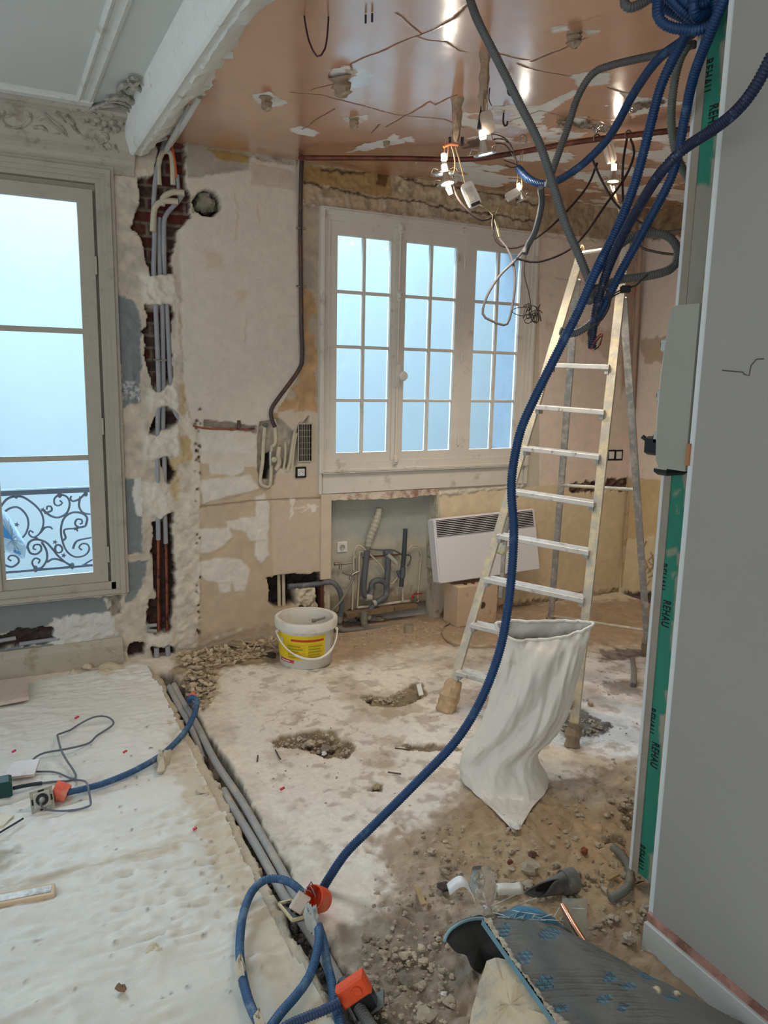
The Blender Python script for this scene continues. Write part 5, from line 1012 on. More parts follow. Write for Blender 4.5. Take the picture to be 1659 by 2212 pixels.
d5 = depth(L5); wires([([atD(1322, 364, d5), atD(1318, 340, d5), atD(1312, 315, d5)], .0022, M_pinkw), ([atD(1328, 364, d5), atD(1326, 335, d5), atD(1318, 310, d5)], .0022, M_wire), ([atD(1325, 402, d5), atD(1332, 430, d5), atD(1338, 460, d5)], .003, M_wire), ([atD(1318, 400, d5), atD(1328, 425, d5), atD(1336, 440, d5)], .003, M_wire)], 'pale wires above and below the lamp over the ladder')
def driver(cx, cy, w, h, ang, d, label, m=M_drv, open_end=False):
    c = atD(cx, cy, d); t = thing('lamp_driver', label, 'transformer', c, 'lamp transformers'); a = math.radians(ang); ux = R2*math.cos(a)+D2*math.sin(a); uy = -R2*math.sin(a)+D2*math.cos(a); s = d/F_PX; P = []
    for k in range(24):
        q = 2*PI*k/24; e = .35; P.append(c+ux*(w/2*s*abs(math.cos(q))**e*np.sign(math.cos(q)))+uy*(h/2*s*abs(math.sin(q))**e*np.sign(math.sin(q)))-_f*.011)
    MB().prism(P, _f*.022).build('case', m, t)
    if open_end: MB().obox(c+uy*h*.44*s-_f*.012, (ux, _f, uy), (w*.36*s, .002, h*.06*s)).build('terminal', M_blk, t); MB().obox(c-_f*.0125-ux*w*.05*s, (ux, _f, uy), (w*.30*s, .001, h*.30*s)).build('rating_label', mat('label_faint', (190, 184, 172), .5, .12, 60), t)
    return c
driver(1053, 266, 26, 48, -12, D2_, 'grey oval driver hanging under the longer brown stub', mat('driver_grey', (170, 156, 142), .5)); driver(1017, 421, 28, 54, -24, qd-.02, 'white driver with open terminals beside the lamp pair', open_end=True)
driver(1107, 421, 30, 18, -28, d4-.01, 'white driver lying slanted beside the small tilted lamp'); driver(1316, 325, 22, 54, -12, d5+.02, 'white driver above the lamp over the ladder')
q = atD(969, 412, qd); solo('plastic_tag', MB().pillow([atD(x, y, qd) for x, y in ((964, 398), (974, 400), (978, 418), (970, 422), (962, 408))], -_f, .003, .003), mat('tag_cream', (206, 190, 160), .5), 'small cream tag dangling below the lamp pair', 'tag')
# dark cables
cable('cable', [(978, 380, qd), (985, 420, qd), (1010, 455, qd), (1040, 476, qd), (1064, 470, qd)], .0045, M_cab_, 'dark cable sagging from the lamp pair to the window head')
cable('cable', [(1290, 352, 3.2), (1270, 400, 3.2), (1230, 450, 3.15), (1180, 498, 3.1), (1130, 530, 3.1), (1095, 535, 3.1), (1072, 520, 3.1), (1064, 490, 3.1), (1066, 465, 3.15)], .0048, M_cab_, 'dark cable looping from the copper pipe across the window')
cable('cable', [(1362, 300, 3.0), (1370, 330, 3.0), (1352, 380, 3.0), (1310, 440, 2.95), (1260, 510, 2.9), (1220, 545, 2.9), (1160, 566, 2.9), (1115, 558, 2.9)], .0048, M_cab_, 'dark cable hanging from the brass clamp and swinging left')
cable('cable', [(1354, 300, 3.0), (1346, 350, 3.0), (1345, 410, 3.0), (1352, 480, 2.9), (1380, 530, 2.85), (1420, 545, 2.8), (1478, 552, 2.7)], .0048, M_cab_, 'dark cable hanging from the brass clamp and running right')
cable('cable', [(1280, 345, 3.0), (1300, 390, 3.0), (1330, 440, 2.95), (1365, 470, 2.9), (1410, 494, 2.85), (1440, 500, 2.8), (1480, 494, 2.7)], .0045, M_cab_, 'dark cable crossing behind the blue tubes to the right edge')
cable('cable', [(1078, 515, 3.1), (1100, 545, 3.1), (1112, 590, 3.1), (1110, 640, 3.1), (1100, 690, 3.1), (1088, 702, 3.1), (1060, 692, 3.1), (1043, 678, 3.1), (1052, 640, 3.1), (1080, 595, 3.1), (1115, 560, 3.08), (1150, 510, 3.0), (1168, 450, 2.9), (1164, 410, 2.7)], .0052, mat('cable_grey', (110, 104, 104), .5, .1, bump=0), 'grey cable forming a large loop in front of the right casement')
cable('cable', [(1168, 405, 2.65), (1170, 440, 2.7), (1156, 500, 2.75), (1140, 530, 2.8), (1134, 548, 2.8)], .011, mat('sheath_grey', (78, 82, 84), .6), 'short grey sheath hanging from the end of the blue tube')
q = [(1136, 550, 2.9), (1132, 590, 2.9), (1142, 630, 2.9), (1146, 655, 2.9)]
cw_ = cable('cable', q, .002, M_cab_, 'thin twisted wire ending in a tangled bunch by the casement', 'wires')
rg = random.Random(3)
for k in range(6):
    pts = [atD(1146, 655, 2.9)]
    for j in range(7): pts.append(atD(1150+rg.uniform(-16, 16)+(j-3)*2, 675+rg.uniform(-22, 24), 2.9+rg.uniform(-.02, .02)))
    MB().tube(pts, .0016, 5, .008).build('loop', M_cab_, cw_, True)
MB().tube([atD(1146, 665, 2.9), atD(1122, 664, 2.9), (atD(1105, 672, 2.9)), atD(1125, 682, 2.9), atD(1148, 678, 2.9)], .0016, 5, .01).build('loop', M_cab_, cw_, True)
dw = depth(L3)
t = wires([([atD(1062, 290, dw), atD(1080, 293, dw), atD(1102, 310, dw), atD(1116, 350, dw-.1)], .002, M_cab_), ([atD(1066, 300, dw), atD(1090, 302, dw), atD(1106, 320, dw), atD(1117, 352, dw-.1)], .002, M_cab_), ([atD(1070, 310, dw), atD(1090, 312, dw), atD(1108, 335, dw), atD(1117, 356, dw-.1)], .002, M_cab_), ([atD(1062, 288, dw), atD(1064, 302, dw), atD(1072, 300, dw)], .002, M_cab_),
       ([atD(1118, 356, dw-.1), atD(1100, 350, dw-.1), atD(1088, 346, dw-.1)], .0018, M_cab_), ([atD(1118, 360, dw-.1), atD(1104, 362, dw-.1), atD(1092, 356, dw-.1)], .0018, M_cab_)], 'fan of thin dark wires between oval driver and blue tube')
t = wires([([atD(1063, 462, 3.15), atD(1070, 480, 3.15), atD(1078, 512, 3.12)], .003, M_wire), ([atD(1068, 462, 3.15), atD(1076, 490, 3.15), atD(1080, 515, 3.12)], .0025, mat('wire_green', (120, 126, 84), .5)), ([atD(1030, 440, qd), atD(1052, 452, qd-.02), atD(1068, 470, 3.15)], .0022, mat('wire_green', (0, 0, 0))), ([atD(1094, 425, d4), atD(1080, 445, 3.2), atD(1070, 465, 3.15)], .0022, mat('wire_green', (0, 0, 0)))], 'green and tan wires joined above the window head')
cable('wire', [(656, 0, 2.55), (658, 40, 2.5), (668, 90, 2.48), (685, 122, 2.48), (702, 105, 2.48), (709, 50, 2.5), (710, -10, 2.55)], .0032, mat('wire_plum', (70, 36, 48), .4, bump=0), 'dark purple wire hanging in a long loop from the ceiling', 'wire')
cable('wire', [(735, -6, 2.5), (745, 3, 2.5), (760, 7, 2.5), (772, 0, 2.5), (774, -10, 2.5)], .0032, mat('wire_plum', (0, 0, 0)), 'dark purple wire just entering at the top of the ceiling', 'wire')
# ================================================================== HANGING CORRUGATED TUBES
M_blue = mat('tube_blue', (16, 56, 98), .45, .12, 12, .1, dirt=(58, 92, 124), dirt_amt=.2, dscale=16)
M_blue_d = mat('tube_blue_dusty', (48, 86, 124), .55, .12, 12, .1, dirt=(100, 124, 144), dirt_amt=.35, dscale=18)
M_navy = mat('tube_navy', (20, 32, 58), .45, .15, 12, .1, dirt=(90, 110, 134), dirt_amt=.15, dscale=30)
M_gt = mat('tube_grey', (92, 94, 92), .5, .1, 12, .1)
def ctube(pts, r, m, label, group='corrugated conduits hanging from the ceiling', n=12, pitch=.0072): return solo('corrugated_conduit', MB().tube([atD(*p) for p in pts], r, n, .01, corr=pitch), m, label, 'conduit', group, angle=180)
ctube([(1580, -40, 1.75), (1545, 45, 1.82), (1500, 160, 1.95), (1478, 260, 2.05), (1455, 370, 2.12), (1400, 480, 2.2), (1345, 580, 2.26), (1310, 650, 2.28), (1285, 700, 2.3)], .0133, M_blue, 'blue corrugated tube nearest to the green board, ending at the bundle')
ctube([(1510, 40, 1.93), (1480, 80, 2.0), (1430, 180, 2.1), (1400, 290, 2.14), (1370, 400, 2.18), (1330, 500, 2.2), (1285, 590, 2.2), (1250, 670, 2.22), (1200, 770, 2.25), (1155, 860, 2.28), (1125, 930, 2.3), (1108, 1010, 2.3), (1105, 1070, 2.3), (1110, 1140, 2.3), (1106, 1230, 2.3), (1096, 1320, 2.3), (1078, 1410, 2.31), (1040, 1510, 2.32), (985, 1600, 2.33), (900, 1690, 2.35), (810, 1780, 2.36), (750, 1840, 2.36), (715, 1890, 2.36), (688, 1935, 2.36)], .0140, M_blue, 'long blue corrugated tube sweeping from the ceiling to the floor')
ctube([(1510, 60, 1.97), (1470, 92, 2.1), (1420, 130, 2.2), (1370, 200, 2.35), (1320, 290, 2.5), (1270, 345, 2.6), (1220, 382, 2.68), (1180, 398, 2.72), (1145, 388, 2.76), (1118, 362, 2.8)], .0133, M_blue, 'blue corrugated tube curving left towards the window lamps')
ctube([(1668, 120, 1.53), (1630, 190, 1.58), (1590, 240, 1.63), (1540, 280, 1.70), (1480, 320, 1.79), (1430, 370, 1.82), (1390, 430, 1.95), (1345, 510, 2.1), (1310, 590, 2.2), (1290, 660, 2.26), (1280, 720, 2.28), (1279, 752, 2.28)], .0130, M_navy, 'navy corrugated tube coming from the right wall to the bundle')
ctube([(1010, -20, 2.34), (1030, 40, 2.32), (1070, 120, 2.32), (1120, 220, 2.32), (1165, 310, 2.32), (1195, 400, 2.32), (1220, 480, 2.31), (1250, 550, 2.31), (1268, 595, 2.31), (1282, 632, 2.31)], .0132, M_gt, 'dark grey corrugated tube coming down from the top of the ceiling')
ctube([(1500, 96, 2.30), (1420, 118, 2.42), (1325, 140, 2.52), (1280, 160, 2.56), (1248, 210, 2.6), (1225, 280, 2.62), (1200, 350, 2.64), (1182, 405, 2.66)], .0125, M_gt, 'grey corrugated tube clipped to the ceiling and dropping to the window lamps')
ctube([(1490, 90, 2.1), (1468, 130, 2.15), (1455, 190, 2.2), (1450, 260, 2.22), (1460, 330, 2.25), (1480, 375, 2.28), (1500, 400, 2.3)], .0125, mat('tube_olive', (108, 112, 104), .5), 'grey green corrugated tube hanging between two blue tubes')
ctube([(1250, 720, 2.32), (1230, 722, 2.32), (1270, 690, 2.32), (1262, 650, 2.28), (1280, 600, 2.3), (1310, 560, 2.3), (1350, 520, 2.3), (1400, 504, 2.3), (1445, 512, 2.3), (1465, 545, 2.3), (1450, 580, 2.3), (1400, 596, 2.3), (1340, 604, 2.3), (1300, 620, 2.3), (1272, 650, 2.26)][3:], .0132, M_gt, 'dark grey corrugated tube doubled into a loop at the bundle')
ctube([(1210, 715, 2.4), (1240, 720, 2.4), (1275, 700, 2.38), (1300, 670, 2.36)], .0125, M_gt, 'short grey corrugated tube end below the bundle')
ctube([(1350, -20, 2.1), (1350, 10, 2.1), (1365, 16, 2.1), (1390, 5, 2.1), (1410, -10, 2.1)], .0132, M_gt, 'grey tube bend peeking in at the top of the picture')
cl_ = solo('corrugated_conduit', MB().tube([atD(*p) for p in [(1425, -20, 1.92), (1420, 30, 1.92), (1440, 55, 1.92), (1480, 64, 1.91), (1520, 62, 1.90), (1548, 40, 1.89), (1545, 0, 1.89)]], .0133, 12, .01, corr=.0072), M_blue, 'coiled blue corrugated tube bundled under the ceiling beside the board', 'conduit', 'corrugated conduits hanging from the ceiling', angle=180)
for p in ([(1440, -10, 1.92), (1470, 20, 1.92), (1505, 45, 1.93), (1535, 30, 1.95)], [(1430, 15, 1.98), (1470, 35, 1.99), (1510, 52, 2.0), (1540, 55, 2.0)], [(1500, -15, 1.88), (1498, 15, 1.88), (1506, 38, 1.9), (1530, 20, 1.92), (1540, -10, 1.92)], [(1410, -5, 2.0), (1440, 10, 2.0), (1475, -5, 2.0), (1500, -15, 2.0)], [(1470, -10, 1.9), (1490, 8, 1.9), (1520, 10, 1.9), (1540, -14, 1.9)]):
    MB().tube([atD(*q) for q in p], .0133, 12, .01, corr=.0072).build('coil_turn', M_blue, cl_, True, 180)
t = thing('cable_tie', 'wires and tie wrapped round the bundle of hanging tubes', 'wires', atD(1290, 625, 2.25))
for p, r, m_ in (([(1272, 622, 2.24), (1290, 616, 2.22), (1308, 626, 2.22), (1318, 640, 2.22), (1316, 662, 2.22), (1300, 690, 2.22), (1280, 705, 2.22), (1270, 720, 2.22), (1276, 736, 2.22)], .003, M_cab_), ([(1312, 642, 2.22), (1330, 632, 2.22), (1342, 626, 2.22)], .0022, M_cab_), ([(1314, 646, 2.22), (1332, 636, 2.22), (1344, 630, 2.22)], .0022, M_cab_), ([(1350, 622, 2.22), (1372, 618, 2.22), (1384, 606, 2.22), (1400, 592, 2.22)], .003, M_cab_), ([(1372, 618, 2.22), (1371, 632, 2.22), (1369, 640, 2.22)], .0018, mat('wire_red', (150, 60, 48), .5)),
                 ([(1280, 752, 2.27), (1290, 735, 2.27), (1300, 725, 2.27), (1296, 745, 2.27), (1284, 756, 2.27)], .002, M_cab_), ([(1276, 755, 2.27), (1290, 728, 2.27), (1302, 722, 2.27), (1292, 752, 2.27)], .002, mat('wire_red', (0, 0, 0)))): MB().tube([atD(*q) for q in p], r, 6, .01).build('wire', m_, t, True)
q = atD(1351, 625, 2.22); MB().obox(q, (R2, _f, D2), (.013, .008, .010), .002).build('terminal_block', M_blk, t)
# ================================================================== LEFT FLOOR: PAPER SHEET
edge_px = [(300, 1436), (320, 1442), (330, 1470), (352, 1490), (372, 1538), (392, 1580), (420, 1640), (452, 1700), (478, 1752), (500, 1790), (520, 1840), (548, 1895), (566, 1935), (590, 1990), (612, 2035), (650, 2085), (700, 2160), (730, 2230), (800, 2400)]
E_ = np.array([onZ(x, y)[:2] for x, y in edge_px]); E_ = E_[np.argsort(E_[:, 1])]
H = HF(-1.3, .95, .2, 4.13, .008, lambda u, v, h: np.stack([u, v, h], -1), lambda x, y: onZ(x, y)[:2], (226, 224, 216), .85)
U, V = H.U, H.V
wv = 1-np.abs(fbm(U*5+V*1.5, V*11, 4, 1))*2.2; wv2 = 1-np.abs(fbm(U*12, V*22+U*3, 4, 2))*2.0
amp = np.clip(1.25-.18*V, .5, 1)
wm = np.clip(.55+1.2*fbm(U*1.7, V*2.3, 3, 12), .15, 1.1)
H.h += .013+amp*wm*(.022*(wv-.30)+.007*(wv2-.3)+.004*fbm(U*30, V*42, 4, 6))
H.h += np.clip(.7+1.6*fbm(U*2.1, V*2.7, 3, 14), .1, 1.3)*amp*(.016*(.75-np.abs(fbm(U*9+V*4, V*27, 3, 15))*2.4)+.006*(.6-np.abs(fbm(U*22, V*55, 3, 16))*2))+.010*fbm(U*2, V*3, 3, 3); H.h = np.maximum(H.h-H.h.mean()+.012, .004)
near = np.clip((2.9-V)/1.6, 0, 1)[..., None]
H.c[..., :3] = H.c[..., :3]*(1-near*.8)+lin((190, 181, 163))*near*.85  # darker towards the camera: falloff of the window light painted into the paper
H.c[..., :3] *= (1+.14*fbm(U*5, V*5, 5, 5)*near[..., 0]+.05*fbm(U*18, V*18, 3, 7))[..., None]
H.paint([(370, 1560), (420, 1640), (480, 1760), (560, 1900), (660, 2090), (740, 2250), (640, 2250), (520, 2000), (420, 1780), (360, 1620)], (202, 186, 158), -.004, amp=.03, soft=.03, a=.75)
H.paint([(0, 1930), (360, 1830), (420, 1815), (380, 1850), (100, 1912), (0, 1945)], (198, 180, 154), 0, amp=.02, soft=.03, a=.5)
H.line([(0, 1928), (120, 1898), (260, 1862), (380, 1828)], .012, (180, 166, 144), -.006, a=.6)
H.paint([(-40, 1830), (30, 1840), (34, 1870), (-40, 1890)], (150, 136, 110), 0, amp=.03, soft=.04, a=.7)
for k in range(130):
    x, y = rnd.uniform(0, 560), rnd.uniform(1560, 2200); s = rnd.uniform(1.2, 3.6)*(y/1900)
    if rnd.random() < .5: x = rnd.choice([320, 480, 300, 180, 520])+rnd.gauss(0, 50)
    H.paint([(x-s, y-s*.6), (x+s, y-s*.7), (x+s*.8, y+s*.6), (x-s*.9, y+s*.5)], rnd.choice([(120, 104, 90), (96, 82, 74), (150, 128, 104)]), .002, amp=.004, soft=.006, a=.8)
for (x, y, s) in ((110, 1660, 16), (350, 2060, 26), (560, 2090, 40), (520, 1720, 22), (560, 2080, 22)): H.paint([(x-s, y-s*.4), (x+s, y-s*.5), (x+s*.8, y+s*.4), (x-s*.9, y+s*.4)], None, .010, amp=.02, soft=.03)
ex = np.interp(V[:, 0], E_[:, 1], E_[:, 0]); jag = .006*fbm(V[:, 0]*14, V[:, 0]*3, 4, 4)*2
H.keep &= U < (ex+jag)[:, None]; H.keep &= ~((V > 3.98) & (U > -.3) & (V-3.98 > .10+.05*fbm(U*6, V*0, 3, 2)))
H.h = np.where((U > (ex+jag-.05)[:, None]), H.h+.006*np.clip(fbm(V*18, V*2, 3, 9), 0, 1), H.h)
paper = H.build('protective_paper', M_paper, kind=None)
props(paper, 'wrinkled white protective felt sheet covering the left floor', 'floor sheet')
# ================================================================== TRENCH AND FLOOR CONDUITS
def floorpts(pts): return [onZ(x, y, z) for x, y, z in pts]
def fl(name, pts, r, m, label, cat='conduit', group=None, corr=0, n=10): return solo(name, MB().tube(floorpts(pts), r, n, .02, corr=corr), m, label, cat, group, angle=70 if not corr else 180)
M_gd = mat('conduit_dusty', (156, 154, 150), .65, .06, 20, .1, dirt=(176, 166, 150), dirt_amt=.35)
fl('floor_conduit', [(376, 1480, .014), (392, 1512, .006), (425, 1566, .0), (465, 1645, -.004), (520, 1728, -.006), (565, 1806, -.008), (600, 1866, -.010), (626, 1915, -.014), (690, 2040, -.02), (760, 2170, -.02), (810, 2260, -.02)], .0148, M_gd, 'right grey conduit lying along the floor trench', group='conduits in the floor trench')
fl('floor_conduit', [(366, 1484, .010), (384, 1520, .004), (405, 1556, -.004), (425, 1600, -.016), (440, 1640, -.034)], .0140, M_gd, 'short grey conduit at the far end of the floor trench', group='conduits in the floor trench')
fl('floor_conduit', [(484, 1708, -.020), (496, 1732, -.012), (525, 1780, -.010), (556, 1832, -.012), (586, 1886, -.014), (616, 1940, -.018), (665, 2010, -.022), (702, 2075, -.024), (738, 2140, -.024), (784, 2205, -.024), (830, 2270, -.024)], .0148, M_gd, 'left grey conduit lying along the floor trench', group='conduits in the floor trench')
fl('corrugated_conduit', [(740, 2120, .02), (760, 2150, .02), (790, 2200, .018), (830, 2260, .015)], .0155, M_gt, 'grey corrugated conduit under the near orange box', corr=.0072)
# blue loops on the left floor
def fblue(pts, label, m=M_blue_d): return fl('floor_corrugated_conduit', pts, .0122, m, label, 'conduit', 'blue conduits on the floor', .0072, 12)
fb0 = fblue([(415, 1520, .02), (408, 1512, .05), (414, 1506, .075), (425, 1512, .075), (424, 1530, .06), (412, 1560, .04), (390, 1592, .03), (350, 1630, .030), (290, 1665, .030), (230, 1690, .032), (185, 1703, .034), (145, 1712, .040)], 'blue conduit curving across the paper to the orange box at left')
fblue([(655, 1930, .05), (630, 1908, .06), (600, 1898, .06), (570, 1902, .055), (545, 1925, .05), (528, 1965, .045), (520, 2010, .04), (518, 2060, .036), (524, 2110, .034), (538, 2165, .034), (560, 2212, .034), (590, 2260, .03)], 'blue conduit looping out over the paper from the red box')
fblue([(686, 2000, .06), (690, 2020, .07), (684, 2060, .06), (668, 2110, .045), (640, 2150, .036), (605, 2190, .034), (570, 2240, .034)], 'blue conduit running down left of its twin from the plaster lump')
fblue([(688, 2000, .05), (700, 2040, .045), (706, 2080, .035), (716, 2120, .025), (722, 2160, .02), (735, 2215, .02), (745, 2260, .02)], 'blue conduit dropping into the trench beside the plaster lump')
fblue([(732, 2165, .05), (700, 2182, .046), (660, 2198, .040), (620, 2216, .036), (580, 2250, .034)], 'dark blue conduit crossing near the bottom edge', mat('tube_navy_dusty', (44, 62, 96), .5, .12, dirt=(100, 116, 136), dirt_amt=.3))
# plaster lumps stuck on the tubes
M_lump = mat('plaster_lump', (202, 190, 166), .85, .1, 20, .5, dirt=(150, 146, 140), dirt_amt=.3)
def lump(pts, z, th, label, seed, m=M_lump):
    P = [onZ(x, y, z) for x, y in pts]; q = []
    for a, b in zip(P, P[1:]+P[:1]): q += [a, a*.5+b*.5+np.array([rnd.uniform(-.004, .004), rnd.uniform(-.004, .004), 0])]
    return solo('plaster_lump', MB().pillow(q, (0, 0, 1), th, min(th, z), 4, .35, seed), m, label, 'plaster lump', 'plaster lumps', angle=25)
lump([(512, 2075), (522, 2073), (532, 2100), (530, 2118), (512, 2118), (508, 2100)], .035, .03, 'plaster lump clasping the left blue loop on the paper', 1)
g_ = lump([(655, 1975), (668, 1962), (686, 1970), (692, 2000), (686, 2015), (676, 2008), (670, 1992), (660, 1988)], .06, .035, 'grey white plaster lump on the blue tubes below the red box', 2, mat('plaster_pale', (180, 180, 174), .8, .1, bump=.4))
lump([(545, 2200), (565, 2198), (575, 2225), (548, 2230)], .035, .03, 'plaster lump on the blue loop at the bottom edge', 3)
lump([(336, 1640), (350, 1632), (362, 1622), (374, 1628), (362, 1646), (356, 1664), (338, 1668), (342, 1652)], .030, .03, 'crumbly plaster lump on the blue conduit across the paper', 4)
# orange flush boxes
M_or = mat('box_orange', (226, 82, 40), .5, .08, 12, .08, dirt=(206, 120, 92), dirt_amt=.3)
def cup(c, ax, r, h, label, m=M_or, wall=.003):
    t = thing('flush_box', label, 'electrical box', c, 'orange flush mounting boxes'); ax = np.array(ax, float); ax /= np.linalg.norm(ax)
    cp_ = MB().lathe([(r*.92, 0), (r*.95, .004), (r, h*.5), (r, h), (r-wall, h), (r-wall, h*.5), (r*.9-wall, .005), (.001, .005)], np.array(c)-ax*h*.5, 24, ax).build('cup', m, t, True, 50)
    u = np.cross(ax, (0, 0, 1)); u /= np.linalg.norm(u); w = np.cross(ax, u)
    for k in (0, 2.1, 4.2): q = np.array(c)+(u*math.cos(k)+w*math.sin(k))*r; MB().lathe([(.009, -.001), (.009, .002), (.006, .0025)], q, 12, u*math.cos(k)+w*math.sin(k)).build('knockout', m, cp_, True)
    return t
b0 = cup(onZ(132, 1710, .038), (-.85, .35, .35), .034, .05, 'coral orange round flush box lying on the paper at left', mat('box_coral', (232, 104, 78), .55, .06, dirt=(222, 140, 116), dirt_amt=.3))
b1 = cup(onZ(686, 1942, .05), (-.62, -.25, .5), .036, .052, 'red orange flush box beside the trench at the end of the long blue tube')
b2 = thing('flush_box', 'square orange flush box with black module at the bottom of the picture', 'electrical box', onZ(766, 2150, .0), 'orange flush mounting boxes')
q = onZ(764, 2136, .055); ax = (R2*.80-D2*.55); ay = (R2*.45+D2*.85)
MB().obox(q, (ax, ay, np.cross(ax, ay)), (.040, .026, .020), .006).build('cup', M_or, b2); MB().lathe([(.013, 0), (.013, .003), (.010, .003), (.010, .001), (.001, .001)], q-_f*.022+ax*.010, 16, -_f).build('knockout', M_or, b2, True)
MB().obox(q+ay*.044+_f*.008+ax*.005, (ax, ay, np.cross(ax, ay)), (.030, .022, .024), .004).build('socket_module', M_blk, b2); MB().obox(q+ay*.068+_f*.01+ax*.012, (ax, ay, np.cross(ax, ay)), (.042, .003, .030)).build('mounting_plate', mat('plate_grey', (120, 122, 118), .4, .1, metal=.6), b2)
lump_ = None
# socket insert and its cable on the paper
t = thing('loose_socket', 'loose chrome framed socket with a plug lying on the paper', 'socket', onZ(92, 1745, .0)); cc = onZ(91, 1728, .045)
ux = np.array([.98, .05, .1]); uy = np.array([-.05, .6, .8]); uz = np.cross(ux, uy)
MB().obox(cc, (ux, uy, uz), (.038, .038, .002)).build('mounting_frame', mat('frame_steel', (176, 170, 154), .35, .2, 60, metal=.7), t); MB().obox(cc+uz*.004, (ux, uy, uz), (.027, .027, .006), .002).build('face', mat('face_silver', (176, 172, 160), .4), t)
MB().lathe([(.021, .0), (.021, .003), (.018, .003), (.017, .0008), (.001, .0006)], cc+uz*.010, 20, uz).build('well', mat('well_dark', (44, 42, 42), .5), t, True); MB().obox(cc-uz*.022, (ux, uy, uz), (.022, .022, .02), .004).build('rear_body', M_blk, t)
for a_, b_ in ((-.032, 0), (.032, 0), (0, -.032), (0, .032)): MB().obox(cc+ux*a_+uy*b_+uz*.0025, (ux, uy, uz), (.003 if a_ else .010, .010 if a_ else .003, .001)).build('slot', M_blk, t)
MB().lathe([(.010, 0), (.009, .02), (.006, .03), (.004, .036)], cc+uz*.008, 12, uz+np.array([-.1, -.2, -.2])).build('plug', mat('plug_grey', (150, 148, 144), .5), t, True)
M_flex = mat('flex_grey', (104, 108, 116), .5, .06, bump=0)
def Z2(p): return [(x*300/1659, 1500+y*300/1659, z) for x, y, z in p]
t2 = solo('power_cable', MB().tube(floorpts(Z2([(485, 1300, .075), (500, 1345, .05), (580, 1380, .03), (720, 1392, .024), (900, 1380, .02), (1050, 1340, .022), (1085, 1300, .026), (1065, 1180, .05), (1050, 1090, .06), (1010, 1035, .045), (900, 1018, .022), (800, 985, .022), (700, 940, .022), (600, 922, .022), (430, 922, .02)])), .0038, 7, .02), M_flex, 'grey cable from the plug curling behind the coral box', 'cable', angle=80)
solo('power_cable', MB().tube(floorpts(Z2([(380, 800, .02), (430, 745, .03), (540, 695, .034), (720, 665, .036), (960, 615, .03), (1080, 570, .024), (1160, 490, .02), (1280, 415, .022), (1350, 360, .03), (1345, 310, .034), (1270, 265, .036), (1160, 262, .036), (1060, 295, .034), (940, 360, .022), (830, 430, .022), (700, 475, .030), (690, 510, .034), (730, 660, .048), (780, 760, .034), (860, 880, .028), (905, 960, .024), (890, 1005, .022), (800, 1035, .024), (640, 1042, .026), (500, 1060, .028)])), .0042, 7, .02), M_flex, 'long grey cable looped on the paper from the green adaptor', 'cable', angle=80)
t = thing('adaptor', 'dark green power adaptor block at the left edge on the paper', 'adaptor', onZ(10, 1725)); m = MB(); a_, b_ = onZ(28, 1722, .0), onZ(-40, 1728, .0)
m.box(b_[0]-.05, a_[0], a_[1]-.03, a_[1]+.045, .012, .075, .010); m.build('case', mat('adaptor_green', (22, 66, 62), .45, .1), t); MB().tube(floorpts(Z2([(160, 1120, .04), (300, 1090, .034), (500, 1060, .028)])), .0075, 8).build('strain_relief', mat('adaptor_dark', (34, 50, 52), .5), t, True)
# tiles, batten and stick on the paper
def slab(px4, z, th, m, label, name, cat, tilt=None):
    P = [onZ(x, y, z+th) for x, y in px4]
    if tilt: P = [p+np.array([0, 0, dz]) for p, dz in zip(P, tilt)]
    return solo(name, MB().prism([p-np.array([0, 0, th]) for p in P], (0, 0, th)), m, label, cat, smooth=False)
M_tile = mat('tile_pinkish', (206, 190, 178), .35, .04, 8, .05, dirt=(186, 160, 140), dirt_amt=.2)
slab([(-90, 1535), (62, 1504), (60, 1463), (-90, 1478)], .022, .018, M_tile, 'pale tile with thick edge at the far left of the paper', 'tile', 'tile')
slab([(4, 1680), (74, 1672), (86, 1645), (28, 1652)], .030, .010, M_tile, 'smaller pinkish tile tilted on the cable beside the adaptor', 'tile', 'tile', (.0, .0, .012, .012))
slab([(-70, 1800), (8, 1782), (30, 1760), (-60, 1745)], .016, .006, mat('card_cream', (214, 206, 182), .7), 'cream card offcut at the left edge of the paper', 'card', 'card')
solo('thin_rod', MB().tube(floorpts([(-30, 1818, .03), (0, 1798, .03), (50, 1768, .03)]), .0035, 6, .1, smooth=False), M_cab_, 'thin dark rod lying over the cream card', 'rod')
bt = thing('wooden_batten', 'pale wooden batten with a routed face lying on the paper', 'batten', onZ(50, 1940)); a_, b_ = onZ(-40, 1955, .018), onZ(119, 1925, .018)
MB().bar(a_, b_, .052, .02, b=.003).build('body', mat('batten_wood', (206, 180, 146), .7, .1, 10, .1), bt); d = (b_-a_)/np.linalg.norm(b_-a_); s_ = np.cross(d, (0, 0, 1)); MB().bar(a_+np.array([0, 0, .010]), b_-d*.01+np.array([0, 0, .010]), .030, .004).build('groove', mat('batten_groove', (206, 204, 198), .5, .2, 60, dirt=(130, 122, 112), dirt_amt=.4), bt)
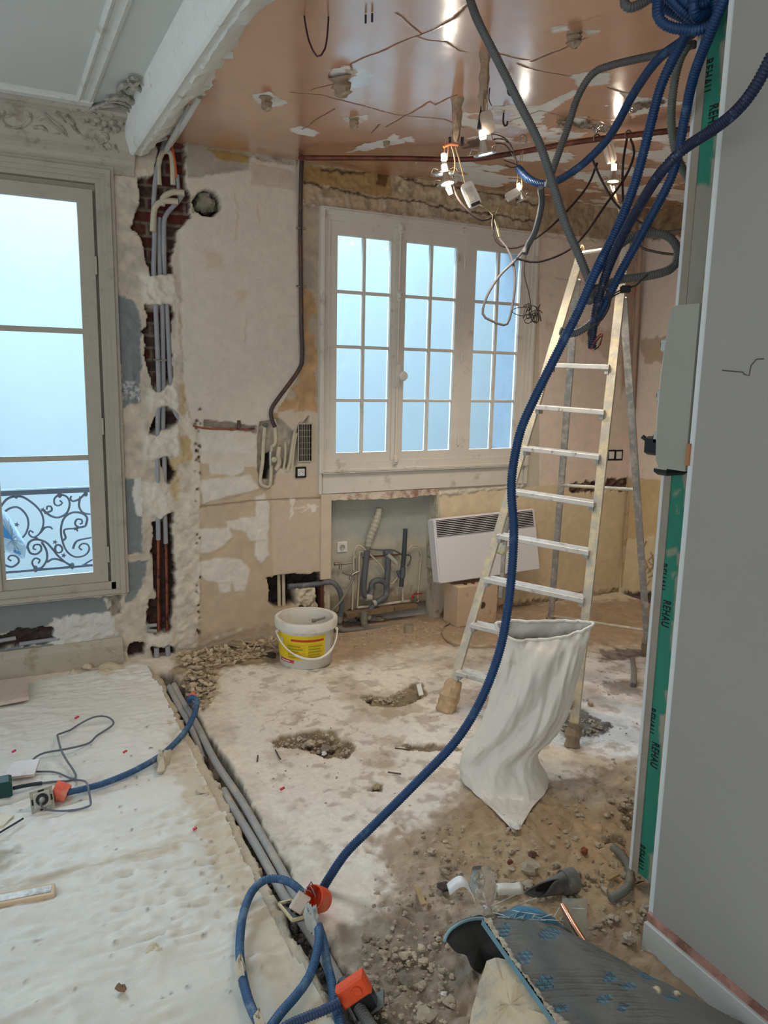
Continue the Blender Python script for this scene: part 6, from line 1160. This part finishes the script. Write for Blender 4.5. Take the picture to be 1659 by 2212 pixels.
# torn paper and chips on the sheet
M_scrap = mat('paper_scrap', (206, 192, 164), .8, .1)
for (x, y, w, h, l, s) in ((336, 2052, 24, 12, 'curled paper scrap in the middle of the wrinkled sheet', 1), (262, 2136, 16, 5, 'brown splinter on the near part of the sheet', 2), (350, 1640, 8, 5, None, 3), (240, 1440, 34, 9, 'pale broken slab at the skirting foot', 4), (225, 1452, 20, 8, 'smaller rubble slab beside the skirting foot', 5), (190, 1440, 12, 6, 'loose chip at the middle of the skirting foot', 6), (160, 1452, 12, 5, 'loose chip at the left of the skirting foot', 7), (440, 1705, 20, 8, 'torn paper flap near the trench edge', 8), (590, 1990, 14, 7, None, 9)):
    if l: solo('paper_scrap' if s in (1, 8) else 'rubble_chip', MB().pillow([onZ(x+w*math.cos(a)*rnd.uniform(.7, 1.1), y+h*math.sin(a)*rnd.uniform(.7, 1.1), .016) for a in np.linspace(0, 2*PI, 11)[:-1]], (0, 0, 1), .012, .006, 3, .5, s), M_scrap if s != 2 else mat('splinter', (130, 104, 78), .9), l, 'scrap' if s in (1, 8) else 'rubble', angle=25)
for k, (x, y) in enumerate(((166, 1550), (270, 1624), (421, 1790), (610, 1704), (30, 1623))):
    solo('red_plastic_chip', MB().bar(onZ(x-4, y+2, .022 if k != 3 else .012), onZ(x+4, y-3, .026 if k != 3 else .014), .008, .006), mat('chip_red', (206, 60, 70), .5), ['red plastic chip farthest back on the paper', 'red plastic chip near the middle of the paper', 'red plastic chip close to the trench on the paper', 'tiny red chip on the bare screed', 'red sliver beside the small tile'][k], 'plastic chip', smooth=False)
# ================================================================== RUBBLE
M_rub = mat('rubble', (176, 160, 136), .95, .25, 8, .5, dirt=(120, 104, 88), dirt_amt=.4, dscale=5)
M_chip = mat('chips', (200, 180, 150), .95, .3, 40, .5, dirt=(130, 108, 86), dirt_amt=.35, dscale=30)
def scatter(n, region, r0, r1, seed, flat=.6, m=None, zoff=0):
    m = m or MB(); rg = random.Random(seed)
    for k in range(n):
        for _ in range(20):
            x, y = region(rg)
            p = onZ(x, y)
            if .85 < p[1] < 4.17 and p[0] < 4.05 and math.hypot(p[0]-cb[0], p[1]-cb[1]) > .175 and math.hypot(p[0]-1.62, p[1]-2.2) > .20: break
        r = r0+(r1-r0)*rg.random()**3; m.rock((p[0], p[1], r*.25+zoff), r, rg.random(), flat, 6, .5)
    return m
def poly_region(px):
    xs, ys_ = [p[0] for p in px], [p[1] for p in px]
    def f(rg):
        for _ in range(60):
            x, y = rg.uniform(min(xs), max(xs)), rg.uniform(min(ys_), max(ys_)); c = False
            for (x1, y1), (x2, y2) in zip(px, px[1:]+px[:1]):
                if (y1 > y) != (y2 > y) and x < (x2-x1)*(y-y1)/(y2-y1)+x1: c = not c
            if c: return x, y
        return x, y
    return f
m = scatter(650, poly_region([(430, 1395), (590, 1362), (700, 1350), (720, 1400), (600, 1420), (470, 1430), (460, 1480), (440, 1540), (410, 1510), (385, 1450)]), .003, .016, 1, .45)
rg = random.Random(9)
for k in range(260):                                     # flat splinters
    x, y = poly_region([(390, 1410), (600, 1365), (600, 1410), (470, 1440), (455, 1520), (415, 1520)])(rg); p = onZ(x, y, .012+rg.random()*.02)
    if math.hypot(p[0]-cb[0], p[1]-cb[1]) < .18: continue
    a = rg.uniform(0, 6.28); l = rg.uniform(.006, .024)
    m.obox(p, ((math.cos(a), math.sin(a), rg.uniform(-.4, .4)), (-math.sin(a), math.cos(a), rg.uniform(-.4, .4)), (0, 0, 1)), (l, rg.uniform(.004, .013), .0025))
props(m.build('plaster_chips', M_chip, None, False), 'heap of plaster chips and splinters along the wall behind the bucket', 'rubble', kind='stuff')
m = scatter(260, poly_region([(730, 1372), (930, 1335), (950, 1350), (1000, 1385), (900, 1400), (740, 1400)]), .003, .014, 2, .45)
props(m.build('plaster_chips', M_chip, None, False), 'fine rubble at the foot of the niche pipes', 'rubble', kind='stuff')
m = scatter(900, poly_region([(760, 1960), (900, 1800), (1050, 1720), (1390, 1620), (1410, 2060), (1250, 2020), (1040, 1960), (960, 2040), (1000, 2240), (780, 2240)]), .002, .009, 3)
m = scatter(70, poly_region([(900, 1850), (1400, 1700), (1410, 2050), (1000, 1960)]), .008, .017, 4, m=m); m = scatter(110, poly_region([(780, 2030), (960, 1990), (1000, 2240), (800, 2240)]), .004, .014, 5, m=m)
props(m.build('rubble', M_rub, None, False), 'scattered rubble and grit on the bare floor in front of the sack', 'rubble', kind='stuff')
m = scatter(500, poly_region([(480, 1460), (900, 1420), (1400, 1380), (1400, 1650), (1000, 1700), (700, 1850), (520, 1640)]), .0015, .006, 6)
m = scatter(90, poly_region([(590, 1605), (700, 1580), (765, 1612), (740, 1640), (650, 1615)]), .003, .012, 7, m=m); m = scatter(50, poly_region([(775, 1510), (830, 1505), (890, 1490), (850, 1525)]), .003, .010, 8, m=m); m = scatter(90, poly_region([(1210, 1550), (1320, 1560), (1300, 1590), (1220, 1600)]), .003, .010, 9, m=m)
props(m.build('grit', mat('grit_pale', (190, 176, 156), .95, .3, 8, .3, dirt=(126, 112, 96), dirt_amt=.4, dscale=5), None, False), 'small grit spread over the pale screed', 'rubble', kind='stuff')
m = scatter(330, poly_region([(382, 1490), (420, 1580), (480, 1680), (560, 1800), (640, 1905), (740, 2060), (700, 2080), (620, 1960), (540, 1800), (470, 1680), (400, 1560)]), .003, .011, 10, zoff=-.045)
props(m.build('trench_rubble', mat('trench_grit', (120, 110, 100), .95, .3, 8, .5), None, False), 'dark crumbs of screed in the floor trench', 'rubble', kind='stuff')
STN = [((1146, 1880), .028, 'pale angular stone behind the flattened grey pipe'), ((1140, 1918), .018, 'brown stone touching the left end of the flattened pipe'), ((1150, 1848), .014, 'small brown stone behind the bottle, right one', (104, 66, 52)), ((1102, 1866), .013, 'rust brown chip behind the clear bottle', (112, 62, 46)), ((1262, 1842), .016, 'orange brown stone on the sandy floor by the wall', (136, 80, 48)), ((958, 1920), .018, 'dark stone left of the white tape', (74, 62, 56)), ((873, 2118), .020, 'grey stone right of the orange square box', (120, 110, 98)),
       ((920, 2196), .018, 'pale stone at the bottom left of the plaster slab'), ((908, 2205), .016, 'smaller pale stone at the bottom edge'), ((958, 2150), .009, 'tiny white stone left of the plaster slab', (214, 208, 196)), ((1356, 2032), .022, 'brown stone by the right plinth'), ((1394, 1965), .014, 'upper grey stone against the right plinth'), ((1300, 1905), .010, 'small stone inside the curve of the grey pipe piece'), ((1040, 1520), .010, 'stone near the wrapped ladder foot'), ((1276, 1524), .016, 'flat stone on the white floor between the ladder legs', (170, 150, 124)),
       ((815, 1702), .016, 'pitted stone alone on the pale screed', (176, 158, 126)), ((700, 1622), .022, 'long grey stone in the hollow of the screed', (140, 130, 116)), ((672, 1608), .018, 'pale lump at the left of the screed hollow', (196, 182, 156)), ((700, 1630), .012, 'white chip at the edge of the screed hollow', (226, 222, 214)), ((626, 1445), .013, 'pebble touching the bucket', (186, 172, 148)), ((515, 1398), .050, 'large flat plaster piece left of the bucket', (150, 132, 108)), ((550, 1395), .040, 'second plaster piece left of the bucket', (176, 152, 120)), ((585, 1420), .026, 'dark stone leaning at the bucket side', (70, 60, 50)), ((820, 1340), .024, 'stone slab between the tee pipe and plastic cup', (196, 176, 144)), ((1110, 1350), .012, None)]
for i, s_ in enumerate(STN):
    if s_[2] is None: continue
    p = onZ(*s_[0]); c = s_[3] if len(s_) > 3 else (168, 154, 132)
    solo('stone', MB().rock((p[0], p[1], s_[1]*.4), s_[1], i*3+1, .65 if s_[1] < .03 else .35, 9, .45), mat('stone_%d_%d_%d' % c, c, .9, .15, 20, .4), s_[2], 'stone', 'loose stones on the floor', angle=20)
# ladder surroundings on the floor
solo('tube_offcut', MB().tube(floorpts([(1366, 1424, .01), (1369, 1450, .016), (1367, 1480, .01)]), .014, 10), mat('pipe_shiny', (150, 150, 152), .3, .1, metal=.5), 'short shiny pipe piece on the floor beside the rear ladder foot', 'pipe')
solo('white_card', MB().obox(onZ(907, 1490, .03), (R2+D2*-.2, (.3, 1, .5), (0, -.5, 1)), (.011, .035, .003)), M_wht, 'small white card sticking up from the screed hollow', 'card', smooth=False)
solo('wire', MB().tube(floorpts([(985, 1340, .01), (960, 1352, .012), (958, 1375, .012), (985, 1392, .012), (1030, 1398, .012), (1070, 1396, .012)]), .005, 7), mat('wire_sand', (170, 146, 116), .6), 'sandy cable on the floor curving behind the front ladder foot', 'cable')
for p, l in (([(595, 1620, .008), (602, 1634, .008), (606, 1640, .01)], 'bent nail on the screed left of the hollow, right one'), ([(557, 1632, .008), (556, 1645, .008)], 'nail on the screed left of the hollow, left one'), ([(853, 1616, .008), (885, 1620, .008)], 'dark twig on the screed crack'), ([(838, 1668, .01), (866, 1672, .012)], 'dark splinter below the screed crack')): solo('nail', MB().tube(floorpts(p), .003, 6, .02), mat('nail_dark', (84, 70, 60), .6), l, 'nail')
for p, w, l in (([(900, 1915), (915, 1955)], .016, 'wood splinter standing on the earth left of the tape'), ([(1312, 1900), (1336, 1888)], .012, 'wooden splinter inside the curve of the grey pipe piece'), ([(985, 1428), (1005, 1470)], .006, None)):
    if l: solo('wood_splinter', MB().bar(onZ(*p[0], .02), onZ(*p[1], .012), w, .008, b=.001), mat('splinter_wood', (170, 142, 104), .9, .2, 20), l, 'splinter', smooth=False)
# grey pipe offcut, flattened pipe, bottle, tapes
fl('pipe_offcut', [(1324, 1830, .02), (1345, 1848, .022), (1358, 1872, .022), (1362, 1895, .022), (1352, 1922, .02), (1318, 1942, .018)], .0135, mat('offcut_grey', (112, 110, 102), .6, .1, dirt=(150, 134, 108), dirt_amt=.3), 'curved grey pipe piece lying by the right wall', 'pipe', corr=.006)
fl('pipe_stub', [(1390, 1745, .02), (1388, 1800, .02), (1380, 1850, .0)], .016, mat('conduit_blue_grey', (132, 136, 148), .6), 'blue grey pipe end beside the green board foot', 'pipe')
t = thing('flattened_pipe', 'flattened dark grey plastic pipe with a gaping slit', 'pipe', onZ(1185, 1925)); c0, c1 = onZ(1170, 1916, .040), onZ(1222, 1905, .034); m = MB(); vs = []; nn = 28; u_ = R2*.93-D2*.37; w_ = R2*.37+D2*.93
for j in range(10):
    q = j/9; ea, eb = .054*(1-q)+.036*q, .0085*(1-q)+.030*q
    for k in range(nn):
        a_ = 2*PI*k/nn; sag = .018*(1-q)*max(0, math.sin(a_))*math.sin((math.cos(a_)+1)*2.2)
        vs.append(c0*(1-q)+c1*q+u_*ea*math.cos(a_)+w_*(eb*math.sin(a_)+sag))
m.add(vs, [(j*nn+k, j*nn+nn+k, j*nn+nn+(k+1) % nn, j*nn+(k+1) % nn) for j in range(9) for k in range(nn)])
o_ = m.build('shell', mat('pipe_ash', (96, 94, 90), .55, .15, 14, .2, dirt=(140, 132, 118), dirt_amt=.3), t, True, 180); md = o_.modifiers.new('th', 'SOLIDIFY'); md.thickness = .004
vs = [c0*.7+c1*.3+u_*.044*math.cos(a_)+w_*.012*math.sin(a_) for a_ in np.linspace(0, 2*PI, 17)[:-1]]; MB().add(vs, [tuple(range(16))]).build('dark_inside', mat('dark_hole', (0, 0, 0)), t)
MB().lathe([(.036, -.01), (.038, .0), (.038, .03), (.030, .032)], c1, 18, c1-c0).build('collar', mat('pipe_ash', (0, 0, 0)), t, True, 60)
M_pet = mat('pet', (236, 238, 236), .08, 0, bump=.25, bscale=40, trans=.96)
c0, c1 = onZ(1056, 1978, .03), onZ(1040, 1905, .05); c1 = atD(1038, 1872, depth(onZ(1048, 1935, .02))); ax = c1-c0; L_ = float(np.linalg.norm(ax)); rg = random.Random(2); ph = [rg.uniform(-.32, .32) for _ in range(400)]
bo = thing('plastic_bottle', 'crushed clear plastic bottle lying on the rubble', 'bottle', c0)
MB().lathe([(.012, 0), (.012, .022), (.014, .026), (.030, .05), (.038, .075), (.036, L_*.62), (.030, L_*.8), (.026, L_*.95), (.004, L_)], c0, 20, ax, lambda j, k: 1+(ph[(j*20+k//3) % 400]*.45 if j > 3 else 0)+(.22*math.sin(k/20*4*PI+1) if j > 4 else 0)).build('body', M_pet, bo, True, 60)
MB().lathe([(.0135, .002), (.0135, .014), (.001, .0145)], c0-ax/L_*.004, 14, ax).build('neck_ring', mat('pet_cap', (214, 206, 190), .3, trans=.5), bo, True)
def strip(pts, w, m, label):
    vs = []
    P = catmull(pts, .006); d = np.array([.25, .97, .0])
    for p in P: vs += [p-d*w/2, p+d*w/2+np.array([0, 0, w*.35])]
    b = MB().add(vs, [(2*i, 2*i+2, 2*i+3, 2*i+1) for i in range(len(P)-1)]); o = solo('tape_strip', b, m, label, 'tape', angle=180); k = o.modifiers.new('t', 'SOLIDIFY'); k.thickness = .0012
strip([onZ(968, 1926, .012), onZ(985, 1912, .03), onZ(1000, 1908, .035), onZ(1014, 1922, .02), onZ(1024, 1942, .006)], .036, mat('tape_white', (226, 226, 224), .4), 'curled white tape strip left of the crushed bottle')
strip([onZ(1072, 1926, .012), onZ(1090, 1924, .014), onZ(1112, 1924, .012), onZ(1128, 1922, .014)], .038, mat('tape_clear', (206, 200, 186), .35), 'frosted tape strip right of the crushed bottle')
# ================================================================== BROKEN BACKER BOARDS, BOTTOM RIGHT
M_bk = vmat('backer_board', .35, 160, .12, 40)
M_xps = mat('foam_blue', (104, 140, 150), .8, .15, 20, .3, dirt=(120, 116, 108), dirt_amt=.3)
A, B, Cc, D_ = onZ(1042, 1985, .135), onZ(1290, 2046, .07), onZ(1780, 2300, .02), onZ(1258, 2290, .16)
BND = [(0, 0), (1, 0), (1, 1), (0, 1)]
def bil(u, v): return A*(1-u)*(1-v)+B*u*(1-v)+Cc*u*v+D_*(1-u)*v
nB = np.cross(B-A, D_-A); nB = nB/np.linalg.norm(nB); nB = nB if nB[2] > 0 else -nB
def place_b(u, v, h):
    u2, v2 = u[..., None], v[..., None]; P = A*(1-u2)*(1-v2)+B*u2*(1-v2)+Cc*u2*v2+D_*(1-u2)*v2
    bend = .03*np.sin(u*PI)*(1-.3*v)+h; e = .012*fbm(v*9, v*3, 4, 2)*(u < .02)
    return P+nB*bend[..., None]+np.array([0, 1., 0])*(.014*fbm(u*10, u*2, 4, 3)*np.clip(1-v*14, 0, 1))[..., None]
def px_b(x, y):
    best = None; r = ray(x, y); t = ((A-CP)@nB)/(r@nB); p = CP+r*t; M2 = np.stack([B-A, D_-A], 1); s, *_ = np.linalg.lstsq(M2, p-A, rcond=None); u, v = s
    for _ in range(25):
        q = bil(u, v); d = np.array(proj(q))-np.array([x, y]); e = 1e-4
        J = np.array([(np.array(proj(bil(u+e, v)))-np.array(proj(q)))/e, (np.array(proj(bil(u, v+e)))-np.array(proj(q)))/e]).T
        s = np.linalg.solve(J, d); u -= s[0]; v -= s[1]
    return np.array([u, v])
H = HF(0, 1, 0, 1, .006, place_b, px_b, (106, 104, 97), .8)
H.h += .0016*np.sin(H.V*260+3*fbm(H.U*4, H.V*4, 3, 1)*2)*np.clip(.5+2*fbm(H.U*5, H.V*5, 3, 4), 0, 1)+.003*fbm(H.U*7, H.V*7, 4, 2); H.c[..., :3] *= (1+.18*fbm(H.U*9, H.V*3, 4, 3)+.10*np.sin(H.V*130)*np.clip(.5+2*fbm(H.U*5, H.V*5, 3, 4), 0, 1))[..., None]
def spot(cx, cy, rx, ry, c=(88, 124, 138)):
    g, m_ = H.paint([(cx+rx*math.cos(a), cy+ry*math.sin(a)) for a in np.linspace(0, 2*PI, 9)[:-1]], c, -.002, amp=.012, soft=.008)
    net = ((np.abs(((H.U[g]*70) % 1)-.5) > .36) | (np.abs(((H.V[g]*70) % 1)-.5) > .36)); H.c[g][..., :3] = np.where((net & (m_ > .5))[..., None], lin((66, 68, 68)), H.c[g][..., :3])
for s_ in ((1088, 2018, 14, 14), (1132, 2074, 17, 12), (1175, 2128, 20, 15), (1206, 2180, 20, 10), (1182, 2038, 26, 12), (1312, 2132, 15, 13), (1352, 2150, 17, 8), (1300, 2174, 17, 8), (1340, 2194, 14, 8), (1400, 2116, 26, 14), (1448, 2172, 18, 8), (1480, 2120, 30, 12), (1360, 2080, 20, 10)): spot(*s_)
H.paint([(1036, 1980), (1054, 1986), (1088, 2036), (1128, 2100), (1182, 2170), (1226, 2212), (1275, 2290), (1240, 2300), (1100, 2110)], (176, 166, 146), .003, amp=.016, soft=.01, tex=.004)
for p in ([(1406, 2152), (1416, 2148), (1424, 2158), (1418, 2166)], [(1452, 2152), (1462, 2150), (1466, 2160), (1456, 2164)]): H.paint(p, (206, 190, 150), .004, amp=.008)
bb = H.build('backer_board', M_bk, kind=None); props(bb, 'large grey ribbed backer board with blue spots at the bottom right', 'board')
n_ = 40; vs = []
for i in range(n_+1):
    t = i/n_; q = bil(0, t)+nB*0; vs += [q, q-nB*.015]
for i in range(n_+1):
    t = i/n_; q = bil(t, 0)+nB*.03*math.sin(t*PI); vs += [q, q-nB*.015]
e = n_+1; MB().add(vs, [(2*i, 2*i+2, 2*i+3, 2*i+1) for i in range(n_)]+[(2*(e+i), 2*(e+i)+2, 2*(e+i)+3, 2*(e+i)+1) for i in range(n_)]).build('foam_edge', M_xps, bb)
vs = [bil(u, v)+nB*(.03*math.sin(u*PI)*(1-.3*v)-.015) for v in np.linspace(0, 1, 9) for u in np.linspace(0, 1, 9)]; MB().add(vs, [(j*9+i, j*9+i+1, j*9+10+i, j*9+9+i) for j in range(8) for i in range(8)]).build('underside', mat('board_under', (74, 74, 72), .9), bb)
# curved board piece with dark inside
dB = depth(onZ(1030, 2095, 0)); cp = [(960, 2032), (966, 2018), (978, 2004), (1000, 1991), (1022, 1985), (1046, 1984)]; ot = cp+[(1075, 2030), (1100, 2075), (1096, 2112), (1060, 2118), (1022, 2098), (1008, 2070), (985, 2062)]
def cpt(x, y): return atD(x, y, dB-.0011*abs(y-2100)*-1-.12*(1-min(1, abs(x-960)/110.)))
cb_ = solo('curved_board', MB().pillow([cpt(*p)+_f*.012 for p in catmull([(x, y, 0) for x, y in ot+ot[:1]], 6) for p in [p[:2]]], _f, .05, .002, 4), mat('board_dark', (52, 54, 52), .85, .2), 'dark curved board piece standing under the edge of the large board', 'board', angle=180)
MB().tube([cpt(*p) for p in cp], .0045, 7, .01).build('foam_edge', mat('foam_pale', (132, 164, 172), .8, .15), cb_, True)
# plaster slab under the board
zz = [(1052, 2072, .10), (1090, 2068, .118), (1140, 2100, .125), (1190, 2165, .13), (1230, 2230, .13), (1240, 2300, .12), (1000, 2300, .0), (1012, 2230, .0), (1030, 2150, .03)]
P = [onZ(x, y, z) for x, y, z in zz]; ctr = sum(P)/len(P); q = []
for a_, b_ in zip(P, P[1:]+P[:1]):
    for t in (0, .33, .66): q.append(a_*(1-t)+b_*t+np.array([rnd.uniform(-.006, .006), rnd.uniform(-.006, .006), rnd.uniform(-.004, .004)]))
nn = np.cross(P[2]-P[0], P[6]-P[0]); nn = nn/np.linalg.norm(nn); nn = nn if nn@(CP-ctr) > 0 else -nn
m = MB(); m.pillow(q, nn, .012, .05, 4, .5, 6); solo('plaster_slab', m, mat('plaster_broken', (196, 178, 148), .9, .12, 16, .6, dirt=(170, 160, 146), dirt_amt=.3), 'broken beige plaster slab propping up the large grey board', 'plaster slab', angle=25)
# blue netting board behind, small board and copper tube
A2 = [onZ(1075, 1975, .06), onZ(1120, 1955, .085), onZ(1165, 1962, .10), (onZ(1205, 1990, .09)), onZ(1235, 2015, .07), onZ(1222, 2040, .05), onZ(1130, 2015, .07)]
q = []
for a_, b_ in zip(A2, A2[1:]+A2[:1]): q += [a_, a_*.5+b_*.5]
nb = solo('blue_board_scrap', MB().pillow(q, (-.1, -.3, .95), .02, .012, 4, .2, 8), mat('scrap_blue', (52, 122, 150), .7, .2, 14, .3, dirt=(104, 104, 100), dirt_amt=.5, dscale=10), 'blue board scrap tangled in glass fibre netting', 'board', angle=180)
M_fib = mat('fibre', (190, 192, 184), .6, .1, bump=0)
rg = random.Random(4)
for k in range(26):
    y0 = rg.uniform(-6, 6); p0 = (rg.uniform(1060, 1200), rg.uniform(1955, 2020)); L_ = rg.uniform(30, 70); an = rg.choice([.45, -.9])+rg.uniform(-.4, .4)
    pts = [onZ(p0[0]+L_*t*math.cos(an), min(2040, p0[1]+L_*t*math.sin(an)*.6), .10+.03*math.sin(t*3.1+k)+rg.uniform(-.01, .01)) for t in (0, .35, .7, 1)]
    MB().tube(pts, .0013, 4, .02).build('fibre_strand', M_fib, nb, True)
slab([(1212, 1970), (1268, 1962), (1264, 2040), (1222, 2045)], .03, .02, mat('board_sand', (150, 142, 122), .85, .15, 14, .3, dirt=(84, 116, 128), dirt_amt=.45), 'small upright sandy board scrap behind the copper tube', 'board_scrap', 'board', (.045, .03, .0, .0))
solo('copper_tube', MB().tube([onZ(1215, 1956, .10), onZ(1240, 2000, .095), onZ(1266, 2040, .085)], .0085, 12, .05), mat('copper_clean', (200, 146, 122), .25, .08, 20, .05, metal=.9), 'short clean copper tube leaning on the board scraps', 'pipe', angle=70)
# loose mechanism where the long tube meets the trench
t = thing('floor_socket', 'cream framed floor socket with pale terminal beside the red box', 'socket', onZ(640, 1970)); cc = onZ(634, 1962, .03); ux = onZ(655, 1950, .03)-cc; ux /= np.linalg.norm(ux); uy = np.array([-ux[1], ux[0], 0]); m = MB(); P0 = [onZ(x, y, .035) for x, y in ((602, 1952), (630, 1945), (660, 1980), (632, 1988))]
for a_, b_ in zip(P0, P0[1:]+P0[:1]): m.bar(a_, b_, .006, .008)
m.build('frame', mat('frame_cream', (206, 190, 150), .5), t); MB().prism([p-np.array([0, 0, .012]) for p in P0], (0, 0, .006)).build('plate', mat('plate_dark', (104, 102, 98), .5, .2), t)
for x, y in ((622, 1956), (632, 1966), (642, 1974)): MB().lathe([(.006, 0), (.006, .010), (.001, .012)], onZ(x, y, .03), 8).build('terminal_screw', M_blk, t, True)
q = onZ(648, 1950, .065); MB().obox(q, (R2*.8+D2*.5, R2*-.5+D2*.8, _f), (.020, .026, .012), .005).build('terminal_block', mat('terminal_cream', (206, 190, 172), .5), t)
for k in range(4): MB().tube([q+np.array([.01, 0, .01]), q+np.array([.02+.006*k, .01, .03+.006*k]), onZ(676+3*k, 1930+4*k, .06)], .0018, 5).build('wire', mat('wire_wine', (110, 52, 60), .5) if k % 2 else mat('wire_pinkish', (200, 160, 140), .5), t, True)
# far end: coral cap and white wall pieces
MB().lathe([(.016, 0), (.018, .03), (.001, .031)], onZ(420, 1510, .02), 14, (-.3, .6, .6)).build('end_cap', mat('box_coral', (0, 0, 0)), fb0, True)
# ================================================================== finish
for o in bpy.data.objects:
    if '_base' in o: del o['_base']
    if o.type == 'MESH' and o.parent is None and 'kind' not in o and 'category' not in o: print('UNTAGGED', o.name)
